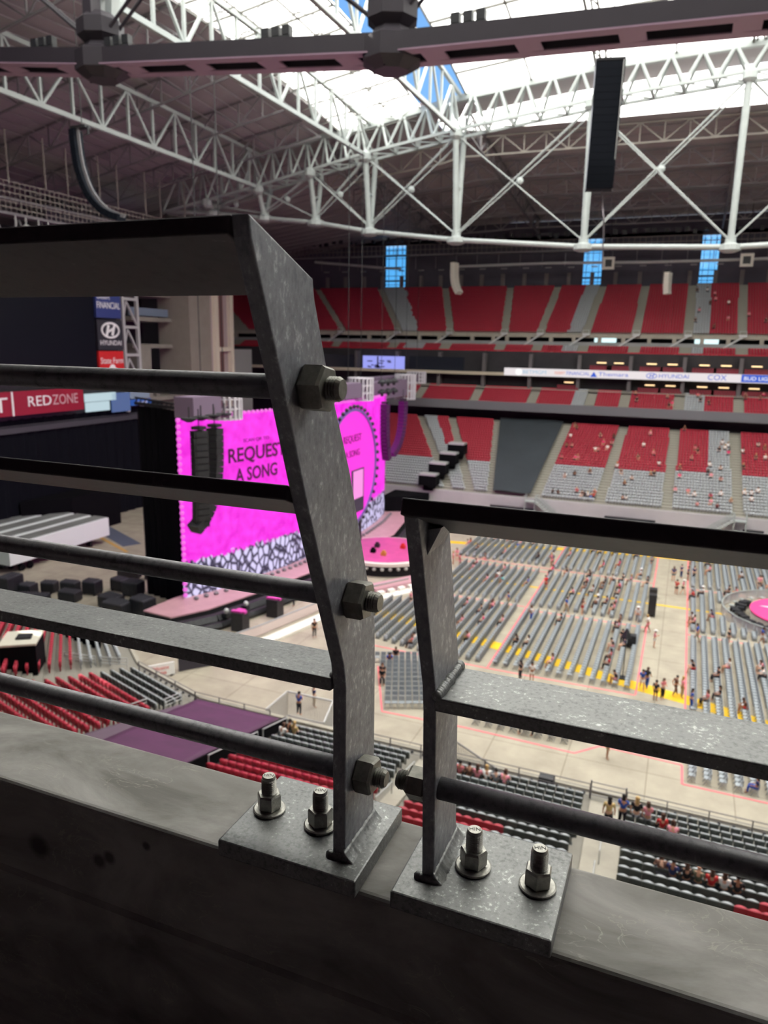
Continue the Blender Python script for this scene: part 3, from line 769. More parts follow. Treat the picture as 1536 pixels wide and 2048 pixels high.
# blue lit screen on the left of the suites
M_scr = emis('pale_blue_screen', (158, 164, 250), 0.95)
sc_ = thing('display', (-66.3, 161.3, 26.7), 'pale blue lit screen among dark suite windows on the far side', 'display')
b = MB(); b.box((-66.3, 161.3, 28.1), (10.4, 0.3, 2.9)); b.build('screen', M_scr, sc_)
b = MB(); b.box((-67.7, 161.1, 28.1), (0.35, 0.06, 2.7))
for i in range(14): b.box((-70 + random.random() * 6, 161.1, 26.9 + random.random() * 1.6), (0.5 + random.random(), 0.06, 0.25))
b.build('picture', mat('screen_shadow', (64, 60, 92), 0.6), sc_)
b = MB(); b.box((-82, 161.6, 28.2), (16, 0.2, 3.0)); o = b.build('display', M_glassb); tag(o, 'blank dark screen left of the pale blue screen on the far side', 'display')
b = MB(); b.box((-53.5, 161.6, 28.2), (13, 0.2, 3.0)); o = b.build('display', M_glassb); tag(o, 'blank dark screen right of the pale blue screen on the far side', 'display')
# ring of names
M_ring = mat('red_ring_fascia', (196, 24, 52), 0.5)
ring = thing('name_ring', (-40, 166.0, 30.3), 'red fascia band carrying white names around the far upper level', 'sign')
b = MB(); b.box((-45, 166.0, 30.85), (136, 0.3, 1.15)); b.build('band', M_ring, ring)
for t, x, wd in (('ROY GREEN', -66.3, 6.2), ('CARSON PALMER', -43.9, 8.6), ('ERNIE NEVERS', -29.5, 8.0), ('DAN DIERDORF', 0.6, 8.2), ('J. SMITH', -93.0, 5.0)):
    lettering(t, 0.95, (x, 165.82, 30.85), LX, LUP, M_text, ring, wd)
# concourse under the upper deck
b = MB(); b.box((-60, 178, 33.5), (170, 0.4, 4.0)); struct(b.build('wall_upper_concourse', mat('upper_concourse_dark', (58, 56, 62), 0.9, var=0.3, scale=0.4)))
b = MB(); b.box((-60, 174.2, 32.5), (170, 8.0, 0.2)); struct(b.build('floor_upper_concourse', M_concd))
b = MB(); b.box((-60, 170.6, 34.75), (170, 0.6, 0.75)); struct(b.build('trim_34', M_conc))
b = MB(); b.box((-60, 169.9, 33.0), (170, 0.08, 0.9)); struct(b.build('trim_35', mat('grey_guard_glass', (150, 150, 150), 0.3)))
b = MB()
for x in UF: b.box((x - 2.5, 170.6, 33.4), (0.8, 0.7, 2.6)); b.box((x - 7.5, 170.6, 33.4), (0.8, 0.7, 2.6))
struct(b.build('wall_concourse_column', M_conc))
for j, x in enumerate(UF[:-1]):
    t = thing('vomitory_stair', (x, 169.9, 31.5), 'pale sloping stair under the upper deck, %s aisle from the right' % ordinal(j + 1), 'stairs', 'stairs up to the far upper deck')
    b = MB(); b.bar((x - 3.4, 169.7, 32.6), (x + 0.1, 169.7, 34.9), 0.25, 0.35); b.build('flight', M_rail, t)
    b = MB(); b.box((x + 0.1, 170.0, 35.1), (1.5, 0.8, 0.5)); b.bar((x - 0.55, 169.6, 34.9), (x - 0.55, 169.6, 36.1), .08); b.bar((x + 0.75, 169.6, 34.9), (x + 0.75, 169.6, 36.1), .08); b.bar((x - .55, 169.6, 36.0), (x + .75, 169.6, 36.0), .08); b.build('landing', M_rail, t)
for j, (x, lab) in enumerate(((-18.6, 'bright doorway to outside below the upper deck in the middle'), (2.6, 'bright doorway to outside below the upper deck on the right'))):
    b = MB(); b.box((x, 177.6, 33.8), (4.8, 0.1, 2.4)); o = b.build('window_%d' % (11 + j), emis('daylit_doorway_%d' % j, (206, 240, 242), 1.5)); struct(o)

# back wall of the upper deck with tall windows
def pane_material():
    m = bpy.data.materials.new('blue_tinted_pane'); m.use_nodes = True; n = m.node_tree; n.nodes.clear()
    o = n.nodes.new('ShaderNodeOutputMaterial'); x = n.nodes.new('ShaderNodeMixShader'); x.inputs[0].default_value = 0.06
    t = n.nodes.new('ShaderNodeBsdfTransparent'); t.inputs[0].default_value = (0.62, 0.9, 1.0, 1); g = n.nodes.new('ShaderNodeBsdfGlossy'); g.inputs['Roughness'].default_value = 0.1
    n.links.new(t.outputs[0], x.inputs[1]); n.links.new(g.outputs[0], x.inputs[2]); n.links.new(x.outputs[0], o.inputs[0]); return m
M_pane = pane_material()
M_bwall = mat('back_wall_cladding', (84, 80, 92), 0.85, var=0.25, scale=0.15)
WY = 195.5
wins = [(-80.2, -74.3), (-27.2, -22.7), (-0.4, 3.4)]
segs = []; x = -142
for a, c in wins: segs.append((x, a)); x = c
segs.append((x, 26))
for i, (a, c) in enumerate(segs):
    b = MB(); b.box(((a + c) / 2, WY, 52.5), (c - a, 0.5, 13.6))
    struct(b.build('wall_back' if i == 0 else 'wall_back_%d' % i, M_bwall))
for i, (a, c) in enumerate(wins):
    b = MB(); b.box(((a + c) / 2, WY + 0.1, 52.0), (c - a, 0.05, 11.6)); wn = b.build('window_%d' % (i + 1), M_pane); struct(wn)
    b = MB()
    for k in range(3): b.box((a + (c - a) * (k + .5) / 3, WY - 0.05, 52), (0.09, 0.15, 11.6))
    for z in (48.2, 50.5, 52.8, 55.0): b.box(((a + c) / 2, WY - 0.05, z), (c - a, 0.15, 0.12))
    b.box(((a + c) / 2, WY - 0.05, 49.2), (c - a, 0.3, 0.4))
    b.build('window_frame', M_dark, wn)
b = MB()
for i in range(26): b.box((20 - i * 5.6, WY - 0.6, 48.2), (0.9, 0.8, 4.4))
struct(b.build('trim_36', mat('wall_pilaster', (120, 112, 112), 0.85)))
# ---------------------------------------------------------------- roof
def interp(tab, x):
    if x <= tab[0][0]: return tab[0][1]
    for (a, va), (c, vc) in zip(tab, tab[1:]):
        if x <= c: return va + (vc - va) * (x - a) / (c - a)
    return tab[-1][1]
ZTOP = [(-96, 62.5), (-75, 65.5), (-64.5, 67.0), (-54, 68.3), (-38.3, 71.0), (-17.5, 73.0), (3.5, 73.8), (24.5, 74), (45.5, 73), (66, 71)]
ZMID = [(-96, 56), (-86, 57.6), (-75, 59.4), (-64.5, 61.4), (-54, 63.3), (-38.3, 65.6), (-17.5, 67.9), (3.5, 69.5), (24.5, 69.8), (45.5, 68.5), (66, 66)]
ZBOT = [(-96, 56.5), (-86, 55.6), (-75, 54.3), (-64.5, 53.1), (-54, 51.2), (-38.3, 49.3), (-17.5, 47.6), (3.5, 46.9), (24.5, 47.5), (45.5, 49.3), (66, 52)]
NODES = [-75, -64.5, -54, -38.3, -17.5, 3.5, 24.5, 45.5]
YN, YF = 43.0, 124.0
M_deck = mat('metal_roof_deck', (168, 161, 164), 0.75, var=0.12, scale=0.12)

def fabric_material():
    m = bpy.data.materials.new('translucent_roof_fabric'); m.use_nodes = True; n = m.node_tree; n.nodes.clear()
    o = n.nodes.new('ShaderNodeOutputMaterial'); x = n.nodes.new('ShaderNodeMixShader'); x.inputs[0].default_value = 0.55
    t = n.nodes.new('ShaderNodeBsdfTranslucent'); t.inputs[0].default_value = (0.93, 0.95, 0.90, 1)
    d = n.nodes.new('ShaderNodeBsdfDiffuse'); d.inputs[0].default_value = (0.86, 0.87, 0.84, 1)
    n.links.new(d.outputs[0], x.inputs[1]); n.links.new(t.outputs[0], x.inputs[2]); n.links.new(x.outputs[0], o.inputs[0]); return m
M_fab = fabric_material()
def sheet(name, xs, ys, zf, m, kind=True):
    b = MB(); nx, ny = len(xs), len(ys)
    b.v = [(x, y, zf(x, y)) for y in ys for x in xs]
    b.f = [(j * nx + i, j * nx + i + 1, (j + 1) * nx + i + 1, (j + 1) * nx + i) for j in range(ny - 1) for i in range(nx - 1)]; b.mi = [0] * len(b.f)
    o = b.build(name, m); return struct(o)
def fr(a, c, n): return [a + (c - a) * i / n for i in range(n + 1)]
bow = lambda y: math.sin(math.pi * max(0, min(1, (y - YN) / (YF - YN))))
zl = lambda x, y: interp(ZTOP, x) + 0.4 + 3.0 * bow(y)
zr = lambda x, y: interp(ZTOP, x) + 0.3 + 5.5 * bow(y)
sheet('ceiling_fabric_left', fr(-60, -45.2, 3), fr(YN, YF, 16), zl, M_fab)
sheet('ceiling_fabric_right', fr(-37.4, 66, 12), fr(YN, YF, 16), zr, M_fab)
zs = lambda x, y: interp(ZTOP, x) - 0.2 - (y - 132.0) * (interp(ZTOP, x) - 69.6) / 5.2
sheet('ceiling_clerestory_far', fr(-45, 66, 10), [132.0, 137.2], zs, M_fab)
zs2 = lambda x, y: interp(ZTOP, x) - 0.2 - min(5.2, 35.0 - y) * (interp(ZTOP, x) - 67.8) / 5.2
sheet('ceiling_clerestory_near_widened', fr(-45, 66, 10), [20.0, 29.8, 35.0], zs2, M_fab)  # unseen strip, widened towards the viewer to brighten the foreground
sheet('ceiling_gutter_far', fr(-60, 66, 10), [YF, 132.0], lambda x, y: interp(ZTOP, x) - 0.2, M_deck)
sheet('ceiling_gutter_near', fr(-60, 66, 10), [35.0, YN], lambda x, y: interp(ZTOP, x) - 0.2, M_deck)
zdl = lambda x, y: zl(-60, y) - (-60 - x) * 0.17 * (1 + 0.2 * bow(y))
sheet('ceiling_deck_left', fr(-136.5, -60, 8), fr(YN, YF, 8), zdl, M_deck)
def zdf(x, y):
    t = (y - 124) / 76.0
    if x >= -45: return 69.4 + (62.5 - 69.4) * (y - 137.2) / 62.8
    za = interp([(-142, 54.03), (-60, 67.97), (-45, 69.9)], x)
    return za + (interp([(-142, 52), (-60, 62.0), (-45, 62.5)], x) - za) * t
sheet('ceiling_deck_far', fr(-44.99, 66, 6), fr(137.2, 200, 6), zdf, M_deck)
sheet('ceiling_deck_corner', [-142, -125, -110, -95, -80, -70, -60, -52, -45], fr(124, 200, 6), zdf, M_deck)
sheet('ceiling_deck_near', fr(-136.5, 66, 8), [-20, 20.0], lambda x, y: 67.5 - (29.8 - y) * 0.10 - (0 if x > -60 else (-60 - x) * .15), M_deck)
sheet('ceiling_deck_near_left', fr(-136.5, -45, 6), [20.0, YN], lambda x, y: 68.0 - (0 if x > -60 else (-60 - x) * .15), M_deck)
# what closes the building beyond the frame
M_endw = mat('end_wall_panel', (92, 90, 98), 0.85, var=0.2, scale=0.1)
b = MB(); b.box((-136, 92, 30), (0.6, 220, 70)); struct(b.build('wall_left', M_endw))
b = MB(); b.box((66, 92, 37), (0.6, 230, 76)); struct(b.build('wall_right_light_stop', M_endw))  # unseen wall added to keep sky light out; the real hall runs on
b = MB(); b.box((-36, -18, 40), (210, 0.6, 60)); struct(b.build('wall_near', M_endw))
b = MB(); b.box((-36, 200.5, 24), (215, 0.5, 48)); struct(b.build('wall_back_lower', M_endw))
b = MB(); b.box((-60, WY, 60.6), (170, 0.5, 4.4)); struct(b.build('wall_back_upper', M_bwall))

M_soff = mat('stage_glow_soffit', (150, 122, 142), .6)  # pink stage glow on the chord's underside, put into the plate colour
def brunel(yc, mat_, near, lab, chords=True):
    t = thing('roof_truss', (3.5, yc, 46.9), lab, 'roof truss', 'long roof trusses')
    sgn = 1 if near else -1
    dz = 0.75 if near else 0.0
    xs = NODES + [66]
    bt = [(x, interp(ZBOT, x) + dz) for x in [-96, -86] + NODES + [66]]
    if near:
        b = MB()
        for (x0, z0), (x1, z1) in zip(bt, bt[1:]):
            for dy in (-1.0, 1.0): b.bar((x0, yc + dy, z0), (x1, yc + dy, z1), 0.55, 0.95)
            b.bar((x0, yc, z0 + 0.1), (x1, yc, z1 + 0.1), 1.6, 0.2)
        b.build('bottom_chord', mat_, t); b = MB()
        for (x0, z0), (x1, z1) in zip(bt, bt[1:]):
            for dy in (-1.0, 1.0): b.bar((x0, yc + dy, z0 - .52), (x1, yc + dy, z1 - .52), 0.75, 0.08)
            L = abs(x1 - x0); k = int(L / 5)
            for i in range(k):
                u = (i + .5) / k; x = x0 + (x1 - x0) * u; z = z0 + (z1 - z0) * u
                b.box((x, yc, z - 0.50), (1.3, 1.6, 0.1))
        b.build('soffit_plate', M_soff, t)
    else:
        b = MB()
        for (x0, z0), (x1, z1) in zip(bt, bt[1:]):
            for dy in (-0.42, 0.42): b.cyl((x0, yc + dy, z0), (x1, yc + dy, z1), 0.36, 8)
        b.build('bottom_chord', mat_, t)
    for x in NODES + [-86]:
        z = interp(ZBOT, x) + dz
        b = MB()
        if near:
            b.lathe((x, yc, z - 0.9), [(1.0, -0.25), (1.75, 0.2), (1.75, 1.3), (1.2, 1.6), (1.0, 1.9), (1.5, 2.3), (1.5, 3.2), (0.9, 3.7)], 8)
            b.box((x, yc, z - 1.0), (2.2, 0.12, 0.3)); b.box((x, yc, z - 1.0), (0.12, 2.2, 0.3))
        else:
            b.lathe((x, yc, z), [(0.9, -0.75), (1.55, -0.45), (1.55, 0.25), (0.8, 0.55), (0.7, 1.6)], 12)
        b.build('node', mat_, t, smooth=False)
        zt = interp(ZMID, x)
        b = MB()
        if near:
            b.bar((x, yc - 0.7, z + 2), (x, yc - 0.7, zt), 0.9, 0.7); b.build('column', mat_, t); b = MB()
            for dx in (-0.75, 0.75): b.bar((x + dx * .6, yc + 0.55, z + 2), (x + dx * 1.4, yc + 1.5, zt), 0.7, 0.55)
            for f_ in (.2, .45, .7): b.box((x, yc + 0.55 + .95 * f_, z + 2 + (zt - z - 2) * f_), (1.9, 0.5, 1.3))
        else:
            for dy in (-1, 1): b.cyl((x, yc + dy * 0.3, z + 0.5), (x, yc + dy * 2.2, zt), 0.46, 10)
            b.bar((x, yc - 1.2, z + (zt - z) * .5), (x, yc + 1.2, z + (zt - z) * .5), 0.3)
            b.lathe((x, yc - 2.2, zt - 0.6), [(0.5, -.8), (1.0, -.4), (1.0, .5), (0.6, 0.9)], 8)
        b.build('column', M_white, t)
    al = [-86] + NODES + [66]
    for x0, x1 in zip(al, al[1:]):
        z0b, z1b, z0t, z1t = interp(ZBOT, x0) + dz, interp(ZBOT, x1) + dz, interp(ZMID, x0), interp(ZMID, x1)
        for (za, zc) in ((z0b + 0.8, z1t - 0.6), (z0t - 0.6, z1b + 0.8)):
            b = MB(); rr = 0.11
            for dy in ((-0.5, -0.25), (0.25, 0.5)) if near else ((-1.9, -0.5), (-1.3, -0.3), (1.6, 0.4)):
                ya, yc2 = (dy[0], dy[1]) if za > zc else (dy[1], dy[0])
                if near: ya = yc2 = dy[0]
                b.cyl((x0, yc + ya, za), (x1, yc + yc2, zc), rr, 6)
            b.build('diagonal_brace', mat_, t)
        if not near:
            b = MB(); b.ell(((x0 + x1) / 2, yc - 0.9, (z0b + z1b + z0t + z1t) / 4 + 0.05), (0.6, 0.5, 0.6)); b.build('brace_joint', mat_, t)
    # upper box: two lower tubes, zigzag webs, wide top chord
    b = MB(); b2 = MB(); b3 = MB()
    sl_ = [-96, -86] + NODES + [66]
    for x0, x1 in zip(sl_, sl_[1:]):
        for dy in (-2.2, 2.2): b.bar((x0, yc + dy, interp(ZMID, x0)), (x1, yc + dy, interp(ZMID, x1)), 0.42, 0.42)
        b3.bar((x0, yc, interp(ZTOP, x0) - .2), (x1, yc, interp(ZTOP, x1) - .2), 0.9, 0.9)
        n = max(2, round((x1 - x0) / 4.0))
        for i in range(n):
            xa, xb_ = x0 + (x1 - x0) * i / n, x0 + (x1 - x0) * (i + 1) / n; xm = (xa + xb_) / 2
            for dy in (-2.2, 2.2):
                for xe in (xa, xb_):
                    b2.bar((xm + (xe - xm) * .12, yc + dy * .18, interp(ZTOP, xm) - .6), (xe, yc + dy, interp(ZMID, xe)), 0.32, 0.32)
            b2.bar((xa, yc - 2.2, interp(ZMID, xa)), (xb_, yc + 2.2, interp(ZMID, xb_)), 0.18); b2.bar((xa, yc + 2.2, interp(ZMID, xa)), (xa, yc - 2.2, interp(ZMID, xa)), 0.22)
    b.build('lower_tubes', M_white, t); b2.build('zigzag_web', M_white, t); b3.build('top_chord', M_white, t)
    return t
M_nearst = mat('dark_mauve_chord', (46, 39, 48), 0.6, var=0.12, scale=0.5)  # dark mauve over the near chord, nodes, braces and front columns
ft = brunel(YF, M_white, False, 'long white truss with crossed braces spanning above the far stand')
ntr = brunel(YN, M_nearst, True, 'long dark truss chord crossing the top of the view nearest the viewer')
# fittings on the near chord
for j, x in enumerate((-36.2, -24.5, -12.8, -1.5, -42.5)):
    t = thing('chord_floodlight', (x, YN - 0.8, interp(ZBOT, x) + 1.2), 'small dark light cluster standing on the near dark chord, %s' % ('just right of the left joint', 'left of the middle joint', 'right of the middle joint', 'far right, above the hanging speaker', 'left of the left joint')[j], 'light', 'lights on the near chord')
    z = interp(ZBOT, x) + 1.2
    b = MB(); b.box((x, YN - .8, z + .08), (2.0, .5, .16)); b.build('bracket', M_dark, t)
    for k in range(3): b = MB(); b.box((x - .7 + .7 * k, YN - .8, z + .45), (.5, .45, .5)); b.build('lamp_head', M_dark, t)

def cross_truss(x, zb, zt, m, lab, y0=YN, y1=YF, n=16, w_=0.42):
    t = thing('cross_truss', (x, y1, zb), lab, 'roof truss', 'cross trusses under the roof')
    ys = fr(y0, y1, n)
    b = MB(); b.bar((x, y0, zb), (x, y1, zb), w_ + .15); b.build('bottom_chord', m, t)
    b = MB()
    for a, c in zip(ys, ys[1:]): b.bar((x, a, zt(a)), (x, c, zt(c)), w_ + .1)
    b.build('top_chord', m, t)
    b = MB()
    for i, (a, c) in enumerate(zip(ys, ys[1:])):
        b.bar((x, a, zb), (x, a, zt(a)), w_ * .8)
        if i % 2 == 0: b.bar((x, a, zb), (x, c, zt(c)), w_ * .75)
        else: b.bar((x, a, zt(a)), (x, c, zb), w_ * .75)
    b.build('web', m, t)
    return t
cross_truss(-38.3, 65.4, lambda y: interp(ZTOP, -38.3) + 2.4 * bow(y), M_white, 'white cross truss along the blue gap, meeting the long far truss at its third joint')
cross_truss(-54, 63.0, lambda y: interp(ZTOP, -54) + 1.5 * bow(y), M_white, 'white cross truss along the left edge of the bright roof panel')
cross_truss(-75, 59.2, lambda y: interp(ZTOP, -75) - 0.9 + 0.8 * bow(y), M_white, 'white cross truss furthest left, in front of the dark ribbed deck')
for i, x in enumerate((-17.5, 3.5, 24.5)):
    tt = thing('roof_arch', (x, YF, 73), ('slender roof arch between the middle joint and the big hanging speaker', 'slender roof arch right of the big hanging speaker', 'slender roof arch at the far right')[i], 'roof arch', 'slender arches under the bright fabric')
    b = MB(); ys = fr(YN, YF, 18)
    for a, c in zip(ys, ys[1:]): b.bar((x, a, zr(x, a) - .5), (x, c, zr(x, c) - .5), .35); b.bar((x + 1.6, a, zr(x, a) - .3), (x + 1.6, c, zr(x, c) - .3), .25)
    b.build('rib', M_deckst, tt)
    b = MB()
    for a, c in zip(ys, ys[1:]): b.bar((x, a, zr(x, a) - .5), (x + 1.6, c, zr(x, c) - .3), .16)
    b.build('lacing', M_deckst, tt)
def purlins(name, lab, xs, ys, zf, r=.16, m=M_deckst, drop=.35, along='both'):
    r *= 1.5
    b = MB()
    if along in ('x', 'both'):
        for y in ys:
            for a, c in zip(xs, xs[1:]): b.bar((a, y, zf(a, y) - drop), (c, y, zf(c, y) - drop), r)
    if along in ('y', 'both'):
        yy = fr(ys[0], ys[-1], 14)
        for x in xs:
            for a, c in zip(yy, yy[1:]): b.bar((x, a, zf(x, a) - drop), (x, c, zf(x, c) - drop), r * .8)
    o = b.build(name, m); return tag(o, lab, 'roof purlins')
purlins('roof_purlins', 'thin grid of purlins under the left bright roof panel', fr(-60, -45.2, 3), fr(YN, YF, 15), zl)
purlins('roof_purlins', 'thin grid of purlins under the right bright roof panel', fr(-37.4, 66, 10), fr(YN, YF, 13), zr, r=.2)
# lighter lattice over the panel
b = MB()
for i in range(14):
    y = YN + 4 + 5.8 * i
    for a, c in ((-60, -52.6), (-52.6, -45.2)):
        b.bar((a, y, zl(a, y) - .3), (c, y + 2.9, zl(c, y + 2.9) - 2.0), .1); b.bar((a, y, zl(a, y) - 2.0), (c, y, zl(c, y) - 2.0), .12); b.bar((a, y + 2.9, zl(a, y) - 2.0), (c, y, zl(c, y) - .3), .1)
o = b.build('panel_lacing', M_deckst); tag(o, 'fine crossed lacing hanging under the left bright roof panel', 'roof bracing')
# deck joists and trusses
M_deckj = mat('joist_paint', (150, 144, 146), 0.7)
def deck_truss(lab, p0, p1, zf, depth, n, m, w_=.26, x_axis=True):
    t = thing('deck_truss', (p1[0], p1[1], zf(*p1)), lab, 'roof truss', 'trusses under the dark roof deck')
    P = [(p0[0] + (p1[0] - p0[0]) * i / n, p0[1] + (p1[1] - p0[1]) * i / n) for i in range(n + 1)]
    top = [(x, y, zf(x, y) - .3) for x, y in P]; bot = [(x, y, zf(x, y) - depth) for x, y in P]
    b = MB()
    for q in (top, bot):
        for a, c in zip(q, q[1:]): b.bar(a, c, w_)
    b.build('chords', m, t)
    b = MB()
    for i in range(n):
        b.bar(top[i], bot[i], w_ * .7)
        if i % 2: b.bar(top[i], bot[i + 1], w_ * .8)
        else: b.bar(bot[i], top[i + 1], w_ * .8)
    b.build('web', m, t)
M_dt = mat('deck_truss_paint', (156, 150, 142), 0.6)
for i, y in enumerate((52, 66, 80, 93, 106, 117)):
    deck_truss('deck truss under the left dark roof, %s counted from the far end' % ordinal(6 - i), (-128, y), (-60, y), zdl, 3.6, 16, M_truss)
for i, y in enumerate((139.5, 152, 164, 176, 188)):
    deck_truss(('pale zigzag truss along the lower edge of the far bright strip', 'second dim truss behind the far bright strip', 'third dim truss behind the far bright strip', 'fourth dim truss behind the far bright strip', 'last dim truss before the back wall')[i], (-70, y), (62, y), zdf, 3.4, 34, M_dt if i == 0 else M_truss)
for i, x in enumerate((-64, -38.3, 3.5)):
    deck_truss(('dim truss running back from the far truss, at the left', 'dim truss running back from the third joint of the far truss', 'dim truss running back behind the big hanging speaker')[i], (x, 127), (x, 194), zdf, 3.6, 14, M_truss, .34)
b = MB()
for i in range(30):
    x = -131 + i * 2.45; b.bar((x, YN, zdl(x, YN) - .1), (x, (YN + YF) / 2, zdl(x, 83) - .1), .14); b.bar((x, (YN + YF) / 2, zdl(x, 83) - .1), (x, YF, zdl(x, YF) - .1), .14)
tag(b.build('deck_joists', M_deckj), 'close set thin joists under the left dark roof deck', 'roof joists', kind='stuff')
b = MB()
for i in range(20):
    y = 128 + i * 3.4
    for a, c in ((-142, -60), (-60, -45)): b.bar((a, y, zdf(a, y) - .1), (c, y, zdf(c, y) - .1), .14)
    if y > 139: b.bar((-45, y, zdf(-45, y) - .1), (64, y, zdf(64, y) - .1), .14)
tag(b.build('deck_joists', M_deckj), 'close set thin joists under the far dark roof deck', 'roof joists', kind='stuff')
# ---------------------------------------------------------------- stage
def screen_material():
    """what the curved screen is showing: magenta fur over black and white tufts along the bottom"""
    m = bpy.data.materials.new('magenta_fur_picture'); m.use_nodes = True; n = m.node_tree; b = n.nodes['Principled BSDF']
    b.inputs['Base Color'].default_value = (0.01, 0.01, 0.01, 1)
    t = n.nodes.new('ShaderNodeTexCoord'); sp = n.nodes.new('ShaderNodeSeparateXYZ'); n.links.new(t.outputs['Object'], sp.inputs[0])
    n1 = n.nodes.new('ShaderNodeTexNoise'); n1.inputs['Scale'].default_value = 0.9; n1.inputs['Detail'].default_value = 5
    n.links.new(t.outputs['Object'], n1.inputs['Vector'])
    r1 = n.nodes.new('ShaderNodeValToRGB'); e = r1.color_ramp.elements
    e[0].position = 0.3; e[0].color = lin((226, 14, 206)); e[1].position = 0.66; e[1].color = lin((255, 58, 238)); n.links.new(n1.outputs['Fac'], r1.inputs[0])
    vo = n.nodes.new('ShaderNodeTexVoronoi'); vo.feature = 'DISTANCE_TO_EDGE'; vo.inputs['Scale'].default_value = 0.8
    mp = n.nodes.new('ShaderNodeMapping'); mp.inputs['Scale'].default_value = (1, 1.5, 0.9); n.links.new(t.outputs['Object'], mp.inputs[0])
    nd = n.nodes.new('ShaderNodeTexNoise'); nd.inputs['Scale'].default_value = 0.7; n.links.new(mp.outputs[0], nd.inputs['Vector'])
    va = n.nodes.new('ShaderNodeMixRGB'); va.inputs[0].default_value = 0.55; n.links.new(mp.outputs[0], va.inputs[1]); n.links.new(nd.outputs['Color'], va.inputs[2])
    n.links.new(mp.outputs[0], vo.inputs['Vector'])
    r2 = n.nodes.new('ShaderNodeValToRGB'); e = r2.color_ramp.elements
    e[0].position = 0.05; e[0].color = lin((44, 40, 66)); e[1].position = 0.20; e[1].color = lin((214, 206, 246)); n.links.new(vo.outputs['Distance'], r2.inputs[0])
    n2 = n.nodes.new('ShaderNodeTexNoise'); n2.inputs['Scale'].default_value = 1.4; n2.inputs['Detail'].default_value = 3; n.links.new(t.outputs['Object'], n2.inputs['Vector'])
    ma = n.nodes.new('ShaderNodeMath'); ma.operation = 'MULTIPLY_ADD'; ma.inputs[1].default_value = -2.2; n.links.new(n2.outputs['Fac'], ma.inputs[0]); n.links.new(sp.outputs['Z'], ma.inputs[2])
    mr = n.nodes.new('ShaderNodeMapRange'); mr.inputs[1].default_value = 3.1; mr.inputs[2].default_value = 3.5; n.links.new(ma.outputs[0], mr.inputs[0])
    x = n.nodes.new('ShaderNodeMixRGB'); n.links.new(mr.outputs[0], x.inputs[0]); n.links.new(r2.outputs[0], x.inputs[1]); n.links.new(r1.outputs[0], x.inputs[2])
    n.links.new(x.outputs[0], b.inputs['Emission Color']); b.inputs['Emission Strength'].default_value = 1.12 / 2 ** EXPO
    return m
M_scrn = screen_material()
M_stage = mat('pink_lit_stage_deck', (196, 150, 160), 0.45, var=0.15, scale=0.6)
M_skirt = mat('black_stage_skirt', (24, 22, 28), 0.85)
M_hot = emis('hot_pink_lamp', (255, 60, 200), 1.0)
SP = [(-53.3, 68.5), (-51.7, 72.3), (-49.0, 85.0), (-48.0, 94.0), (-47.3, 105.5), (-48.0, 114.5), (-49.2, 121.2)]
ZB, ZT = 2.0, 23.5
scn = thing('video_wall', (-48, 95, 2), 'tall curved video wall glowing magenta behind the stage', 'screen')
b = MB(); nrm = []
for a, c in zip(SP, SP[1:]):
    d = (Vector(c) - Vector(a)).normalized(); nv = Vector((d.y, -d.x)); nrm.append(nv)
    f = [(a[0], a[1]), (c[0], c[1]), (c[0] - nv.x * .35, c[1] - nv.y * .35), (a[0] - nv.x * .35, a[1] - nv.y * .35)]
    b.prism(f, 'z', ZB, ZT)
b.build('screen_panel', M_scrn, scn)
b = MB(); z = ZB + .4
while z < ZT: b.ell((SP[0][0] + .1, SP[0][1] - .12, z), (.28, .28, .28), 8, 5); z += .72
for a, c, nv in zip(SP, SP[1:], nrm):
    L = (Vector(c) - Vector(a)).length; k = int(L / .75)
    for i in range(k): p = Vector(a).lerp(Vector(c), (i + .5) / k); b.ell((p.x, p.y, ZT + .08), (.26, .26, .24), 8, 5)
b.build('scalloped_edge', emis('scallop_glow', (255, 110, 236), 0.9), scn)
b = MB()
for a, c, nv in zip(SP, SP[1:], nrm):
    L = (Vector(c) - Vector(a)).length; k = int(L / 1.1)
    for i in range(k): p = Vector(a).lerp(Vector(c), (i + .5) / k) + nv * 1.3; b.ell((p.x, p.y, 2.15), (.32, .32, .25), 8, 5)
b.build('footlights', mat('footlight_dome', (120, 112, 120), 0.4), scn)
M_ink = mat('dark_screen_letters', (70, 4, 56), 0.8)
sd = (Vector((-49.0, 85.0, 0)) - Vector((-51.7, 72.3, 0))).normalized()
sn = Vector((sd.y, -sd.x, 0))
def wall_pt(u, z): p = Vector((-51.7, 72.3, 0)) + sd * u + sn * 0.12; return (p.x, p.y, z)
UPZ = (0, 0, 1)
lettering('SCAN QR TO', .62, wall_pt(7.6, 20.1), sd, UPZ, M_ink, scn, 4.6, depth=.02)
lettering('REQUEST', 2.45, wall_pt(7.9, 18.35), sd, UPZ, M_ink, scn, 10.4, depth=.02, bold=.05)
lettering('A SONG', 2.35, wall_pt(7.6, 16.55 - .75), sd, UPZ, M_ink, scn, 7.6, depth=.02, bold=.05)
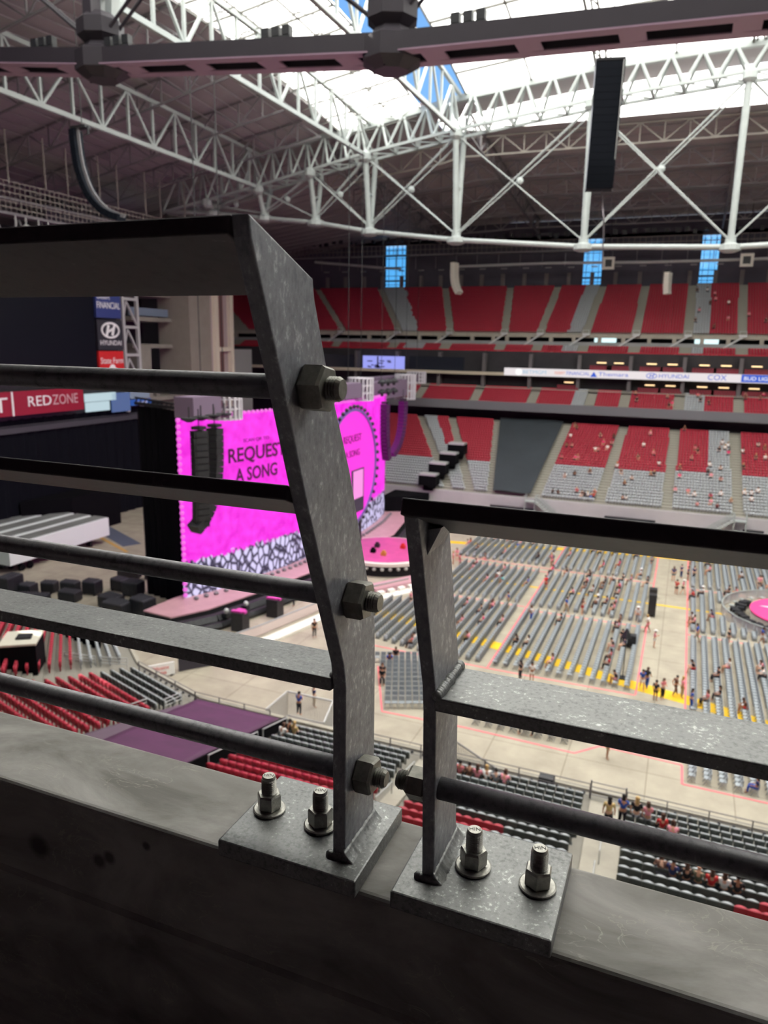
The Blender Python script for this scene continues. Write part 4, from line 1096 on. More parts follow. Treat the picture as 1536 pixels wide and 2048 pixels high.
# round screen with bulbs
rs = thing('round_screen', (-44.6, 97.2, 5.6), 'round magenta screen with a rim of dark bulbs, half behind the left post', 'screen')
AXS = Matrix(((0, 0, 1), (0, 1, 0), (-1, 0, 0)))
b = MB(); b.lathe((-44.9, 97.2, 14.3), [(8.3, 0), (8.3, .3)], 48, AXS); b.build('screen_panel', emis('round_screen_pink', (255, 44, 222), 1.1), rs)
b = MB()
for i in range(48):
    a0, a1 = 2 * math.pi * i / 48, 2 * math.pi * (i + 1) / 48
    b.bar((-44.65, 97.2 + 8.5 * math.cos(a0), 14.3 + 8.5 * math.sin(a0)), (-44.65, 97.2 + 8.5 * math.cos(a1), 14.3 + 8.5 * math.sin(a1)), .5, .4)
b.build('rim', mat('rim_violet', (120, 96, 170), 0.4), rs)
b = MB()
for i in range(44):
    a = 2 * math.pi * i / 44; b.ell((-44.4, 97.2 + 9.0 * math.cos(a), 14.3 + 9.0 * math.sin(a)), (.3, .3, .3), 8, 5)
b.build_each('bulb', M_dark, rs)
b = MB()
for y in (92.5, 101.5): b.bar((-45.2, y, 1.9), (-45.2, y, 8.2), .35)
b.build_each('support_leg', M_dark, rs)
lettering('REQUEST', 1.5, (-44.5, 97.0, 18.6), (0, 1, 0), UPZ, M_ink, rs, 6.2, depth=.02)
lettering('A SONG', 1.4, (-44.5, 97.0, 16.4), (0, 1, 0), UPZ, M_ink, rs, 5.0, depth=.02)
b = MB(); b.box((-44.5, 98.9, 10.6), (.1, 4.4, 6.6)); b.build('pictured_phone', mat('pictured_phone_frame', (60, 56, 76), 0.5), rs)
b = MB(); b.box((-44.42, 98.9, 11.6), (.1, 3.4, 4.2)); b.build('pictured_display', emis('phone_pink', (255, 150, 230), 1.0), rs)
# deck, round thrust, skirts
st = thing('stage_deck', (-47, 96, 0), 'long low stage platform with a pinkish top in front of the video wall', 'stage')
front = [(-50.8, 62.6), (-48.6, 66.5), (-46.6, 74), (-44.6, 84), (-43.4, 93), (-42.0, 108), (-44.5, 122), (-48, 130)]
back = [(-50.5, 130), (-50.2, 121), (-48.4, 105), (-50.0, 85), (-54.6, 68), (-55, 63)]
b = MB(); b.prism(front + back, 'z', 1.85, 2.0); b.build('top', M_stage, st)
b = MB(); b.prism([(p[0] - .15, p[1]) for p in front] + [(p[0] + .15, p[1]) for p in back], 'z', 0, 1.85); b.build('skirt', M_skirt, st)
b = MB(); b.tube([(p[0] + .9, p[1], .9) for p in front], .7, 6); b.tube([(p[0] + 1.9, p[1] - .3, .45) for p in front], .45, 6); b.build('front_cables', M_dark, st)
rd = thing('round_stage', (-39.6, 98.6, 0), 'round pink stage with a white edge and black skirt between the posts', 'stage')
b = MB(); b.lathe((-39.6, 98.6, 0), [(7.0, 0), (7.0, 1.5)], 40); b.build('skirt', M_skirt, rd)
b = MB(); b.lathe((-39.6, 98.6, 0), [(7.1, 1.5), (7.6, 1.6), (7.6, 2.05), (7.3, 2.1)], 40); b.build('white_edge', mat('white_stage_edge', (226, 214, 206), 0.5), rd)
b = MB(); b.lathe((-39.6, 98.6, 2.1), [(6.9, 0), (6.9, .08)], 40); b.build('top', mat('round_stage_pink', (206, 84, 150), 0.4, var=.25, scale=.4), rd)
b = MB()
for i in range(40): a = 2 * math.pi * i / 40; b.ell((-39.6 + 7.3 * math.cos(a), 98.6 + 7.3 * math.sin(a), 1.2), (.3, .3, .26), 8, 5)
b.build('edge_lamps', M_rail, rd)
for j, (x, y, c, lab) in enumerate(((-40.6, 96.0, M_black, 'dark microphone position on the round stage, left of the centre'), (-38.6, 95.2, mat('amber_case', (196, 140, 60), .5), 'small amber case on the round stage near its front'), (-37.4, 100.0, mat('red_case', (206, 50, 40), .5), 'small red item on the round stage at its right'), (-41.2, 99.0, M_dark, 'low dark wedge monitor on the round stage at the back'))):
    b = MB(); b.box((x, y, 2.45), (.7, .6, .5)); b.box((x, y, 2.8), (.4, .4, .3)); o = b.build('stage_monitor', c); tag(o, lab, 'stage equipment', 'items on the round stage')
# barrier and ramp in front of the stage
M_barr = mat('pale_barrier_panel', (222, 204, 200), 0.5)
br_ = thing('crowd_barrier', (-38, 75, 0), 'pale crowd barrier with a white foot running along the stage front', 'barrier')
pl = [(-43.0, 62.5), (-41.6, 66.5), (-39.2, 76.4), (-36.2, 83.5), (-32.6, 89.5)]
b = MB()
for a, c in zip(pl, pl[1:]): b.bar((a[0], a[1], .65), (c[0], c[1], .65), .08, 1.1)
b.build('panel', M_barr, br_)
b = MB()
for a, c in zip(pl, pl[1:]): b.bar((a[0] + 1.7, a[1] - .5, .12), (c[0] + 1.7, c[1] - .5, .12), 1.5, .22)
b.build('foot_plate', mat('white_barrier_foot', (232, 228, 218), 0.5), br_)
b = MB()
for a, c in zip(pl, pl[1:]): b.bar((a[0], a[1], 1.22), (c[0], c[1], 1.22), .16, .1)
b.build('top_rail', M_white, br_)
rw = thing('runway', (-33.5, 90, 0), 'pinkish walkway edge with white slats between the posts', 'walkway')
b = MB(); b.bar((-36.0, 84.5, .5), (-30.4, 93.5, .5), 2.2, 1.0); b.build('deck', M_stage, rw)
b = MB()
for i in range(7): a = i / 6; x = -35.4 + 5.2 * a; y = 82.9 + 8.6 * a; b.box((x, y, .45), (.9, .9, .5), R(58))
b.build('white_slats', mat('white_slat', (236, 232, 226), .5), rw)
for j, (x, y) in enumerate(((-44.6, 66.9), (-43.3, 72.4))):
    t = thing('subwoofer_stack', (x, y, 0), ('black speaker stack with a pink lit top, nearer one by the stage front', 'black speaker stack with a pink lit top, further one by the stage front')[j], 'speaker', 'speaker stacks by the stage')
    b = MB(); b.box((x, y, .55), (1.5, 1.5, 1.1)); b.box((x, y, 1.65), (1.5, 1.5, 1.1)); b.build('cabinet', M_dark, t)
    b = MB(); b.box((x, y, 2.3), (1.0, 1.0, .2)); b.box((x - .6, y - .3, 2.25), (.5, .5, .25)); b.box((x + .6, y - .1, 2.25), (.5, .5, .25)); b.build('pink_top', mat('pink_vinyl', (214, 74, 170), .5), t)
for j, (x, y) in enumerate(((-47.6, 67.2), (-46.9, 70.2), (-46.1, 74.4), (-45.2, 79.5))):
    t = thing('moving_light', (x + .9, y, 1.3), 'small stage front light with a pale lens, %s from the near end' % ordinal(j + 1), 'light', 'lights along the stage front')
    b = MB(); b.box((x + .9, y, 1.35), (.7, .7, .5)); b.build('base', M_dark, t)
    b = MB(); b.ell((x + .95, y, 1.85), (.3, .3, .35)); b.build('head', M_rail, t)
# black drapes either side
def drape(name, pts, z0, z1, lab, m=M_black, folds=1.1):
    b = MB(); P = []
    for a, c in zip(pts, pts[1:]):
        a, c = Vector(a), Vector(c); d = (c - a); L = d.length; nv = Vector((d.y, -d.x)).normalized(); k = max(2, int(L / folds * 2))
        for i in range(k): P.append(a + d * i / k + nv * (.16 if i % 2 else -.16))
    P.append(Vector(pts[-1]))
    b.v = [(p.x, p.y, z) for z in (z0, z1) for p in P]; n = len(P)
    b.f = [(i, i + 1, i + 1 + n, i + n) for i in range(n - 1)]; b.mi = [0] * len(b.f)
    o = b.build(name, m); md = o.modifiers.new('thickness', 'SOLIDIFY'); md.thickness = .05
    return tag(o, lab, 'curtain')
drape('stage_curtain', [(-62.6, 72.6), (-58, 71.6), (-54.4, 69.6)], 0, 24.2, 'tall black curtain hanging left of the magenta video wall')
t = thing('curtain_truss', (-58, 70.8, 24.3), 'thin black truss topping the tall black curtain left of the video wall', 'truss')
b = MB(); b.bar((-62.8, 72.7, 24.5), (-53.8, 69.5, 24.5), .35); b.bar((-62.8, 72.7, 25.2), (-53.8, 69.5, 24.9), .2); b.build('chords', M_dark, t)
b = MB()
for i in range(10): p, q = Vector((-62.8, 72.7, 24.5)).lerp(Vector((-53.8, 69.5, 24.5)), i / 10), Vector((-62.8, 72.7, 25.2)).lerp(Vector((-53.8, 69.5, 24.9)), (i + .5) / 10); b.bar(p, q, .1)
b.build('web', M_dark, t)
b = MB(); b.prism([(-50.4, 122.5), (-46.5, 124.5), (-43.2, 128.6), (-43.6, 130.0), (-50.5, 130.0)], 'z', 0, 4.8); o = b.build('stage_wing', M_black); tag(o, 'black curved stage wing at the right end of the stage, before the far seats', 'stage')
# line arrays
def line_array(x, y, z, n, curve, lab, m, heading=0.0, wid=1.3, h=.62, cat='speaker', group='hanging speaker columns', flip=1):
    """column of speaker boxes hanging from (x,y,z); curve = total splay in radians"""
    t = thing('line_array_speaker', (x, y, z), lab, cat, group)
    f = Vector((math.cos(heading), math.sin(heading), 0)); sd_ = Vector((-f.y, f.x, 0)); p = Vector((x, y, z)); a = 0.0
    b0 = MB(); b0.box(p + Vector((0, 0, .25)), (1.0, 1.0, .3)); b0.cyl(p + Vector((0, 0, .3)), p + Vector((0, 0, 2.0)), .05, 6); b0.build('rigging_frame', M_dark, t)
    for i in range(n):
        a = curve * (i / n) ** 2.2
        dn = Vector((0, 0, -1)) * math.cos(a) - f * math.sin(a) * flip
        up = -dn; fr_ = sd_.cross(up)
        M = Matrix((fr_, sd_, up)).transposed()
        b = MB(); b.box(p + dn * h * .5, (.95, wid, h * .92), ax=M); b.box(p + dn * h * .5 + fr_ * .2, (.7, wid * .72, h * .8), ax=M); b.build('cabinet', m, t)
        p = p + dn * h
    return t
M_navy = mat('navy_speaker_cloth', (7, 13, 25), .7, spec=.2)
line_array(-42.0, 57.0, 23.9, 15, .12, 'straight black speaker column hanging left before the magenta wall', M_dark, R(-30), 1.4, .62)
line_array(-42.0, 59.5, 23.9, 17, 1.15, 'hooked black speaker column hanging right beside the straight one, before the magenta wall', M_dark, R(80), 1.4, .62)
M_purp = mat('purple_speaker_grille', (72, 26, 76), .5)
line_array(-45.6, 112.0, 22.6, 15, .35, 'purple speaker column hanging nearly straight, right end of the video wall', M_purp, R(-100), 1.3, .62)
line_array(-45.6, 120.2, 22.6, 16, 1.05, 'purple speaker column with its foot curling left, right end of the video wall', M_purp, R(70), 1.3, .62)
for j, (x, y) in enumerate(((-42, 55.6), (-42, 57.4), (-42, 59.4), (-42, 61.2))):
    t = thing('spotlight', (x, y, 24.6), 'little dark spotlight above the black speaker columns, %s from the left' % ordinal(j + 1), 'light', 'spotlights over the speakers')
    b = MB(); b.lathe((x, y, 24.8), [(.25, 0), (.75, .25), (.75, .4)], 10); b.build('shade', M_dark, t)
    b = MB(); b.cyl((x, y, 25.2), (x, y, 26.2), .06, 6); b.build('clamp', M_dark, t)
for j in range(6):
    x, y, z = -46.2, 112.0 + 2.6 * (j % 3), 25.4 - 1.6 * (j // 3)
    t = thing('spotlight', (x, y, z), 'small black spotlight above the purple speakers, %s row, %s from left' % (('upper', 'lower')[j // 3], ordinal(j % 3 + 1)), 'light', 'spotlights on the right pod')
    b = MB(); b.lathe((x, y, z), [(.75, 0.5), (.75, .8), (.2, 1.2)], 10); b.build('shade', M_dark, t)
    b = MB(); b.ell((x, y, z + .4), (.3, .3, .4)); b.build('lamp', M_dark, t)
M_pod = mat('mauve_fabric_pod', (112, 94, 116), .7)
M_slat = mat('white_pod_slats', (196, 190, 198), .5)
def pod(x, y, z, L, h, lab):
    t = thing('ceiling_pod', (x, y, z), lab, 'hanging pod', 'hanging pods over the stage')
    b = MB(); b.box((x, y - L / 2 - .6, z), (2.4, L, h)); b.build('fabric_box', M_pod, t)
    b = MB()
    for k in range(4): b.lathe((x, y + 1.6, z - h * .75 + k * h * .5), [(2.0, -.08), (2.0, .08)], 20)
    b.build('ring', M_slat, t)
    b = MB()
    for k in range(20): a = 2 * math.pi * k / 20; b.box((x + 1.95 * math.cos(a), y + 1.6 + 1.95 * math.sin(a), z), (.22, .22, h * 1.6), a)
    b.build('slats', M_slat, t)
    b = MB(); b.cyl((x, y - L / 2, z + h / 2), (x, y - L / 2, z + 34), .05, 5); b.cyl((x, y + 1.6, z + h), (x, y + 1.6, z + 34), .05, 5); b.build('hoist_chain', M_dark, t)
pod(-48.2, 68.6, 25.3, 5.0, 2.2, 'mauve box pod with a white slatted drum above the left of the video wall')
pod(-47.2, 104.0, 25.3, 6.0, 2.2, 'small mauve pod with a white slatted drum just right of the left post')
pod(-50.4, 132.2, 24.3, 21.0, 3.0, 'large mauve and pink pod with a white drum above the right of the video wall')
pod(-53.5, 147.0, 25.5, 22.0, 1.5, 'pale pod with a white drum, furthest back above the right of the video wall')
# floating case steps over the far left seats
for j, (x, y, z) in enumerate(((-43.9, 130.6, 7.2), (-43.0, 133.6, 9.0), (-42.0, 136.8, 10.6), (-41.2, 139.6, 12.2))):
    t = thing('equipment_case', (x, y, z - .8), 'black case with a white lid standing on the far left seats, %s from the bottom' % ordinal(j + 1), 'case', 'black cases stepping up the far left seats')
    b = MB(); b.box((x, y, z), (3.4, 2.4, 1.9)); b.box((x + .9, y - .9, z - 1.1), (1.2, .6, .6)); b.build('body', M_black, t)
    b = MB(); b.box((x, y, z + 1.1), (3.2, 2.4, .35)); b.build('lid', M_rail, t)
    b = MB(); b.box((x, y + .2, z - 1.3), (2.0, 1.2, 1.4)); b.build('stand', M_black, t)

# round stage in the crowd at the right
bs = thing('satellite_stage', (15.6, 97.3, 0), 'small pink round stage ringed by a clear barrier among the chairs at right', 'stage')
b = MB(); b.lathe((15.4, 96.7, 0), [(5.6, 0), (5.6, 1.1)], 36); b.build('skirt', mat('pale_skirt', (206, 198, 190), .7), bs)
b = MB(); b.lathe((15.4, 96.7, 1.1), [(5.7, 0), (5.7, .15)], 36); b.build('top', mat('hot_pink_disc', (240, 70, 140), .5), bs)
b = MB(); b.prism([(10.9, 97.9), (13.4, 97.1), (13.1, 96.7), (16.6, 95.0), (14.4, 96.7), (14.7, 97.2), (12.6, 97.9), (12.8, 98.1)], 'z', 1.25, 1.28); b.build('white_bolt', M_text, bs)
b = MB(); rng = random.Random(3)
for i in range(26):
    a = R(150 + i * 6); r_ = 6.6 + rng.random() * .9; b.box((15.5 + r_ * math.cos(a), 96.9 + r_ * math.sin(a), .5 + .2 * rng.random()), (.9, .7, .7), a)
b.build('equipment', M_dark, bs)
cb = thing('ring_barrier', (15.6, 97.3, 0), 'clear panelled ring barrier around the small pink stage at right', 'barrier')
def clear_panel():
    m = bpy.data.materials.new('clear_barrier_panel'); m.use_nodes = True; n = m.node_tree; n.nodes.clear()
    o = n.nodes.new('ShaderNodeOutputMaterial'); x = n.nodes.new('ShaderNodeMixShader'); x.inputs[0].default_value = .42
    t = n.nodes.new('ShaderNodeBsdfTransparent'); d = n.nodes.new('ShaderNodeBsdfDiffuse'); d.inputs[0].default_value = lin((206, 200, 206))
    n.links.new(t.outputs[0], x.inputs[1]); n.links.new(d.outputs[0], x.inputs[2]); n.links.new(x.outputs[0], o.inputs[0]); return m
b = MB(); b2 = MB(); N = 36
for i in range(N):
    a0, a1 = 2 * math.pi * i / N, 2 * math.pi * (i + 1) / N
    p, q = (15.6 + 9.0 * math.cos(a0), 97.3 + 8.7 * math.sin(a0)), (15.6 + 9.0 * math.cos(a1), 97.3 + 8.7 * math.sin(a1))
    b.bar((p[0], p[1], .6), (q[0], q[1], .6), .05, 1.1); b2.bar((p[0], p[1], 1.2), (q[0], q[1], 1.2), .14, .1); b2.bar((p[0], p[1], 0), (p[0], p[1], 1.2), .08)
b.build('clear_panel', clear_panel(), cb); b2.build('top_rail', M_white, cb)
b = MB()
for i in range(14): a = R(95 + i * 12); b.box((15.6 + 7.9 * math.cos(a), 97.3 + 7.7 * math.sin(a), .5), (.7, .5, .12), a); b.box((15.6 + 7.9 * math.cos(a), 97.3 + 7.7 * math.sin(a), .25), (.1, .1, .5), a)
tag(b.build('stools', M_white), 'white seats standing inside the clear ring barrier at right', 'stools', kind='stuff')
# ---------------------------------------------------------------- left end: scoreboard, tower, loading floor
XB = -96.0
sb = thing('scoreboard', (XB, 85, 20), 'huge blank black scoreboard with sponsor signs, seen through the left railing', 'scoreboard')
b = MB(); b.box((XB - .8, 79, 33.4), (1.4, 46.0, 13.6)); b.build('screen', mat('blank_screen', (16, 18, 27), .5, spec=.15), sb)
b = MB(); b.box((XB - 1.6, 79, 30.5), (.4, 60, 22)); b.build('back_panel', M_dark, sb)
M_sblue = mat('sign_blue', (52, 64, 122), .5); M_sdark = mat('sign_charcoal', (46, 46, 54), .5); M_sred = mat('sign_red', (206, 40, 44), .5); M_rzred = mat('sign_crimson', (150, 26, 50), .5)
NY, NU = (0, 1, 0), (0, 0, 1)
yA, yB = 102.5, 108.6
for nm, z0, z1, m in (('blue_sign', 35.8, 41.2, M_sblue), ('charcoal_sign', 30.3, 35.5, M_sdark), ('red_sign', 25.4, 30.1, M_sred)):
    b = MB(); b.box((XB - .2, (yA + yB) / 2, (z0 + z1) / 2), (.5, yB - yA, z1 - z0)); b.build(nm, m, sb)
fx = XB + .12
lettering('Desert', 1.1, (fx, 104.4, 39.3), NY, NU, M_text, sb, 3.0); lettering('FINANCIAL', 1.6, (fx, 105.5, 37.9), NY, NU, M_text, sb, 5.6)
lettering('HYUNDAI', 1.2, (fx, 105.6, 31.5), NY, NU, M_text, sb, 5.2)
b = MB()
for i in range(24):
    a0, a1 = 2 * math.pi * i / 24, 2 * math.pi * (i + 1) / 24
    b.bar((fx, 105.6 + 2.1 * math.cos(a0), 33.7 + 1.25 * math.sin(a0)), (fx, 105.6 + 2.1 * math.cos(a1), 33.7 + 1.25 * math.sin(a1)), .12, .34)
b.bar((fx, 104.6, 32.8), (fx, 105.2, 34.6), .12, .5); b.bar((fx, 106.0, 32.8), (fx, 106.6, 34.6), .12, .5); b.bar((fx, 104.9, 33.4), (fx, 106.3, 34.0), .12, .4)
b.build('oval_emblem', M_text, sb)
lettering('State Farm', 1.5, (fx, 105.6, 28.4), NY, NU, M_text, sb, 5.6)
b = MB()
for dy in (-.9, .9):
    b.lathe((fx, 105.6 + dy, 26.1), [(1.0, -.02), (1.0, .02)], 18, AXS)
b.lathe((fx, 105.6, 27.0), [(.8, -.02), (.8, .02)], 18, AXS)
b.build('oval_emblem', M_text, sb)
rz = thing('banner', (XB, 90, 20.2), 'long crimson banner below the blank scoreboard', 'banner')
b = MB(); b.box((XB + .3, 86, 22.2), (.4, 23.4, 3.7)); b.build('cloth', M_rzred, rz)
lettering('RED', 2.3, (XB + .55, 88.4, 22.3), NY, NU, M_text, rz, 4.6, depth=.06); lettering('ZONE', 2.3, (XB + .55, 93.7, 22.3), NY, NU, mat('pale_thin_letters', (206, 172, 176), .5), rz, 5.4); lettering('T', 3.2, (XB + .55, 81.0, 22.0), NY, NU, M_text, rz, 2.6, depth=.06)
b = MB(); b.box((XB + .55, 83.2, 22.2), (.1, .3, 3.7)); b.build('white_divider', M_text, rz)
b = MB(); b.box((XB + .2, 102.0, 22.2), (.3, 7.4, 1.4)); b.box((XB + .2, 101.2, 20.6), (.3, 5.6, 1.6)); o = b.build('display', emis('pale_list_screen', (190, 214, 222), .95)); tag(o, 'bright pale list screen right of the crimson banner', 'display')
b = MB(); b.box((XB + .2, 107.0, 21.0), (.3, 4.6, 3.4)); o = b.build('display', emis('blue_list_screen', (84, 108, 160), .8)); tag(o, 'dim blue screen right of the bright pale list screen', 'display')
t = thing('glass_booth', (XB, 112, 19.5), 'pale blue glass booth with a blue band, left of the tower foot', 'booth')
b = MB(); b.box((XB, 112.2, 22.4), (.5, 5.4, 2.0)); b.build('pane', mat('pale_blue_glass', (140, 160, 178), .2), t)
b = MB(); b.box((XB + .1, 112.2, 20.7), (.5, 5.8, 1.1)); b.build('blue_band', mat('blue_band', (50, 104, 190), .5), t); lettering('arizona', .8, (XB + .4, 112.6, 20.7), NY, NU, M_text, t, 2.6)
t = thing('lattice_mast', (XB, 111, 20), 'pale steel lattice frame right of the scoreboard signs', 'frame')
b = MB()
for y in (109.6, 113.4): b.bar((XB - .5, y, 19), (XB - .5, y, 47), .55)
b.build('post', M_rail, t)
b = MB()
for z in (24.2, 29.4, 34.4, 39.4, 44.4): b.bar((XB - .5, 109.6, z), (XB - .5, 113.4, z), .5)
b.build('rail', M_rail, t)
b = MB()
for z in (24.2, 29.4, 34.4, 39.4): b.bar((XB - .5, 110.6, z + 4.6), (XB - .5, 113.2, z + .4), .3); b.bar((XB - .5, 109.8, z + 2), (XB - .5, 110.6, z + 4.6), .3)
b.build('brace', M_rail, t)
# tower and building core
tw = thing('concrete_tower', (-100, 130, 0), 'tall concrete stair tower with a pale framed maroon strip', 'tower')
b = MB(); b.box((-100, 132.2, 26), (8, 7.2, 52)); b.build('shaft', mat('tower_concrete', (150, 142, 132), .85, var=.15, scale=.3), tw)
b = MB(); b.box((-99, 140.0, 26), (6, 8.4, 52)); b.build('side_bay', mat('tower_bay', (176, 160, 158), .85), tw)
M_cream = mat('cream_frame', (226, 216, 196), .7)
b = MB()
for y in (137.0, 142.6): b.box((-95.6, y, 26), (1.0, 1.2, 52))
for z in (30.5, 24.6, 46): b.box((-95.6, 139.8, z), (.9, 6, .9))
b.build('cream_frame', M_cream, tw)
b = MB(); b.box((-95.8, 139.0, 26), (.4, 1.8, 52)); b.build('maroon_strip', mat('maroon_strip', (116, 70, 68), .8), tw)
b = MB(); b.box((-97, 147.5, 15), (3, 7, 31)); b.build('louvre_bay', mat('grey_louvre', (150, 150, 148), .7), tw)
co = thing('open_gallery', (-104, 121, 0), 'dim stacked concrete galleries between the sign frame and the tower', 'building')
b = MB()
for z in (20.5, 25.4, 31.0, 36.2, 41, 46): b.box((-105, 123, z), (9, 13, .8))
b.build('floor_slab', M_concd, co)
b = MB(); b.box((-109.5, 123, 25), (.5, 14, 50)); b.build('back_wall', mat('gallery_shade', (64, 60, 66), .9), co)
b = MB(); b.box((-103, 119.0, 28.4), (6, 4.2, 5.4)); b.box((-103, 119.0, 22.8), (6, 4.2, 5.0)); b.box((-102, 124.5, 22.8), (1, 1, 5)); b.build('infill', M_concd, co)
b = MB(); b.box((-101.5, 123, 37.6), (.3, 12, 1.5)); b.box((-101.5, 123, 42.4), (.3, 12, 1.0)); b.build('blue_grey_panel', mat('blue_grey_panel', (120, 134, 152), .5), co)
# catwalk high on the end
cw_ = thing('catwalk', (-92, 100, 49), 'long railed catwalk hanging under the left end of the roof', 'catwalk')
b = MB(); b.box((-92, 92, 49.2), (2.2, 90, .35)); b.box((-92, 92, 51.2), (1.8, 90, .25)); b.build('walkway', M_truss, cw_)
b = MB()
for z in (50, 50.8, 52, 52.8, 53.5): b.bar((-91, 47, z), (-91, 137, z), .1)
for i in range(100): b.bar((-91, 47 + i * .9, 49.2), (-91, 47 + i * .9, 53.5), .07)
b.build('railing', M_dt, cw_)
b = MB()
for i in range(22): y = 48 + 4 * i; b.bar((-92, y, 49), (-92, y + 2, 44.5), .22); b.bar((-92, y + 2, 44.5), (-92, y + 4, 49), .22)
b.bar((-92, 47, 44.5), (-92, 137, 44.5), .3); b.build('under_truss', M_truss, cw_)
b = MB()
for i in range(16): b.bar((-92 + 1.2 * (i % 2), 50 + 5.5 * i, 53.5), (-92 + 1.2 * (i % 2), 50 + 5.5 * i, 60.5), .16)
b.build_each('hanger', M_dt, cw_)
for j, y in enumerate((82.5, 84.3, 86.6, 88.4)):
    b = MB(); b.ell((-90.8, y, 46.6 + (j % 2) * .8), (.7, .7, .7)); b.cyl((-90.8, y, 47), (-90.8, y, 49), .12, 6); o = b.build('catwalk_floodlight', M_rail); tag(o, 'round pale floodlight under the catwalk, %s from the left' % ordinal(j + 1), 'light', 'floodlights under the catwalk')
b = MB(); b.box((-112, 124.5, 52.2), (.3, 7, 3.4)); o = b.build('window_4', emis('daylit_gap', (190, 226, 236), 1.0)); struct(o)
b = MB(); b.box((-112.5, 124, 52), (.6, 30, 8)); struct(b.build('wall_left_upper', M_endw))
# drapes and trucks on the loading floor
drape('end_curtain', [(-97.5, 30), (-97.5, 115)], 0, 19.6, 'broad black curtain closing the left end under the crimson banner', mat('end_curtain_cloth', (14, 15, 22), .9, spec=.1), 2.2)
b = MB(); b.bar((-97.1, 30, 17.9), (-97.1, 115, 17.9), .3, .9); b.bar((-96.9, 30, 18.6), (-96.9, 115, 18.6), .15); o = b.build('curtain_rail', mat('grey_curtain_rail', (66, 66, 72), .6)); tag(o, 'grey rail running along the broad black end curtain', 'rail')
b = MB(); b.prism([(-96.8, 84), (-92, 90), (-92, 101), (-96.8, 103)], 'z', 0, 6.6); o = b.build('black_covered_load', M_black); tag(o, 'big black sheeted load behind the trailers', 'cargo')
M_troof = mat('trailer_roof', (132, 134, 132), .55, var=.2, scale=.3); M_twall = mat('trailer_wall_white', (222, 230, 228), .45)
for j in range(5):
    x = -85.6 - 3.6 * j; y0, y1 = 70.5 - .5 * j, 89.6
    t = thing('semi_trailer', (x, (y0 + y1) / 2, 0), '%s white box trailer with a grey roof, %s from the right of the parked row' % (('long', 'long', 'long', 'long', 'long')[j], ordinal(j + 1)), 'trailer', 'trailers parked behind the stage')
    b = MB(); b.box((x, (y0 + y1) / 2, 2.75), (2.9, y1 - y0, 2.9)); b.build('box', M_twall, t, bevel=.05)
    b = MB(); b.box((x - .2, (y0 + y1) / 2, 4.22), (2.4, y1 - y0 - .2, .06)); b.build('roof', M_troof, t)
    b = MB()
    for dy in (2.2, 3.6):
        for dx in (-1.05, 1.05): b.cyl((x + dx - .15, y0 + dy, .52), (x + dx + .15, y0 + dy, .52), .52, 14)
    b.build_each('wheel', M_black, t)
    b = MB(); b.box((x, (y0 + y1) / 2, 1.15), (1.2, y1 - y0, .3)); b.box((x, y1 - 3, .6), (1.0, .3, 1.2)); b.build('chassis', M_dark, t)
vn = thing('van', (-104.2, 115.0, 0), 'white van with red tail lights parked beyond the trailers', 'van')
b = MB(); b.prism([(112.2, .5), (118.0, .5), (118.0, 1.6), (117.2, 2.4), (112.3, 2.5)], 'x', -105.3, -103.2); b.build('body', M_twall, vn, bevel=.1)
b = MB(); b.box((-103.6, 112.15, 1.2), (.3, .1, .7)); b.box((-104.9, 112.15, 1.2), (.3, .1, .7)); b.build('tail_light', M_sred, vn)
b = MB()
for y in (113.4, 116.8):
    for x in (-105.2, -103.3): b.cyl((x - .1, y, .36), (x + .1, y, .36), .36, 12)
b.build_each('wheel', M_black, vn)
fk = thing('forklift', (-97.0, 114.3, 0), 'yellow and black forklift beyond the trailers, left of the black curtain', 'forklift')
M_fork = mat('forklift_yellow', (206, 196, 40), .5)
b = MB(); b.box((-97, 114.3, .9), (1.3, 2.2, 1.0)); b.build('body', M_fork, fk, bevel=.1)
b = MB(); b.bar((-97.5, 113.2, .2), (-97.5, 113.2, 3.2), .14); b.bar((-96.5, 113.2, .2), (-96.5, 113.2, 3.2), .14); b.box((-97, 114.4, 2.3), (1.2, 1.4, .1)); b.bar((-96.5, 115, 1.3), (-96.5, 115, 2.3), .1); b.bar((-97.5, 115, 1.3), (-97.5, 115, 2.3), .1); b.build('mast', M_dark, fk)
b = MB()
for x in (-97.6, -96.4):
    for y in (113.5, 115.1): b.cyl((x - .12, y, .33), (x + .12, y, .33), .33, 12)
b.build_each('wheel', M_black, fk)
rng = random.Random(11)
cases = [(-76.6, 64.0, 1.6, 2.6, 2.6), (-75.0, 65.2, 1.6, 1.6, 1.4), (-72.6, 63.6, 4.0, 1.2, .9), (-69.2, 66.2, 2.6, 1.4, 1.0), (-68.6, 69.4, 2.0, 1.6, 1.5), (-71.5, 68.6, 2.2, 1.4, 1.2), (-66.4, 72.0, 2.0, 1.6, 1.3), (-63.5, 71.2, 2.2, 1.8, 1.6), (-68.9, 76.6, 3.2, 1.0, .8), (-65.2, 77.6, 2.8, 1.2, .9), (-63.0, 66.6, 2.6, 2.0, 1.2), (-60.4, 64.8, 3.0, 2.0, 1.4), (-57.8, 66.2, 2.4, 2.0, 1.8), (-74.0, 67.6, 1.8, 1.4, 1.1)]
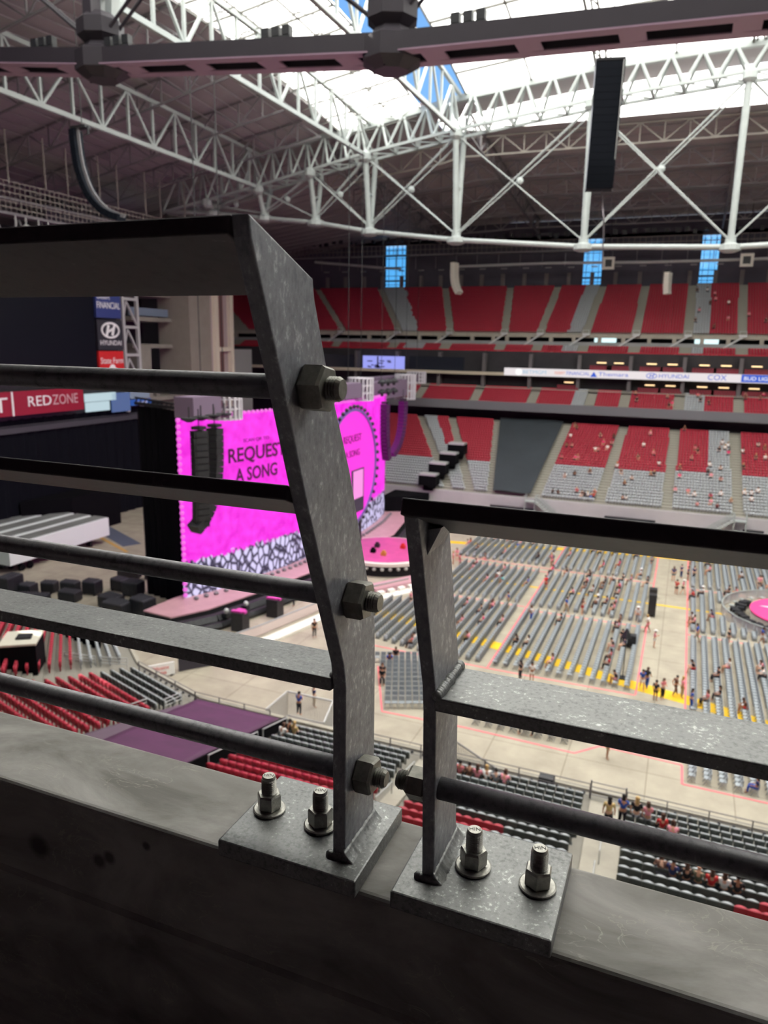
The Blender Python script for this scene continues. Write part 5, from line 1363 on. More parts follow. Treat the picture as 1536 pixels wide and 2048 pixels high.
for j, (x, y, a, c, h) in enumerate(cases):
    t = thing('road_case', (x, y, 0), 'dark wheeled equipment case on the loading floor, %s counted along the row' % ordinal(j + 1) if j not in (0, 2) else ('tall black case stack at the left edge below the trailers' if j == 0 else 'long low dark dolly with ridged load on the loading floor'), 'equipment case', 'dark cases on the loading floor')
    rz_ = rng.random() * .6 - .2
    b = MB(); b.box((x, y, .18 + h / 2), (a, c, h), rz_); b.build('body', M_dark, t, bevel=.04)
    b = MB(); b.box((x, y, .22 + h), (a * .96, c * .96, .1), rz_)
    for i in range(int(a / .35)): b.box((x - a / 2 * .9 + i * .35 * math.cos(rz_), y + (i * .35 - a / 2 * .9) * math.sin(rz_), .3 + h), (.12, c * .9, .2), rz_)
    b.build('lid', mat('grey_case_lid', (70, 70, 76), .5), t)
    b = MB()
    for dx in (-.4, .4):
        for dy in (-.4, .4): b.cyl((x + dx * a - .05, y + dy * c, .1), (x + dx * a + .05, y + dy * c, .1), .1, 8)
    b.build_each('wheel', M_black, t)
M_blueg = mat('slate_floor_cover', (84, 90, 108), .8); M_ochre = mat('ochre_floor_edge', (190, 150, 84), .8)
for i, (l, wd, m) in enumerate((([(-97, 99), (-80, 90)], 3.0, M_blueg), ([(-92, 93.5), (-78, 86.5)], .6, M_ochre), ([(-84, 84), (-72, 80.5)], 1.6, M_blueg), ([(-78, 63), (-66, 63.5), (-58, 62)], .6, M_ochre), ([(-79, 62), (-58, 60.5)], 1.4, M_blueg))):
    b = MB(); strip(b, l, wd, .004); struct(b.build('trim_%d' % (40 + i), m))

# ---------------------------------------------------------------- near stand fittings
nz = NZ
def guard(name, pts, lab, h=1.0, posts=2.0, bars=4, knobs=True):
    t = thing(name, pts[0], lab, 'railing')
    b = MB(); b2 = MB(); b3 = MB()
    for a, c in zip(pts, pts[1:]):
        a, c = Vector(a), Vector(c); L = (c - a).length; k = max(1, int(L / posts))
        for i in range(bars): z = h * (i + 1) / bars; b.cyl(a + Vector((0, 0, z)), c + Vector((0, 0, z)), .018 if i < bars - 1 else .03, 5)
        for i in range(k + 1): p = a.lerp(c, i / k); b2.box(p + Vector((0, 0, h / 2)), (.06, .06, h))
        if knobs:
            for i in range(int(L / .72)): p = a.lerp(c, (i + .5) / int(L / .72)); b3.ell(p + Vector((0, .35, .12)), (.10, .10, .14), 7, 5)
    b.build('wires', M_truss, t); b2.build_each('post', M_truss, t)
    if knobs: b3.build('kerb_knobs', M_dark, t)
    return t
ge = lambda x: (x, NF + 0.95, NZ - .1)
guard('front_guardrail', [ge(-0.9), ge(16)], 'wire guard rail along the front of the block right of the aisle')
guard('front_guardrail', [ge(-17.2), ge(-2.9)], 'wire guard rail along the front of the middle near block')
c0, c1, c2 = near_poly(0, -.95)[1], near_poly(0, -.95)[2], near_poly(0, -.95)[3]
guard('front_guardrail', [(c0[0] + 1, c0[1] - .4, NZ - .1), (c1[0], c1[1], NZ - .1), (c2[0] - 1.6, c2[1], NZ - .1)], 'wire guard rail in front of the purple tarp')
# gate across the aisle head
t = thing('aisle_gate', (-2.0, NF + .95, NZ), 'wire gate at the bottom of the aisle right of centre', 'gate')
b = MB()
for z in (.25, .5, .75, 1.05): b.bar((-2.8, NF + .95, NZ + z), (-1.0, NF + .95, NZ + z), .04)
b.build('wires', M_truss, t)
b = MB(); b.bar((-2.85, NF + .95, NZ), (-2.85, NF + .95, NZ + 1.15), .08); b.bar((-.95, NF + .95, NZ), (-.95, NF + .95, NZ + 1.15), .08); b.build('posts', M_truss, t)
for j, (xa, xb, lab) in enumerate(((-2.85, -1.05, 'concrete aisle steps right of the middle near block'), (-13.15, -12.15, 'concrete aisle steps between the two near left blocks'))):
    b = MB()
    for k in range(28): b.box(((xa + xb) / 2 + .02 * k, NF + .4 - .43 * k, NZ + .1 * k + .04), (xb - xa - .1, .44, .10))
    o = b.build('aisle_steps', M_conc); tag(o, lab, 'steps', 'aisle steps in the near stand')
t = thing('handrail', (-1.8, 34, NZ + 1), 'steel centre handrail on the aisle steps right of centre', 'handrail')
b = MB()
for y0 in (33.6, 30.0): z0 = NZ + (NF - y0) / NT * NR; b.tube([(-1.75, y0, z0), (-1.75, y0, z0 + .9), (-1.65, y0 - 2.4, z0 + 1.45), (-1.65, y0 - 2.4, z0 + .5)], .035, 6)
b.build('tube', M_rail, t)
t = thing('handrail', (-12.6, 34, NZ + 1), 'steel centre handrail on the aisle steps left of centre', 'handrail')
b = MB()
for y0 in (36.6, 33.0): z0 = NZ + (NF - y0) / NT * NR; b.tube([(-12.65, y0, z0), (-12.65, y0, z0 + .9), (-12.6, y0 - 2.4, z0 + 1.45), (-12.6, y0 - 2.4, z0 + .5)], .035, 6)
b.build('tube', M_rail, t)
# purple tarp over seats
M_purt = mat('purple_tarp', (88, 42, 80), .7, var=.18, scale=.6, rgb2=(76, 36, 70)); M_mauve = mat('grey_mauve_tarp', (96, 78, 92), .6)
def tarp(name, A, B_, C_, D_, m, lab, n=12, fall=None):
    b = MB(); P = []
    for i in range(n + 1):
        for j in range(n + 1):
            p = Vector(A).lerp(Vector(B_), j / n).lerp(Vector(D_).lerp(Vector(C_), j / n), i / n)
            P.append(p + Vector((0, 0, .03 * math.sin(i * 2.2) * math.sin(j * 1.3))))
    b.v = P; b.f = [(i * (n + 1) + j, i * (n + 1) + j + 1, (i + 1) * (n + 1) + j + 1, (i + 1) * (n + 1) + j) for i in range(n) for j in range(n)]; b.mi = [0] * len(b.f)
    o = b.build(name, m, smooth=True); md = o.modifiers.new('thickness', 'SOLIDIFY'); md.thickness = .05; return tag(o, lab, 'tarp')
zt_ = lambda y: NZ + 1.0 + (NF - y) / NT * NR
tarp('seat_tarp', (-29.2, 38.3, zt_(38.3)), (-22.7, 38.3, zt_(38.3)), (-22.6, 27.5, zt_(27.5)), (-28.2, 27.5, zt_(27.5)), M_purt, 'large purple tarp stretched over a block of near seats')
tarp('seat_tarp', (-29.4, 36.6, zt_(36.6) - .05), (-28.0, 36.6, zt_(36.6) - .05), (-26.8, 27.5, zt_(27.5) - .04), (-29.9, 27.5, zt_(27.5) - .04), M_mauve, 'narrow greyish mauve tarp along the left of the purple tarp')
t = thing('tarp_edge_rail', (-22.4, 33, 9), 'dark rail with pale tubes along the right edge of the purple tarp', 'railing')
b = MB(); b.bar((-22.45, 38.6, zt_(38.6) - .35), (-22.45, 27.0, zt_(27) - .35), .12, .8); b.build('panel', M_black, t)
b = MB(); b.tube([(-22.3, 38.6, zt_(38.6) - .9), (-22.3, 38.6, zt_(38.6) + .05), (-22.3, 35.6, zt_(35.6) + .05), (-22.3, 35.6, zt_(35.6) - .6)], .04, 6); b.tube([(-22.3, 35.0, zt_(35.0) - .6), (-22.3, 35, zt_(35) + .05), (-22.3, 30, zt_(30) + .05), (-22.3, 30, zt_(30) - .6)], .04, 6); b.build('tube', M_rail, t)
def block_rail(name, pts, lab, sign=None):
    t = thing(name, pts[0], lab, 'railing', 'tube rails at the ends of the left corner blocks')
    b = MB()
    for a, c in zip(pts, pts[1:]):
        a, c = Vector(a), Vector(c)
        for z in (.45, .7, .95): b.cyl(a + Vector((0, 0, z)), c + Vector((0, 0, z)), .035, 6)
        k = max(1, int((c - a).length / 1.4))
        for i in range(k + 1): p = a.lerp(c, i / k); b.cyl(p, p + Vector((0, 0, .95)), .03, 6)
    b.build('tubes', M_rail, t)
    if sign:
        b = MB(); b.box(Vector(sign) + Vector((0, 0, .6)), (.9, .08, .7), R(20)); b.build('white_board', M_text, t)
block_rail('end_rail', [(-30.6, 38.4, 7.2), (-30.6, 36.6, 7.5)], 'short tube rail at the front right end of the left corner block')
block_rail('end_rail', [(-31.6, 36.0, 7.6), (-31.6, 33.6, 8.1)], 'middle tube rail at the right end of the left corner block')
block_rail('end_rail', [(-33.0, 33.4, 8.1), (-34.6, 31.6, 8.4)], 'lowest tube rail with a white board at the left corner block', (-33.6, 32.9, 8.2))
block_rail('end_rail', [(-42.4, 39.5, 7.6), (-40.2, 40.4, 7.3)], 'left tube rail between the two left corner blocks')
block_rail('end_rail', [(-39.8, 40.6, 7.25), (-38.2, 41.6, 7.0)], 'right tube rail between the two left corner blocks')
# covered platform and drape at the corner
t = thing('covered_platform', (-42, 37, 8), 'black skirted platform with a pale top among the left corner seats', 'platform')
b = MB(); b.box((-42.6, 36.0, 9.4), (2.4, 2.6, 3.0), R(35)); b.build('skirt', M_black, t)
b = MB(); b.box((-42.6, 36.0, 10.96), (2.5, 2.7, .14), R(35)); b.build('pale_top', mat('pale_board', (206, 200, 186), .6), t)
b = MB(); b.box((-42.4, 36.1, 11.1), (1.0, .8, .16), R(35)); b.build('dark_item', M_dark, t)
b = MB(); b.prism([(-47.6, 44.8), (-43.4, 44.4), (-42.4, 43.2), (-46.5, 42.6)], 'z', 6.2, 8.8); o = b.build('black_drape_cover', M_black); tag(o, 'low black cover draped over seats behind the pale topped platform', 'cover')
t = thing('sign_board', (-44.6, 53.6, 0), 'white board with red writing on the floor beyond the left corner block', 'sign')
b = MB(); b.box((-44.9, 53.2, .75), (2.9, .12, 1.3), R(50)); b.build('board', M_text, t)
b = MB(); b.box((-45.7, 52.2, .08), (.1, .6, .16)); b.box((-44.1, 54.2, .08), (.1, .6, .16)); b.build_each('foot', M_dark, t)
lettering('Welcome', .55, (-44.82, 53.06, 1.0), (math.cos(R(50)), math.sin(R(50)), 0), NU, M_sred, t, 1.9); lettering('Home', .55, (-44.82, 53.06, .5), (math.cos(R(50)), math.sin(R(50)), 0), NU, M_sred, t, 1.4)
b = MB(); b.box((-43.0, 56.4, .8), (3.4, .2, 1.6), R(50)); o = b.build('barrier_panel', mat('dark_panel', (54, 50, 60), .7)); tag(o, 'dark panel standing right of the white board with red writing', 'panel')
# stair pen in the near stand and slanted fence
t = thing('stair_pen', (-22.5, 41.5, 5), 'white slatted fence pen around the stairs at the near stand edge, left of the post', 'fence')
b = MB(); pen = [(-24.9, 40.2), (-24.9, 43.2), (-21.2, 43.2), (-20.4, 40.2)]
for a, c in zip(pen, pen[1:]):
    a, c = Vector(a), Vector(c); k = int((c - a).length / .14)
    for i in range(k + 1): p = a.lerp(c, i / k); b.box((p.x, p.y, 6.2), (.035, .035, 2.0))
b.build('slats', M_rail, t)
b = MB()
for a, c in zip(pen, pen[1:]): b.bar((a[0], a[1], 7.2), (c[0], c[1], 7.2), .1); b.bar((a[0], a[1], 5.3), (c[0], c[1], 5.3), .08)
b.build('top_rail', M_rail, t)
b = MB(); b.box((-23, 41.7, 5.1), (3.6, 2.8, .3)); b.build('landing', mat('pen_floor', (170, 160, 164), .8), t)
t = thing('slatted_fence', (-11, 40.2, 6), 'thin slatted fence sloping down behind the right post', 'fence')
b = MB()
for i in range(44): x = -12.2 + i * .1; b.box((x, 39.6, 7.6 - .02 * i), (.03, .03, 2.6 - .05 * i))
b.build('slats', M_truss, t)
b = MB(); b.bar((-12.2, 39.6, 8.9), (-7.9, 39.6, 6.9), .07); b.build('top_rail', M_truss, t)
b = MB(); b.box((-5.4, NF + 1.3, 7.25), (.9, .5, .5)); o = b.build('floor_monitor', M_dark); tag(o, 'dark box on the ledge beyond the middle guard rail', 'box')

# ---------------------------------------------------------------- hanging things
ba = thing('line_array_speaker', (-7.0, 51.0, 49.2), 'very long dark navy speaker column hanging at upper right', 'speaker', 'hanging speaker columns')
yA_ = 51.0; x0 = -6.4; zt0, zb0 = 48.95, 41.7
n = 17; h = (zt0 - zb0) / n
for i in range(n):
    z = zt0 - h * (i + .5); dx = -.0 + .012 * i - .0009 * i * i
    b = MB(); b.box((x0 - .004 * i, yA_ - .006 * i * i * .2, z), (1.72 - .006 * i, 1.0, h * .96), R(12)); b.build('cabinet', M_navy, ba)
b = MB(); b.box((x0, yA_, zt0 + .12), (1.75, 1.0, .16), R(12)); b.cyl((x0, yA_, zt0), (x0, yA_, 72), .035, 6); b.cyl((x0 - .4, yA_, zt0 + .2), (x0, yA_, zt0 + 1.6), .03, 6); b.build('rigging_frame', M_dark, ba)
b = MB(); b.bar((x0 + .86, yA_ - .45, zt0), (x0 + .78, yA_ - .5, zb0 - .1), .05); b.build('side_strip', M_rail, ba)
b = MB(); b.tube([(x0 + .1, yA_, zb0), (x0 + .35, yA_, zb0 - 1.6), (x0 + .5, yA_, zb0 - 4.6)], .05, 6); b.build('hanging_cable', mat('grey_cable', (120, 112, 120), .6), ba)
ja = thing('line_array_speaker', (-57.2, 60, 51.8), 'dark hooked speaker column hanging under the left roof', 'speaker', 'hanging speaker columns')
path = [(-57.25, 51.7), (-57.2, 50.6), (-57.1, 49.4), (-56.9, 48.2), (-56.5, 47.0), (-55.95, 45.9), (-55.2, 45.0), (-54.3, 44.25), (-53.2, 43.75), (-52.2, 43.5)]
for i, (a, c) in enumerate(zip(path, path[1:])):
    A_, C2 = Vector((a[0], 60, a[1])), Vector((c[0], 60, c[1]))
    for k in range(2):
        p, q = A_.lerp(C2, k / 2), A_.lerp(C2, (k + .94) / 2); b = MB(); b.bar(p, q, 1.2, .62, up=(1, 0, .3)); b.build('cabinet', M_navy, ja)
b = MB()
for a, c in zip(path, path[1:]): b.bar((a[0] + .42 + .1, 59.8, a[1] + .1), (c[0] + .42 + .1, 59.8, c[1] + .12), .1, .3, up=(1, 0, .3))
b.build('pale_edge', M_truss, ja)
b = MB(); b.box((-56.6, 60, 51.9), (1.8, .8, .2)); b.cyl((-56.4, 60, 52), (-56.4, 60, 66), .04, 6); b.cyl((-55.7, 60, 51.2), (-55.7, 60, 52), .1, 6); b.build('rigging_frame', M_dark, ja)
M_wsp = mat('white_speaker', (222, 216, 206), .5)
for j, (x, z, n, cv, lab) in enumerate(((-52.0, 50.6, 10, .95, 'white curved speaker column hanging before the upper deck, left of centre'), (-6.2, 47.6, 6, .2, 'white short speaker column hanging before the upper deck, at right'))):
    line_array(x, 168.0, z, n, cv, lab, M_wsp, R(-20), 2.0, .72, flip=-1)
pr = thing('cable_pipe', (-20, 184, 51.4), 'long pale pipe strung along the upper back wall', 'pipe')
b = MB(); b.tube([(-97, 186, 53.6), (-76, 186, 51.6), (-72, 186, 51.4)], .32, 8); b.build('left_run', M_rail, pr)
b = MB(); b.tube([(-58, 186, 51.6), (-33.6, 186, 51.9), (-11, 186, 51.6), (8, 186, 51.7), (24, 186, 52)], .3, 8); b.build('right_run', M_rail, pr)
b = MB()
for i in range(22): b.cyl((-95 + i * 5.4, 186, 51.2), (-95 + i * 5.4, 186, 55), .07, 5)
b.build_each('hanger', M_truss, pr)
b = MB()
for i in range(22): b.box((-95 + i * 5.4 + 1.5, 186, 50.9), (1.4, .5, .25))
b.build_each('pipe_clamp', M_truss, pr)
for j, (x, lab) in enumerate(((-20.0, 'white square ring hung before the back wall, right of the middle window'), (8.9, 'white square ring hung before the back wall, at the far right'))):
    t = thing('square_ring', (x, 184.5, 50.6), lab, 'light', 'square rings by the back wall')
    b = MB()
    for dx, dz, a, c in ((-1.05, 0, .55, 2.7), (1.05, 0, .55, 2.7), (0, -1.08, 1.6, .55), (0, 1.08, 1.6, .55)): b.box((x + dx, 184.5, 51.4 + dz), (a, .8, c))
    b.build('frame', M_wsp, t)
    b = MB(); b.box((x, 184.8, 51.4), (1.5, .3, 1.6)); b.build('dark_core', M_dark, t)
    b = MB(); b.cyl((x, 184.5, 52.7), (x, 184.5, 63.9), .08, 6); b.build('hanger', M_dark, t)
gw = thing('back_catwalk', (-30, 188, 54), 'dark railed catwalk along the top of the far upper wall', 'catwalk')
b = MB()
for z in (55.0, 56.2, 57.4): b.bar((-135, 188, z), (60, 188, z), .16)
for i in range(150): b.bar((-130 + i * 1.25, 188, 55), (-130 + i * 1.25, 188, 57.4), .12)
b.build('railing', mat('catwalk_grey', (118, 110, 108), .7), gw)
b = MB(); b.box((-38, 188.6, 54.9), (194, 2.0, .25)); b.build('walkway', M_truss, gw)
rng = random.Random(5); b = MB()
for i in range(60): b.box((-110 + i * 2.2 + rng.random(), 187.4, 58.0 + rng.random() * .8), (.6 + .5 * rng.random(), .5, .6 + .6 * rng.random()))
b.build_each('fixture', M_dark, gw)

# black gear beside the wide aisle
for j, (x, y, w_, h_, lab) in enumerate(((-1.45, 91.8, .9, 2.6, 'tall black cabinet by the pink line of the wide aisle'), (-1.6, 99.0, 1.0, 1.1, 'small black box further along the pink line of the wide aisle'), (-3.0, 80.6, .9, 1.2, 'black box on legs at the aisle end of the nearest centre chairs'))):
    t = thing('equipment_box', (x, y, 0), lab, 'equipment', 'black gear beside the wide aisle')
    b = MB(); b.box((x, y, .25 + h_ / 2), (w_, w_, h_)); b.build('body', M_dark, t, bevel=.03)
    b = MB()
    for dx in (-.4, .4):
        for dy in (-.4, .4): b.box((x + dx * w_, y + dy * w_, .13), (.08, .08, .26))
    b.build_each('foot', M_black, t)
t = thing('speaker_stand', (-3.2, 72.0, 0), 'black speaker on a tall thin pole at the front of the centre chairs', 'speaker')
b = MB(); b.cyl((-3.2, 72.0, 0), (-3.2, 72.0, 4.4), .05, 8); b.box((-3.2, 72.0, .05), (.9, .9, .1)); b.build('pole', M_dark, t)
b = MB(); b.lathe((-3.2, 72.0, 4.3), [(.5, 0), (.48, .12), (.08, .95)], 4); b.build('speaker_head', M_dark, t)
# ---------------------------------------------------------------- people
def skin_mesh(name, pts, edges, root=0, levels=1):
    """pts: (x, y, z, rx, ry); grows one continuous surface round the joints"""
    me = bpy.data.meshes.new(name); me.from_pydata([p[:3] for p in pts], edges, [])
    o = bpy.data.objects.new(name, me); COL.objects.link(o)
    o.modifiers.new('skin', 'SKIN')
    for i, p in enumerate(pts):
        sv = me.skin_vertices[0].data[i]; sv.radius = (p[3], p[4]); sv.use_root = (i == root)
    s = o.modifiers.new('sub', 'SUBSURF'); s.levels = levels; s.render_levels = levels
    dg = bpy.context.evaluated_depsgraph_get()
    r = bpy.data.meshes.new_from_object(o.evaluated_get(dg)); r.name = name
    COL.objects.unlink(o); bpy.data.objects.remove(o); bpy.data.meshes.remove(me)
    r.polygons.foreach_set('use_smooth', [True] * len(r.polygons))
    return r
def figure(J):
    """J: joints by name -> meshes of body, shirt, trousers, hair, hat for one pose"""
    P = []; E = []; idx = {}
    def add(n, co, r, pr=None, r2=None):
        idx[n] = len(P); P.append((*co, r, r2 or r))
        if pr is not None: E.append((idx[pr], idx[n]))
    pe, ch, nk, hd = (Vector(J[k]) for k in ('pelvis', 'chest', 'neck', 'head'))
    add('pelvis', pe, .135, None, .11); add('waist', pe.lerp(ch, .45), .12, 'pelvis', .10); add('chest', ch, .145, 'waist', .115); add('neck', nk, .055, 'chest')
    add('jaw', nk.lerp(hd, .55) + (hd - nk).normalized() * 0 + Vector(J.get('face', (0, .02, 0))), .07, 'neck', .075); add('head', hd, .085, 'jaw', .098); add('crown', hd + (hd - nk).normalized() * .07, .062, 'head', .07)
    for s in 'lr':
        add('sh' + s, J['sh' + s], .062, 'chest'); add('el' + s, J['el' + s], .043, 'sh' + s); add('wr' + s, J['wr' + s], .029, 'el' + s)
        w_, e_ = Vector(J['wr' + s]), Vector(J['el' + s]); d = (w_ - e_).normalized()
        add('pm' + s, w_ + d * .07, .034, 'wr' + s, .02)
        sdv = d.cross(Vector((0, 1, .3))).normalized()
        for f in range(4):
            add('f%s%d' % (s, f), w_ + d * (.145 - .012 * abs(f - 1)) + sdv * (.033 - .022 * f) + Vector((0, .025, -.012)), .0085, 'pm' + s)
        add('t' + s, w_ + d * .07 + sdv * .055 + Vector((0, .02, 0)), .0095, 'pm' + s)
        add('hp' + s, J['hp' + s], .095, 'pelvis'); add('kn' + s, J['kn' + s], .062, 'hp' + s); add('ca' + s, Vector(J['kn' + s]).lerp(Vector(J['an' + s]), .35), .058, 'kn' + s); add('an' + s, J['an' + s], .037, 'ca' + s); add('to' + s, J['to' + s], .036, 'an' + s)
    body = skin_mesh('person', P, E)
    bmx = bmesh.new(); bmx.from_mesh(body)                     # nose, ears and eye hollows on the head
    fy = Vector((0, 1, 0))
    for c, r in ((hd + fy * .10 + Vector((0, 0, -.025)), (.014, .022, .020)), (hd + Vector((.088, 0, -.02)), (.012, .02, .03)), (hd + Vector((-.088, 0, -.02)), (.012, .02, .03))):
        bmesh.ops.create_uvsphere(bmx, u_segments=6, v_segments=4, radius=1, matrix=Matrix.Translation(c) @ Matrix.Diagonal((*r, 1)))
    bmx.to_mesh(body); bmx.free()
    g = 1.16
    SP_ = [(*pe.lerp(ch, .1), .14, .118), (*pe.lerp(ch, .5), .135, .115), (*ch, .158, .128), (*ch.lerp(nk, .55), .085, .08)]; SE = [(0, 1), (1, 2), (2, 3)]
    for s in 'lr':
        k = len(SP_); SP_ += [(*J['sh' + s], .076, .076), (*Vector(J['sh' + s]).lerp(Vector(J['el' + s]), .62), .058, .058)]; SE += [(2, k), (k, k + 1)]
    shirt = skin_mesh('shirt', SP_, SE)
    def legs(f, nm):
        Q = [(*(pe + Vector((0, 0, .04))), .15, .125)]; QE = []
        for s in 'lr':
            k = len(Q); Q += [(*J['hp' + s], .108, .108), (*Vector(J['hp' + s]).lerp(Vector(J['kn' + s]), .55 if f < 1 else 1.0), .085 if f < 1 else .076, .085 if f < 1 else .076)]; QE += [(0, k), (k, k + 1)]
            if f >= 1: Q.append((*Vector(J['kn' + s]).lerp(Vector(J['an' + s]), .92), .054, .054)); QE.append((k + 1, k + 2))
        return skin_mesh(nm, Q, QE)
    long_, short_ = legs(1, 'trousers'), legs(.5, 'shorts')
    def hairm(long_hair):
        b = MB(); b.ell(hd + Vector((0, -.022, .045)), (.104, .112, .10), 10, 7)
        if long_hair:
            b.ell(hd + Vector((0, -.075, -.12)), (.10, .06, .19), 10, 6)
        return b
    return body, shirt, long_, short_, hairm, hd
def mk(mesh_b):
    if isinstance(mesh_b, MB):
        me = bpy.data.meshes.new('hair'); me.from_pydata(mesh_b.v, [], mesh_b.f); me.polygons.foreach_set('use_smooth', [True] * len(me.polygons)); return me
    return mesh_b
STAND = dict(pelvis=(0, 0, .95), chest=(0, .01, 1.30), neck=(0, .01, 1.47), head=(0, .03, 1.61), shl=(-.19, 0, 1.39), shr=(.19, 0, 1.39), ell=(-.25, -.03, 1.11), elr=(.25, -.03, 1.11), wrl=(-.25, .08, .88), wrr=(.25, .08, .88),
             hpl=(-.095, 0, .88), hpr=(.095, 0, .88), knl=(-.11, .03, .49), knr=(.11, .03, .49), anl=(-.12, -.02, .08), anr=(.12, -.02, .08), tol=(-.14, .15, .035), tor=(.14, .15, .035))
WALK = dict(STAND); WALK.update(knl=(-.10, .17, .50), anl=(-.10, .22, .09), tol=(-.10, .38, .05), knr=(.10, -.02, .48), anr=(.10, -.24, .13), tor=(.10, -.12, .04), ell=(-.25, -.14, 1.13), wrl=(-.25, -.10, .89), elr=(.25, .06, 1.12), wrr=(.24, .26, .98), chest=(0, .05, 1.30), neck=(0, .07, 1.46), head=(0, .10, 1.60))
PHONE = dict(STAND); PHONE.update(elr=(.22, .10, 1.14), wrr=(.09, .27, 1.27), ell=(-.22, .08, 1.12), wrl=(-.06, .26, 1.16), head=(0, .06, 1.60))
SIT = dict(pelvis=(0, -.08, .53), chest=(0, -.12, .88), neck=(0, -.09, 1.05), head=(0, -.06, 1.19), shl=(-.19, -.10, .97), shr=(.19, -.10, .97), ell=(-.25, -.06, .71), elr=(.25, -.06, .71), wrl=(-.17, .16, .62), wrr=(.17, .16, .62),
           hpl=(-.10, -.05, .50), hpr=(.10, -.05, .50), knl=(-.13, .36, .52), knr=(.13, .36, .52), anl=(-.13, .36, .09), anr=(.13, .40, .09), tol=(-.14, .52, .035), tor=(.14, .56, .035))
LEAN = dict(SIT); LEAN.update(chest=(0, .03, .85), neck=(0, .12, 1.00), head=(0, .18, 1.12), shl=(-.19, .06, .94), shr=(.19, .06, .94), ell=(-.24, .16, .70), elr=(.24, .16, .70), wrl=(-.08, .36, .66), wrr=(.08, .36, .68))
POSES = {k: figure(v) for k, v in (('stand', STAND), ('walk', WALK), ('phone', PHONE), ('sit', SIT), ('lean', LEAN))}
TOPS = {'pink': (238, 150, 166), 'rose': (214, 120, 128), 'hotpink': (236, 52, 120), 'white': (236, 232, 230), 'black': (30, 28, 34), 'grey': (140, 142, 150), 'brown': (112, 76, 64), 'orange': (236, 110, 40), 'yellow': (220, 180, 60), 'cyan': (110, 208, 216), 'blue': (40, 84, 180), 'navy': (38, 52, 104), 'red': (206, 36, 44), 'maroon': (112, 28, 44), 'green': (70, 190, 90), 'tan': (206, 178, 120), 'olive': (92, 92, 74), 'khaki': (176, 156, 124), 'lime': (176, 230, 40), 'teal': (60, 104, 116), 'dark': (44, 42, 52)}
SKINS = [(226, 178, 152), (206, 150, 122), (170, 116, 88), (118, 78, 60)]
HAIRS = {'dark': (34, 26, 26), 'brown': (84, 54, 40), 'blond': (196, 160, 104), 'bald': (206, 160, 130), 'hat': (60, 44, 36)}
def cmat(nm, rgb): return mat('cloth_' + nm, rgb, .8)
HAT = MB(); HAT.lathe((0, 0, 0), [(.19, 0), (.20, .012), (.105, .02), (.095, .10), (.05, .115)], 14)
HATM = {k: None for k in POSES}
for k in POSES:
    b = MB(); hd = POSES[k][5]; b.v = [(v[0] + hd.x, v[1] + hd.y - .01, v[2] + hd.z + .055) for v in HAT.v]; b.f = list(HAT.f); b.mi = list(HAT.mi); HATM[k] = mk(b)
HAIRM = {(k, l): mk(POSES[k][4](l)) for k in POSES for l in (0, 1)}
def part_of(p, nm, me, m):
    o = bpy.data.objects.new(nm, me); COL.objects.link(o); o.parent = p
    if not me.materials: me.materials.append(m)
    o.material_slots[0].link = 'OBJECT'; o.material_slots[0].material = m
    return o
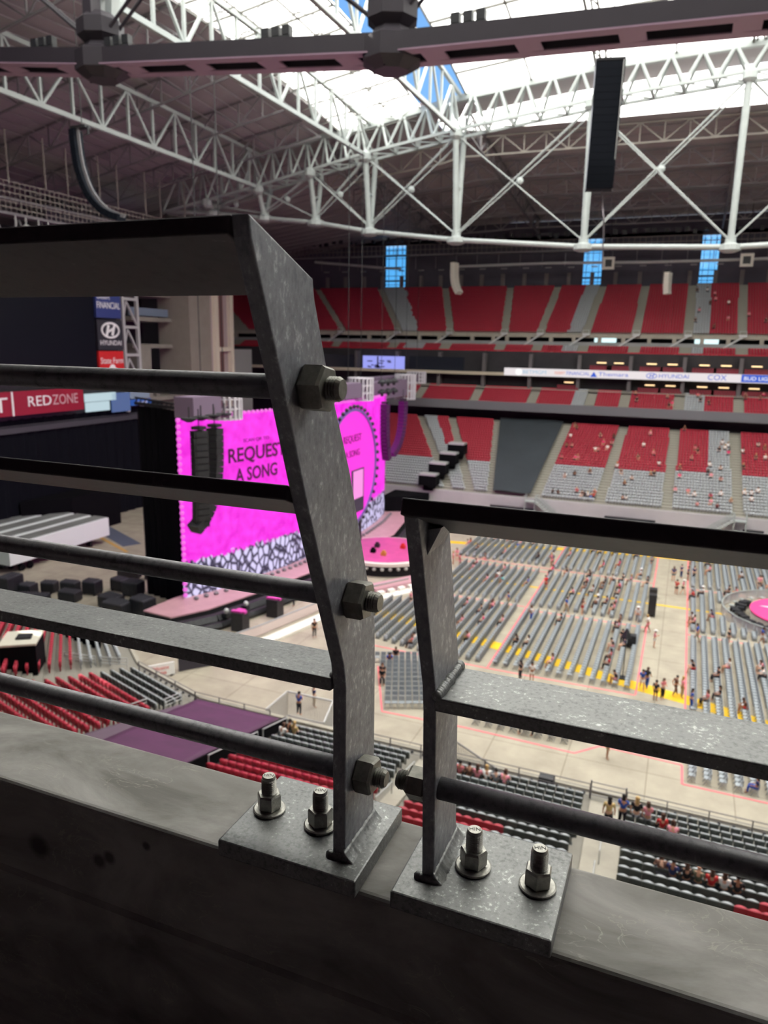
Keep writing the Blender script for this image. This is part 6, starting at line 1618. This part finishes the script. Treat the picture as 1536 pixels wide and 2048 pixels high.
PEOPLE = [
(-27.7, 117.2, 0, 's', 'pink', 'dark', 'brown', 'floor'),
(-25.4, 118.1, 0, 's', 'pink', 'black', 'dark', 'floor'),
(-24.3, 117.4, 0, 's', 'rose', 'dark', 'brown', 'floor'),
(-23.4, 116.1, 0, 's', 'pink', 'blue', 'dark', 'floor'),
(-21.1, 117.1, 0, 's', 'white', 'black', 'dark', 'floor'),
(-32.0, 111.9, 0, 's', 'pink', 'white', 'dark', 'floor'),
(-31.1, 112.2, 0, 's', 'orange', 'dark', 'brown', 'floor'),
(-27.9, 110.3, 0, 's', 'brown', 'dark', 'brown', 'floor'),
(-26.1, 105.3, 0, 's', 'black', 'pink', 'dark', 'floor'),
(-26.2, 101.7, 0, 's', 'pink', 'black', 'brown', 'floor'),
(-26.1, 99.4, 0, 's', 'pink', 'white', 'dark', 'floor'),
(-24.5, 109.2, 0, 's', 'pink', 'dark', 'blond', 'floor'),
(-19.0, 109.2, 0, 's', 'black', 'dark', 'dark', 'floor'),
(-16.5, 109.6, 0, 'w', 'white', 'blue', 'dark', 'floor'),
(-16.4, 107.5, 0, 'w', 'pink', 'pink', 'blond', 'floor'),
(-16.7, 104.4, 0, 's', 'hotpink', 'dark', 'brown', 'floor'),
(-14.5, 112.8, 0, 's', 'pink', 'dark', 'brown', 'floor'),
(-11.4, 117.0, 0, 's', 'pink', 'dark', 'dark', 'floor'),
(-10.4, 116.7, 0, 's', 'yellow', 'black', 'dark', 'floor'),
(-8.1, 118.0, 0, 's', 'black', 'dark', 'blond', 'floor'),
(-4.9, 117.5, 0, 's', 'pink', 'dark', 'brown', 'floor'),
(-9.0, 108.8, 0, 's', 'hotpink', 'dark', 'brown', 'floor'),
(-6.6, 110.5, 0, 's', 'hotpink', 'red', 'dark', 'floor'),
(-2.5, 113.9, 0, 'w', 'grey', 'dark', 'brown', 'floor'),
(-30.2, 102.4, 0, 'w', 'pink', 'pink', 'blond', 'floor'),
(-30.0, 103.7, 0, 'w', 'pink', 'rose', 'brown', 'floor'),
(-28.8, 101.2, 0, 'w', 'rose', 'pink', 'dark', 'floor'),
(-22.3, 100.7, 0, 's', 'pink', 'dark', 'brown', 'floor'),
(-22.5, 97.3, 0, 's', 'white', 'pink', 'dark', 'floor'),
(-21.2, 95.8, 0, 's', 'cyan', 'white', 'brown', 'floor'),
(-23.5, 95.1, 0, 's', 'pink', 'dark', 'dark', 'floor'),
(-17.9, 95.9, 0, 's', 'blue', 'dark', 'dark', 'floor'),
(-15.2, 96.1, 0, 'w', 'red', 'red', 'dark', 'floor'),
(-13.7, 103.1, 0, 's', 'black', 'white', 'dark', 'floor'),
(-10.2, 103.6, 0, 's', 'black', 'dark', 'brown', 'floor'),
(-10.2, 100.4, 0, 's', 'rose', 'dark', 'dark', 'floor'),
(-10.4, 97.9, 0, 's', 'brown', 'dark', 'brown', 'floor'),
(-11.4, 94.3, 0, 's', 'pink', 'black', 'dark', 'floor'),
(-8.8, 96.0, 0, 's', 'white', 'dark', 'brown', 'floor'),
(-8.5, 98.5, 0, 's', 'black', 'dark', 'dark', 'floor'),
(-7.9, 101.0, 0, 's', 'black', 'dark', 'brown', 'floor'),
(-6.6, 103.0, 0, 's', 'white', 'dark', 'dark', 'floor'),
(-5.4, 104.8, 0, 's', 'black', 'dark', 'dark', 'floor'),
(-4.5, 104.0, 0, 's', 'pink', 'white', 'blond', 'floor'),
(-4.2, 105.7, 0, 's', 'white', 'dark', 'hat', 'floor'),
(-5.4, 99.5, 0, 's', 'hotpink', 'dark', 'dark', 'floor'),
(-5.6, 97.1, 0, 's', 'rose', 'dark', 'brown', 'floor'),
(-2.5, 103.1, 0, 's', 'black', 'dark', 'dark', 'floor'),
(-11.3, 88.3, 0, 'w', 'blue', 'khaki', 'dark', 'floor'),
(-9.4, 88.8, 0, 'w', 'brown', 'red', 'brown', 'floor'),
(-8.2, 91.6, 0, 's', 'white', 'dark', 'dark', 'floor'),
(-7.6, 92.3, 0, 's', 'white', 'dark', 'hat', 'floor'),
(-6.8, 92.5, 0, 's', 'maroon', 'dark', 'dark', 'floor'),
(-5.7, 90.2, 0, 's', 'pink', 'black', 'brown', 'floor'),
(-5.5, 92.7, 0, 's', 'rose', 'dark', 'dark', 'floor'),
(-2.9, 88.4, 0, 'w', 'white', 'grey', 'hat', 'floor'),
(-18.3, 87.3, 0, 'w', 'blue', 'khaki', 'dark', 'floor'),
(-22.7, 84.0, 0, 's', 'pink', 'dark', 'brown', 'floor'),
(-20.3, 83.1, 0, 's', 'black', 'dark', 'dark', 'floor'),
(-20.0, 84.5, 0, 's', 'pink', 'blue', 'brown', 'floor'),
(-19.3, 85.2, 0, 's', 'brown', 'dark', 'brown', 'floor'),
(-21.6, 78.6, 0, 's', 'pink', 'white', 'brown', 'floor'),
(-19.2, 79.8, 0, 's', 'hotpink', 'dark', 'dark', 'floor'),
(-17.1, 80.4, 0, 's', 'pink', 'black', 'brown', 'floor'),
(-14.6, 83.2, 0, 'w', 'white', 'blue', 'brown', 'floor'),
(-11.5, 83.5, 0, 's', 'black', 'dark', 'dark', 'floor'),
(-19.2, 73.9, 0, 's', 'pink', 'black', 'brown', 'floor'),
(-14.8, 75.5, 0, 's', 'black', 'dark', 'dark', 'floor'),
(-13.7, 75.1, 0, 's', 'white', 'dark', 'dark', 'floor'),
(-12.5, 67.3, 0, 'w', 'black', 'dark', 'dark', 'floor'),
(-11.4, 67.4, 0, 'w', 'white', 'white', 'dark', 'floor'),
(-10.3, 71.7, 0, 's', 'pink', 'white', 'brown', 'floor'),
(-5.2, 84.2, 0, 's', 'pink', 'dark', 'brown', 'floor'),
(-5.1, 86.5, 0, 's', 'brown', 'dark', 'brown', 'floor'),
(-4.0, 80.4, 0, 'w', 'black', 'black', 'dark', 'floor'),
(-3.5, 79.0, 0, 's', 'navy', 'dark', 'brown', 'floor'),
(-5.2, 78.8, 0, 's', 'black', 'pink', 'dark', 'floor'),
(-5.2, 75.2, 0, 's', 'rose', 'dark', 'dark', 'floor'),
(-5.2, 73.2, 0, 's', 'red', 'dark', 'brown', 'floor'),
(-3.5, 70.0, 0, 's', 'black', 'pink', 'dark', 'floor'),
(-1.6, 85.9, 0, 'w', 'white', 'pink', 'blond', 'floor'),
(-0.7, 81.5, 0, 'w', 'pink', 'white', 'hat', 'floor'),
(-1.3, 70.1, 0, 'w', 'blue', 'white', 'dark', 'floor'),
(-0.9, 70.6, 0, 'w', 'black', 'blue', 'brown', 'floor'),
(-0.0, 68.2, 0, 'w', 'black', 'black', 'dark', 'floor'),
(0.6, 68.8, 0, 'w', 'rose', 'black', 'brown', 'floor'),
(1.7, 70.1, 0, 'w', 'brown', 'brown', 'dark', 'floor'),
(2.3, 69.9, 0, 'w', 'pink', 'khaki', 'blond', 'floor'),
(2.6, 75.9, 0, 's', 'black', 'red', 'dark', 'floor'),
(3.1, 67.6, 0, 'w', 'blue', 'blue', 'dark', 'floor'),
(4.8, 69.0, 0, 's', 'rose', 'dark', 'brown', 'floor'),
(5.3, 70.5, 0, 's', 'black', 'dark', 'dark', 'floor'),
(7.2, 69.2, 0, 's', 'brown', 'red', 'brown', 'floor'),
(5.1, 75.3, 0, 's', 'black', 'dark', 'dark', 'floor'),
(6.3, 77.7, 0, 's', 'white', 'pink', 'brown', 'floor'),
(9.5, 79.1, 0, 's', 'pink', 'white', 'brown', 'floor'),
(9.5, 77.2, 0, 's', 'white', 'dark', 'dark', 'floor'),
(6.9, 85.4, 0, 'w', 'black', 'black', 'dark', 'floor'),
(3.7, 85.2, 0, 'w', 'blue', 'khaki', 'dark', 'floor'),
(2.9, 89.7, 0, 's', 'pink', 'dark', 'dark', 'floor'),
(3.3, 91.2, 0, 's', 'white', 'dark', 'brown', 'floor'),
(5.0, 92.9, 0, 's', 'navy', 'pink', 'dark', 'floor'),
(3.8, 100.1, 0, 's', 'red', 'dark', 'brown', 'floor'),
(4.2, 101.9, 0, 's', 'white', 'dark', 'hat', 'floor'),
(0.7, 108.0, 0, 'w', 'navy', 'teal', 'brown', 'floor'),
(1.2, 101.9, 0, 'w', 'red', 'black', 'dark', 'floor'),
(2.0, 102.3, 0, 'w', 'pink', 'black', 'hat', 'floor'),
(1.7, 110.1, 0, 'w', 'navy', 'navy', 'dark', 'floor'),
(2.6, 109.4, 0, 'w', 'navy', 'dark', 'dark', 'floor'),
(3.4, 109.8, 0, 'w', 'navy', 'dark', 'brown', 'floor'),
(2.9, 117.9, 0, 'w', 'white', 'white', 'blond', 'floor'),
(5.1, 113.1, 0, 's', 'pink', 'dark', 'brown', 'floor'),
(5.3, 117.0, 0, 's', 'green', 'dark', 'brown', 'floor'),
(7.5, 103.7, 0, 's', 'black', 'black', 'dark', 'floor'),
(8.7, 105.0, 0, 's', 'rose', 'dark', 'brown', 'floor'),
(9.5, 112.3, 0, 's', 'white', 'black', 'dark', 'floor'),
(11.7, 108.8, 0, 'w', 'pink', 'dark', 'dark', 'floor'),
(12.0, 109.2, 0, 'w', 'white', 'black', 'dark', 'floor'),
(12.5, 108.8, 0, 's', 'cyan', 'dark', 'brown', 'floor'),
(10.4, 87.6, 0, 'w', 'blue', 'white', 'dark', 'floor'),
(-3.1, 56.0, 0, 'w', 'khaki', 'khaki', 'dark', 'floor'),
(7.1, 54.5, 0, 's', 'navy', 'blue', 'dark', 'floor'),
(-24.3, 61.0, 0, 's', 'black', 'black', 'dark', 'floor'),
(-25.0, 61.0, 0, 's', 'black', 'dark', 'brown', 'floor'),
(-25.6, 65.1, 0, 's', 'blue', 'dark', 'dark', 'floor'),
(-25.3, 65.6, 0, 's', 'black', 'dark', 'brown', 'floor'),
(-25.3, 69.8, 0, 's', 'rose', 'dark', 'brown', 'floor'),
(-24.7, 70.3, 0, 's', 'white', 'white', 'dark', 'floor'),
(-28.4, 54.0, 0, 'w', 'navy', 'khaki', 'dark', 'floor'),
(-35.9, 68.4, 0, 'w', 'black', 'black', 'dark', 'floor'),
(-29.6, 82.6, 0, 'w', 'pink', 'dark', 'hat', 'floor'),
(-43.4, 72.3, 0, 'w', 'black', 'dark', 'blond', 'floor'),
(-42.9, 76.3, 0, 'w', 'navy', 'dark', 'brown', 'floor'),
(-9.8, 56.6, 0, 's', 'black', 'dark', 'dark', 'floor'),
(-8.7, 56.6, 0, 's', 'grey', 'dark', 'dark', 'floor'),
(-100.7, 103.5, 0, 'w', 'lime', 'dark', 'dark', 'floor'),
(2.0, 139.3, 0, 'w', 'white', 'white', 'dark', 'floor'),
(4.3, 139.6, 0, 'w', 'pink', 'dark', 'dark', 'floor'),
(-1.61, 35.57, 7.6, 'w', 'tan', 'dark', 'dark', 'near'),
(-0.97, 36.43, 7.4, 'w', 'blue', 'dark', 'dark', 'near'),
(-0.3, 36.43, 7.4, 'w', 'black', 'grey', 'blond', 'near'),
(0.26, 36.43, 7.4, 'w', 'pink', 'grey', 'brown', 'near'),
(1.09, 36.43, 7.4, 's', 'red', 'dark', 'brown', 'near'),
(1.67, 35.57, 7.6, 's', 'pink', 'dark', 'brown', 'near'),
(3.29, 40.37, 6.0, 's', 'rose', 'dark', 'dark', 'near'),
(1.15, 31.27, 8.6, 's', 'brown', 'dark', 'brown', 'near'),
(1.59, 31.27, 8.6, 's', 'navy', 'dark', 'dark', 'near'),
(2.16, 31.27, 8.6, 's', 'black', 'dark', 'brown', 'near'),
(2.68, 31.27, 8.6, 's', 'olive', 'dark', 'bald', 'near'),
(3.14, 31.27, 8.6, 's', 'red', 'dark', 'brown', 'near'),
(3.83, 31.27, 8.6, 's', 'white', 'dark', 'brown', 'near'),
(4.28, 31.27, 8.6, 's', 'black', 'dark', 'dark', 'near'),
(6.4, 40.71, 6.0, 's', 'maroon', 'dark', 'dark', 'near'),
(5.51, 32.99, 8.2, 's', 'red', 'dark', 'brown', 'near'),
(-9.94, 37.29, 7.2, 's', 'rose', 'dark', 'dark', 'near'),
(-9.55, 37.29, 7.2, 's', 'brown', 'dark', 'dark', 'near'),
(-9.25, 37.29, 7.2, 's', 'pink', 'dark', 'brown', 'near'),
(-8.83, 37.29, 7.2, 's', 'white', 'grey', 'blond', 'near'),
(-8.44, 37.29, 7.2, 's', 'grey', 'dark', 'dark', 'near'),
(-8.16, 37.29, 7.2, 's', 'pink', 'dark', 'brown', 'near'),
(-8.58, 40.15, 6.0, 's', 'brown', 'dark', 'dark', 'near'),
(-8.08, 40.26, 6.0, 's', 'white', 'dark', 'dark', 'near'),
(-8.52, 32.99, 8.2, 's', 'white', 'black', 'dark', 'near'),
(-7.99, 32.99, 8.2, 's', 'white', 'dark', 'brown', 'near'),
(-22.12, 37.29, 7.2, 's', 'black', 'dark', 'dark', 'near'),
(-21.66, 37.29, 7.2, 's', 'tan', 'dark', 'blond', 'near'),
(-21.25, 36.43, 7.4, 's', 'white', 'dark', 'brown', 'near'),
(-20.69, 40.26, 6.0, 's', 'black', 'dark', 'dark', 'near'),
(-20.14, 40.22, 6.0, 's', 'black', 'dark', 'dark', 'near'),
(-15.39, 39.77, 6.0, 's', 'black', 'dark', 'brown', 'near'),
(-14.92, 39.98, 6.0, 's', 'white', 'dark', 'blond', 'near'),
(-14.51, 39.91, 6.0, 's', 'black', 'blue', 'dark', 'near'),
(-13.82, 39.71, 6.0, 's', 'red', 'dark', 'dark', 'near'),
(-23.52, 42.41, 6.0, 'w', 'blue', 'dark', 'dark', 'near'),
(-21.17, 155.68, 15.72, 's', 'brown', 'dark', 'brown', 'far lower'),
(-21.3, 151.38, 13.89, 's', 'white', 'dark', 'dark', 'far lower'),
(-21.05, 147.94, 12.43, 's', 'brown', 'dark', 'dark', 'far lower'),
(-20.22, 147.94, 12.43, 's', 'rose', 'dark', 'brown', 'far lower'),
(-20.25, 154.82, 15.36, 's', 'brown', 'dark', 'brown', 'far lower'),
(-15.42, 152.24, 14.26, 's', 'brown', 'dark', 'brown', 'far lower'),
(-15.58, 147.08, 12.07, 's', 'white', 'dark', 'dark', 'far lower'),
(-14.96, 147.08, 12.07, 's', 'rose', 'dark', 'dark', 'far lower'),
(-14.33, 149.66, 13.16, 's', 'hotpink', 'dark', 'blond', 'far lower'),
(-13.41, 147.94, 12.43, 's', 'white', 'dark', 'dark', 'far lower'),
(-12.52, 152.24, 14.26, 's', 'brown', 'dark', 'brown', 'far lower'),
(-13.14, 149.66, 13.16, 's', 'pink', 'dark', 'brown', 'far lower'),
(-21.57, 143.64, 10.61, 's', 'hotpink', 'dark', 'brown', 'far lower'),
(-18.72, 143.64, 10.61, 's', 'hotpink', 'dark', 'dark', 'far lower'),
(-18.19, 143.64, 10.61, 's', 'rose', 'dark', 'blond', 'far lower'),
(-6.31, 153.96, 14.99, 's', 'pink', 'dark', 'blond', 'far lower'),
(-7.03, 149.66, 13.16, 's', 'white', 'dark', 'brown', 'far lower'),
(-5.01, 147.08, 12.07, 's', 'rose', 'dark', 'blond', 'far lower'),
(-7.5, 145.36, 11.34, 's', 'brown', 'dark', 'dark', 'far lower'),
(-11.14, 141.92, 9.88, 's', 'white', 'dark', 'blond', 'far lower'),
(-7.86, 138.48, 8.42, 's', 'white', 'dark', 'dark', 'far lower'),
(-8.96, 136.76, 7.69, 's', 'black', 'dark', 'blond', 'far lower'),
(-4.87, 140.2, 9.15, 's', 'black', 'dark', 'blond', 'far lower'),
(-4.39, 140.2, 9.15, 's', 'black', 'dark', 'blond', 'far lower'),
(-3.39, 143.64, 10.61, 's', 'white', 'dark', 'dark', 'far lower'),
(-19.88, 137.62, 8.05, 's', 'white', 'dark', 'brown', 'far lower'),
(-17.94, 138.48, 8.42, 's', 'black', 'dark', 'dark', 'far lower'),
(-15.49, 139.34, 8.79, 's', 'brown', 'dark', 'blond', 'far lower'),
(-16.73, 133.32, 6.23, 's', 'hotpink', 'dark', 'blond', 'far lower'),
(-14.05, 132.46, 5.87, 's', 'brown', 'dark', 'dark', 'far lower'),
(-13.35, 133.32, 6.23, 's', 'rose', 'dark', 'blond', 'far lower'),
(-10.11, 140.2, 9.15, 's', 'brown', 'dark', 'brown', 'far lower'),
(0.01, 156.54, 16.09, 's', 'brown', 'dark', 'brown', 'far lower'),
(2.36, 149.66, 13.16, 's', 'rose', 'dark', 'brown', 'far lower'),
(2.87, 148.8, 12.8, 's', 'black', 'dark', 'dark', 'far lower'),
(1.84, 146.22, 11.71, 's', 'pink', 'dark', 'blond', 'far lower'),
(7.06, 152.24, 14.26, 's', 'white', 'dark', 'dark', 'far lower'),
(6.45, 149.66, 13.16, 's', 'black', 'dark', 'brown', 'far lower'),
(7.38, 150.52, 13.53, 's', 'white', 'dark', 'blond', 'far lower'),
(8.08, 148.8, 12.8, 's', 'hotpink', 'dark', 'dark', 'far lower'),
(8.4, 151.38, 13.89, 's', 'white', 'dark', 'blond', 'far lower'),
(4.88, 144.5, 10.97, 's', 'white', 'dark', 'dark', 'far lower'),
(6.8, 143.64, 10.61, 's', 'white', 'dark', 'brown', 'far lower'),
(4.54, 141.92, 9.88, 's', 'black', 'dark', 'brown', 'far lower'),
(5.37, 141.06, 9.52, 's', 'pink', 'dark', 'dark', 'far lower'),
(6.81, 140.2, 9.15, 's', 'rose', 'dark', 'dark', 'far lower'),
(-0.09, 142.78, 10.25, 's', 'brown', 'dark', 'blond', 'far lower'),
(-0.06, 140.2, 9.15, 's', 'hotpink', 'dark', 'dark', 'far lower'),
(-0.2, 135.9, 7.33, 's', 'pink', 'dark', 'brown', 'far lower'),
(1.51, 135.9, 7.33, 's', 'hotpink', 'dark', 'dark', 'far lower'),
(2.94, 135.04, 6.96, 's', 'white', 'dark', 'brown', 'far lower'),
(5.13, 135.04, 6.96, 's', 'hotpink', 'dark', 'brown', 'far lower'),
(5.18, 133.32, 6.23, 's', 'pink', 'dark', 'blond', 'far lower'),
(7.14, 135.9, 7.33, 's', 'white', 'dark', 'brown', 'far lower'),
(8.48, 134.18, 6.59, 's', 'brown', 'dark', 'blond', 'far lower'),
(10.67, 149.66, 13.16, 's', 'white', 'dark', 'dark', 'far lower'),
(12.8, 152.24, 14.26, 's', 'white', 'dark', 'dark', 'far lower'),
(14.02, 151.38, 13.89, 's', 'brown', 'dark', 'blond', 'far lower'),
(10.56, 136.76, 7.69, 's', 'white', 'dark', 'blond', 'far lower'),
(11.38, 135.04, 6.96, 's', 'white', 'dark', 'dark', 'far lower'),
(12.87, 137.62, 8.05, 's', 'white', 'dark', 'dark', 'far lower'),
(10.02, 144.5, 10.97, 's', 'black', 'dark', 'blond', 'far lower'),
(14.35, 147.94, 12.43, 's', 'white', 'dark', 'blond', 'far lower'),
(12.31, 147.94, 12.43, 's', 'brown', 'dark', 'blond', 'far lower'),
(11.72, 136.76, 7.69, 's', 'white', 'dark', 'dark', 'far lower'),
(-10.03, 161.24, 22.4, 's', 'brown', 'dark', 'dark', 'club'),
(-9.45, 158.72, 21.2, 's', 'black', 'dark', 'dark', 'club'),
(-3.89, 160.4, 22.0, 's', 'brown', 'dark', 'dark', 'club'),
(-3.31, 157.04, 20.4, 's', 'black', 'dark', 'dark', 'club'),
(-2.76, 157.88, 20.8, 's', 'hotpink', 'dark', 'dark', 'club'),
(2.03, 161.24, 22.4, 's', 'hotpink', 'dark', 'dark', 'club'),
(2.28, 159.56, 21.6, 's', 'black', 'dark', 'dark', 'club'),
(4.13, 158.72, 21.2, 's', 'black', 'dark', 'dark', 'club'),
(10.73, 162.08, 22.8, 's', 'rose', 'dark', 'dark', 'club'),
(12.93, 161.24, 22.4, 's', 'brown', 'dark', 'dark', 'club'),
(13.6, 162.08, 22.8, 's', 'hotpink', 'dark', 'dark', 'club'),
(9.61, 161.24, 22.4, 's', 'brown', 'dark', 'dark', 'club'),
(-0.62, 189.06, 44.65, 's', 'black', 'dark', 'dark', 'upper'),
(1.9, 189.06, 44.65, 's', 'white', 'dark', 'dark', 'upper'),
(2.63, 183.04, 41.5, 's', 'black', 'dark', 'dark', 'upper'),
(3.51, 187.34, 43.75, 's', 'pink', 'dark', 'dark', 'upper'),
(3.8, 184.76, 42.4, 's', 'pink', 'dark', 'dark', 'upper'),
(0.69, 179.6, 39.7, 's', 'pink', 'dark', 'dark', 'upper'),
(-0.18, 175.3, 37.45, 's', 'black', 'dark', 'dark', 'upper'),
(6.25, 176.16, 37.9, 's', 'pink', 'dark', 'dark', 'upper'),
(3.78, 172.72, 36.1, 's', 'brown', 'dark', 'dark', 'upper'),
(10.41, 177.88, 38.8, 's', 'pink', 'dark', 'dark', 'upper'),
(13.59, 175.3, 37.45, 's', 'black', 'dark', 'dark', 'upper'),
(6.12, 183.04, 41.5, 's', 'white', 'dark', 'dark', 'upper')]
def zone(x, y, kind):
    if kind == 'near': return ('near block right of the aisle' if x > -2.0 else 'near block between the aisles' if x > -12 else 'near block right of the tarp' if x > -22 and y < 39 else 'fenced pen by the near stand')
    if kind == 'far lower': return 'far lower stand'
    if kind == 'club': return 'far club tier'
    if kind == 'upper': return 'far upper deck'
    if x < -60: return 'loading floor'
    if x < -41: return 'stage front'
    if y > 124: return 'far field wall'
    dep = 'near' if y < 88 else 'middle' if y < 105.5 else 'far'
    if y < 68 and x < -17: return 'slanted chair block' if x > -30 and y > 55 else 'floor by the near stand'
    if -1.9 < x < 2.8: return 'open aisle'
    return '%s %s chair block' % (dep, 'right' if x > 2 else 'left' if x < -16.2 else 'centre')
rng = random.Random(21); recs = []
chairs = [(q[0], q[1]) for q in CH]; taken = set()
seats_n = [(q[0], q[1], q[2]) for q in SEATS]; 
seat_by = {}
for q in seats_n: seat_by.setdefault((round(q[2], 2)), []).append(q)
for (x, y, z, pose, top, bot, hair, kind) in PEOPLE:
    if pose == 's' and kind == 'floor':                      # take the nearest free chair
        d2, j = min(((c[0] - x) ** 2 + (c[1] - y) ** 2, j) for j, c in enumerate(chairs) if j not in taken)
        if d2 < 3.0: taken.add(j); x, y = chairs[j]
    elif pose == 's':
        free = [q for q in seats_n if abs(q[2] - z) < .25 and q not in taken]
        d2, q = min((((q[0] - x) ** 2 + (q[1] - y) ** 2 + 4 * (q[2] - z) ** 2), q) for q in free)
        taken.add(q); x, y, z = q
    recs.append([x, y, z, pose, top, bot, hair, kind])
PRO = {}
cnt = {}
for r_ in recs:
    x, y, z, pose, top, bot, hair, kind = r_
    key = (zone(x, y, kind), pose, top); cnt.setdefault(key, []).append((screen_xy((x, y, z + 1))[0], r_))
names = {}
for key, l in cnt.items():
    l.sort(key=lambda e: e[0])
    for i, (_, r_) in enumerate(l): names[id(r_)] = (i + 1, len(l))
for r_ in recs:
    x, y, z, pose, top, bot, hair, kind = r_
    pk = rng.choice(['sit', 'sit', 'lean']) if pose == 's' else rng.choice(['stand', 'walk', 'phone'])
    if kind == 'near' and pose != 's': pk = rng.choice(['stand', 'phone'])
    if kind == 'floor':
        ang = R(90) + rng.uniform(-.3, .3) if pose == 's' else rng.uniform(0, 6.28)
        if pose == 's' and -30 < x < -15 and y < 68: ang = R(24 + 180)
    else: ang = rng.uniform(-.35, .35) + (0 if kind == 'near' else math.pi)
    sk = rng.choice(SKINS[:3] if rng.random() < .9 else SKINS)
    body, shirt, lo, sh, _, hd = POSES[pk]
    p = bpy.data.objects.new('person', body); COL.objects.link(p)
    if not body.materials: body.materials.append(None)
    p.material_slots[0].link = 'OBJECT'; p.material_slots[0].material = mat('skin_%d_%d_%d' % sk, sk, .6)
    p.location = (x, y, z); p.rotation_euler.z = ang
    if kind != 'floor' and pose == 's': p.location.z += .02; 
    s_ = rng.uniform(.94, 1.04) if pose != 's' else 1.0
    s_ *= 1.25 if kind != 'near' else 1.12                              # the floor, its chairs and its people share one scale
    p.scale = (s_, s_, s_)
    part_of(p, 'shirt', shirt, cmat(top, TOPS[top]))
    shorts = bot in ('white', 'pink', 'rose', 'red', 'teal') or rng.random() < .25
    part_of(p, 'shorts' if shorts else 'trousers', sh if shorts else lo, cmat(bot, TOPS[bot]))
    longh = hair in ('brown', 'blond') or rng.random() < .4
    if hair != 'bald': part_of(p, 'hair', HAIRM[(pk, 1 if longh else 0)], mat('hair_' + hair, HAIRS[hair], .7))
    if hair == 'hat': part_of(p, 'hat', HATM[pk], cmat('white', TOPS['white']))
    i, n = names[id(r_)]; zn = zone(x, y, kind)
    lab = 'person in a %s top %s, %s%s' % ({'hotpink': 'hot pink', 'rose': 'dusky pink', 'lime': 'lime yellow', 'navy': 'navy blue', 'tan': 'tan yellow'}.get(top, top), 'seated' if pose == 's' else 'standing', zn, '' if n == 1 else ', %s from left' % ordinal(i))
    tag(p, lab, 'person', 'people in the stadium')
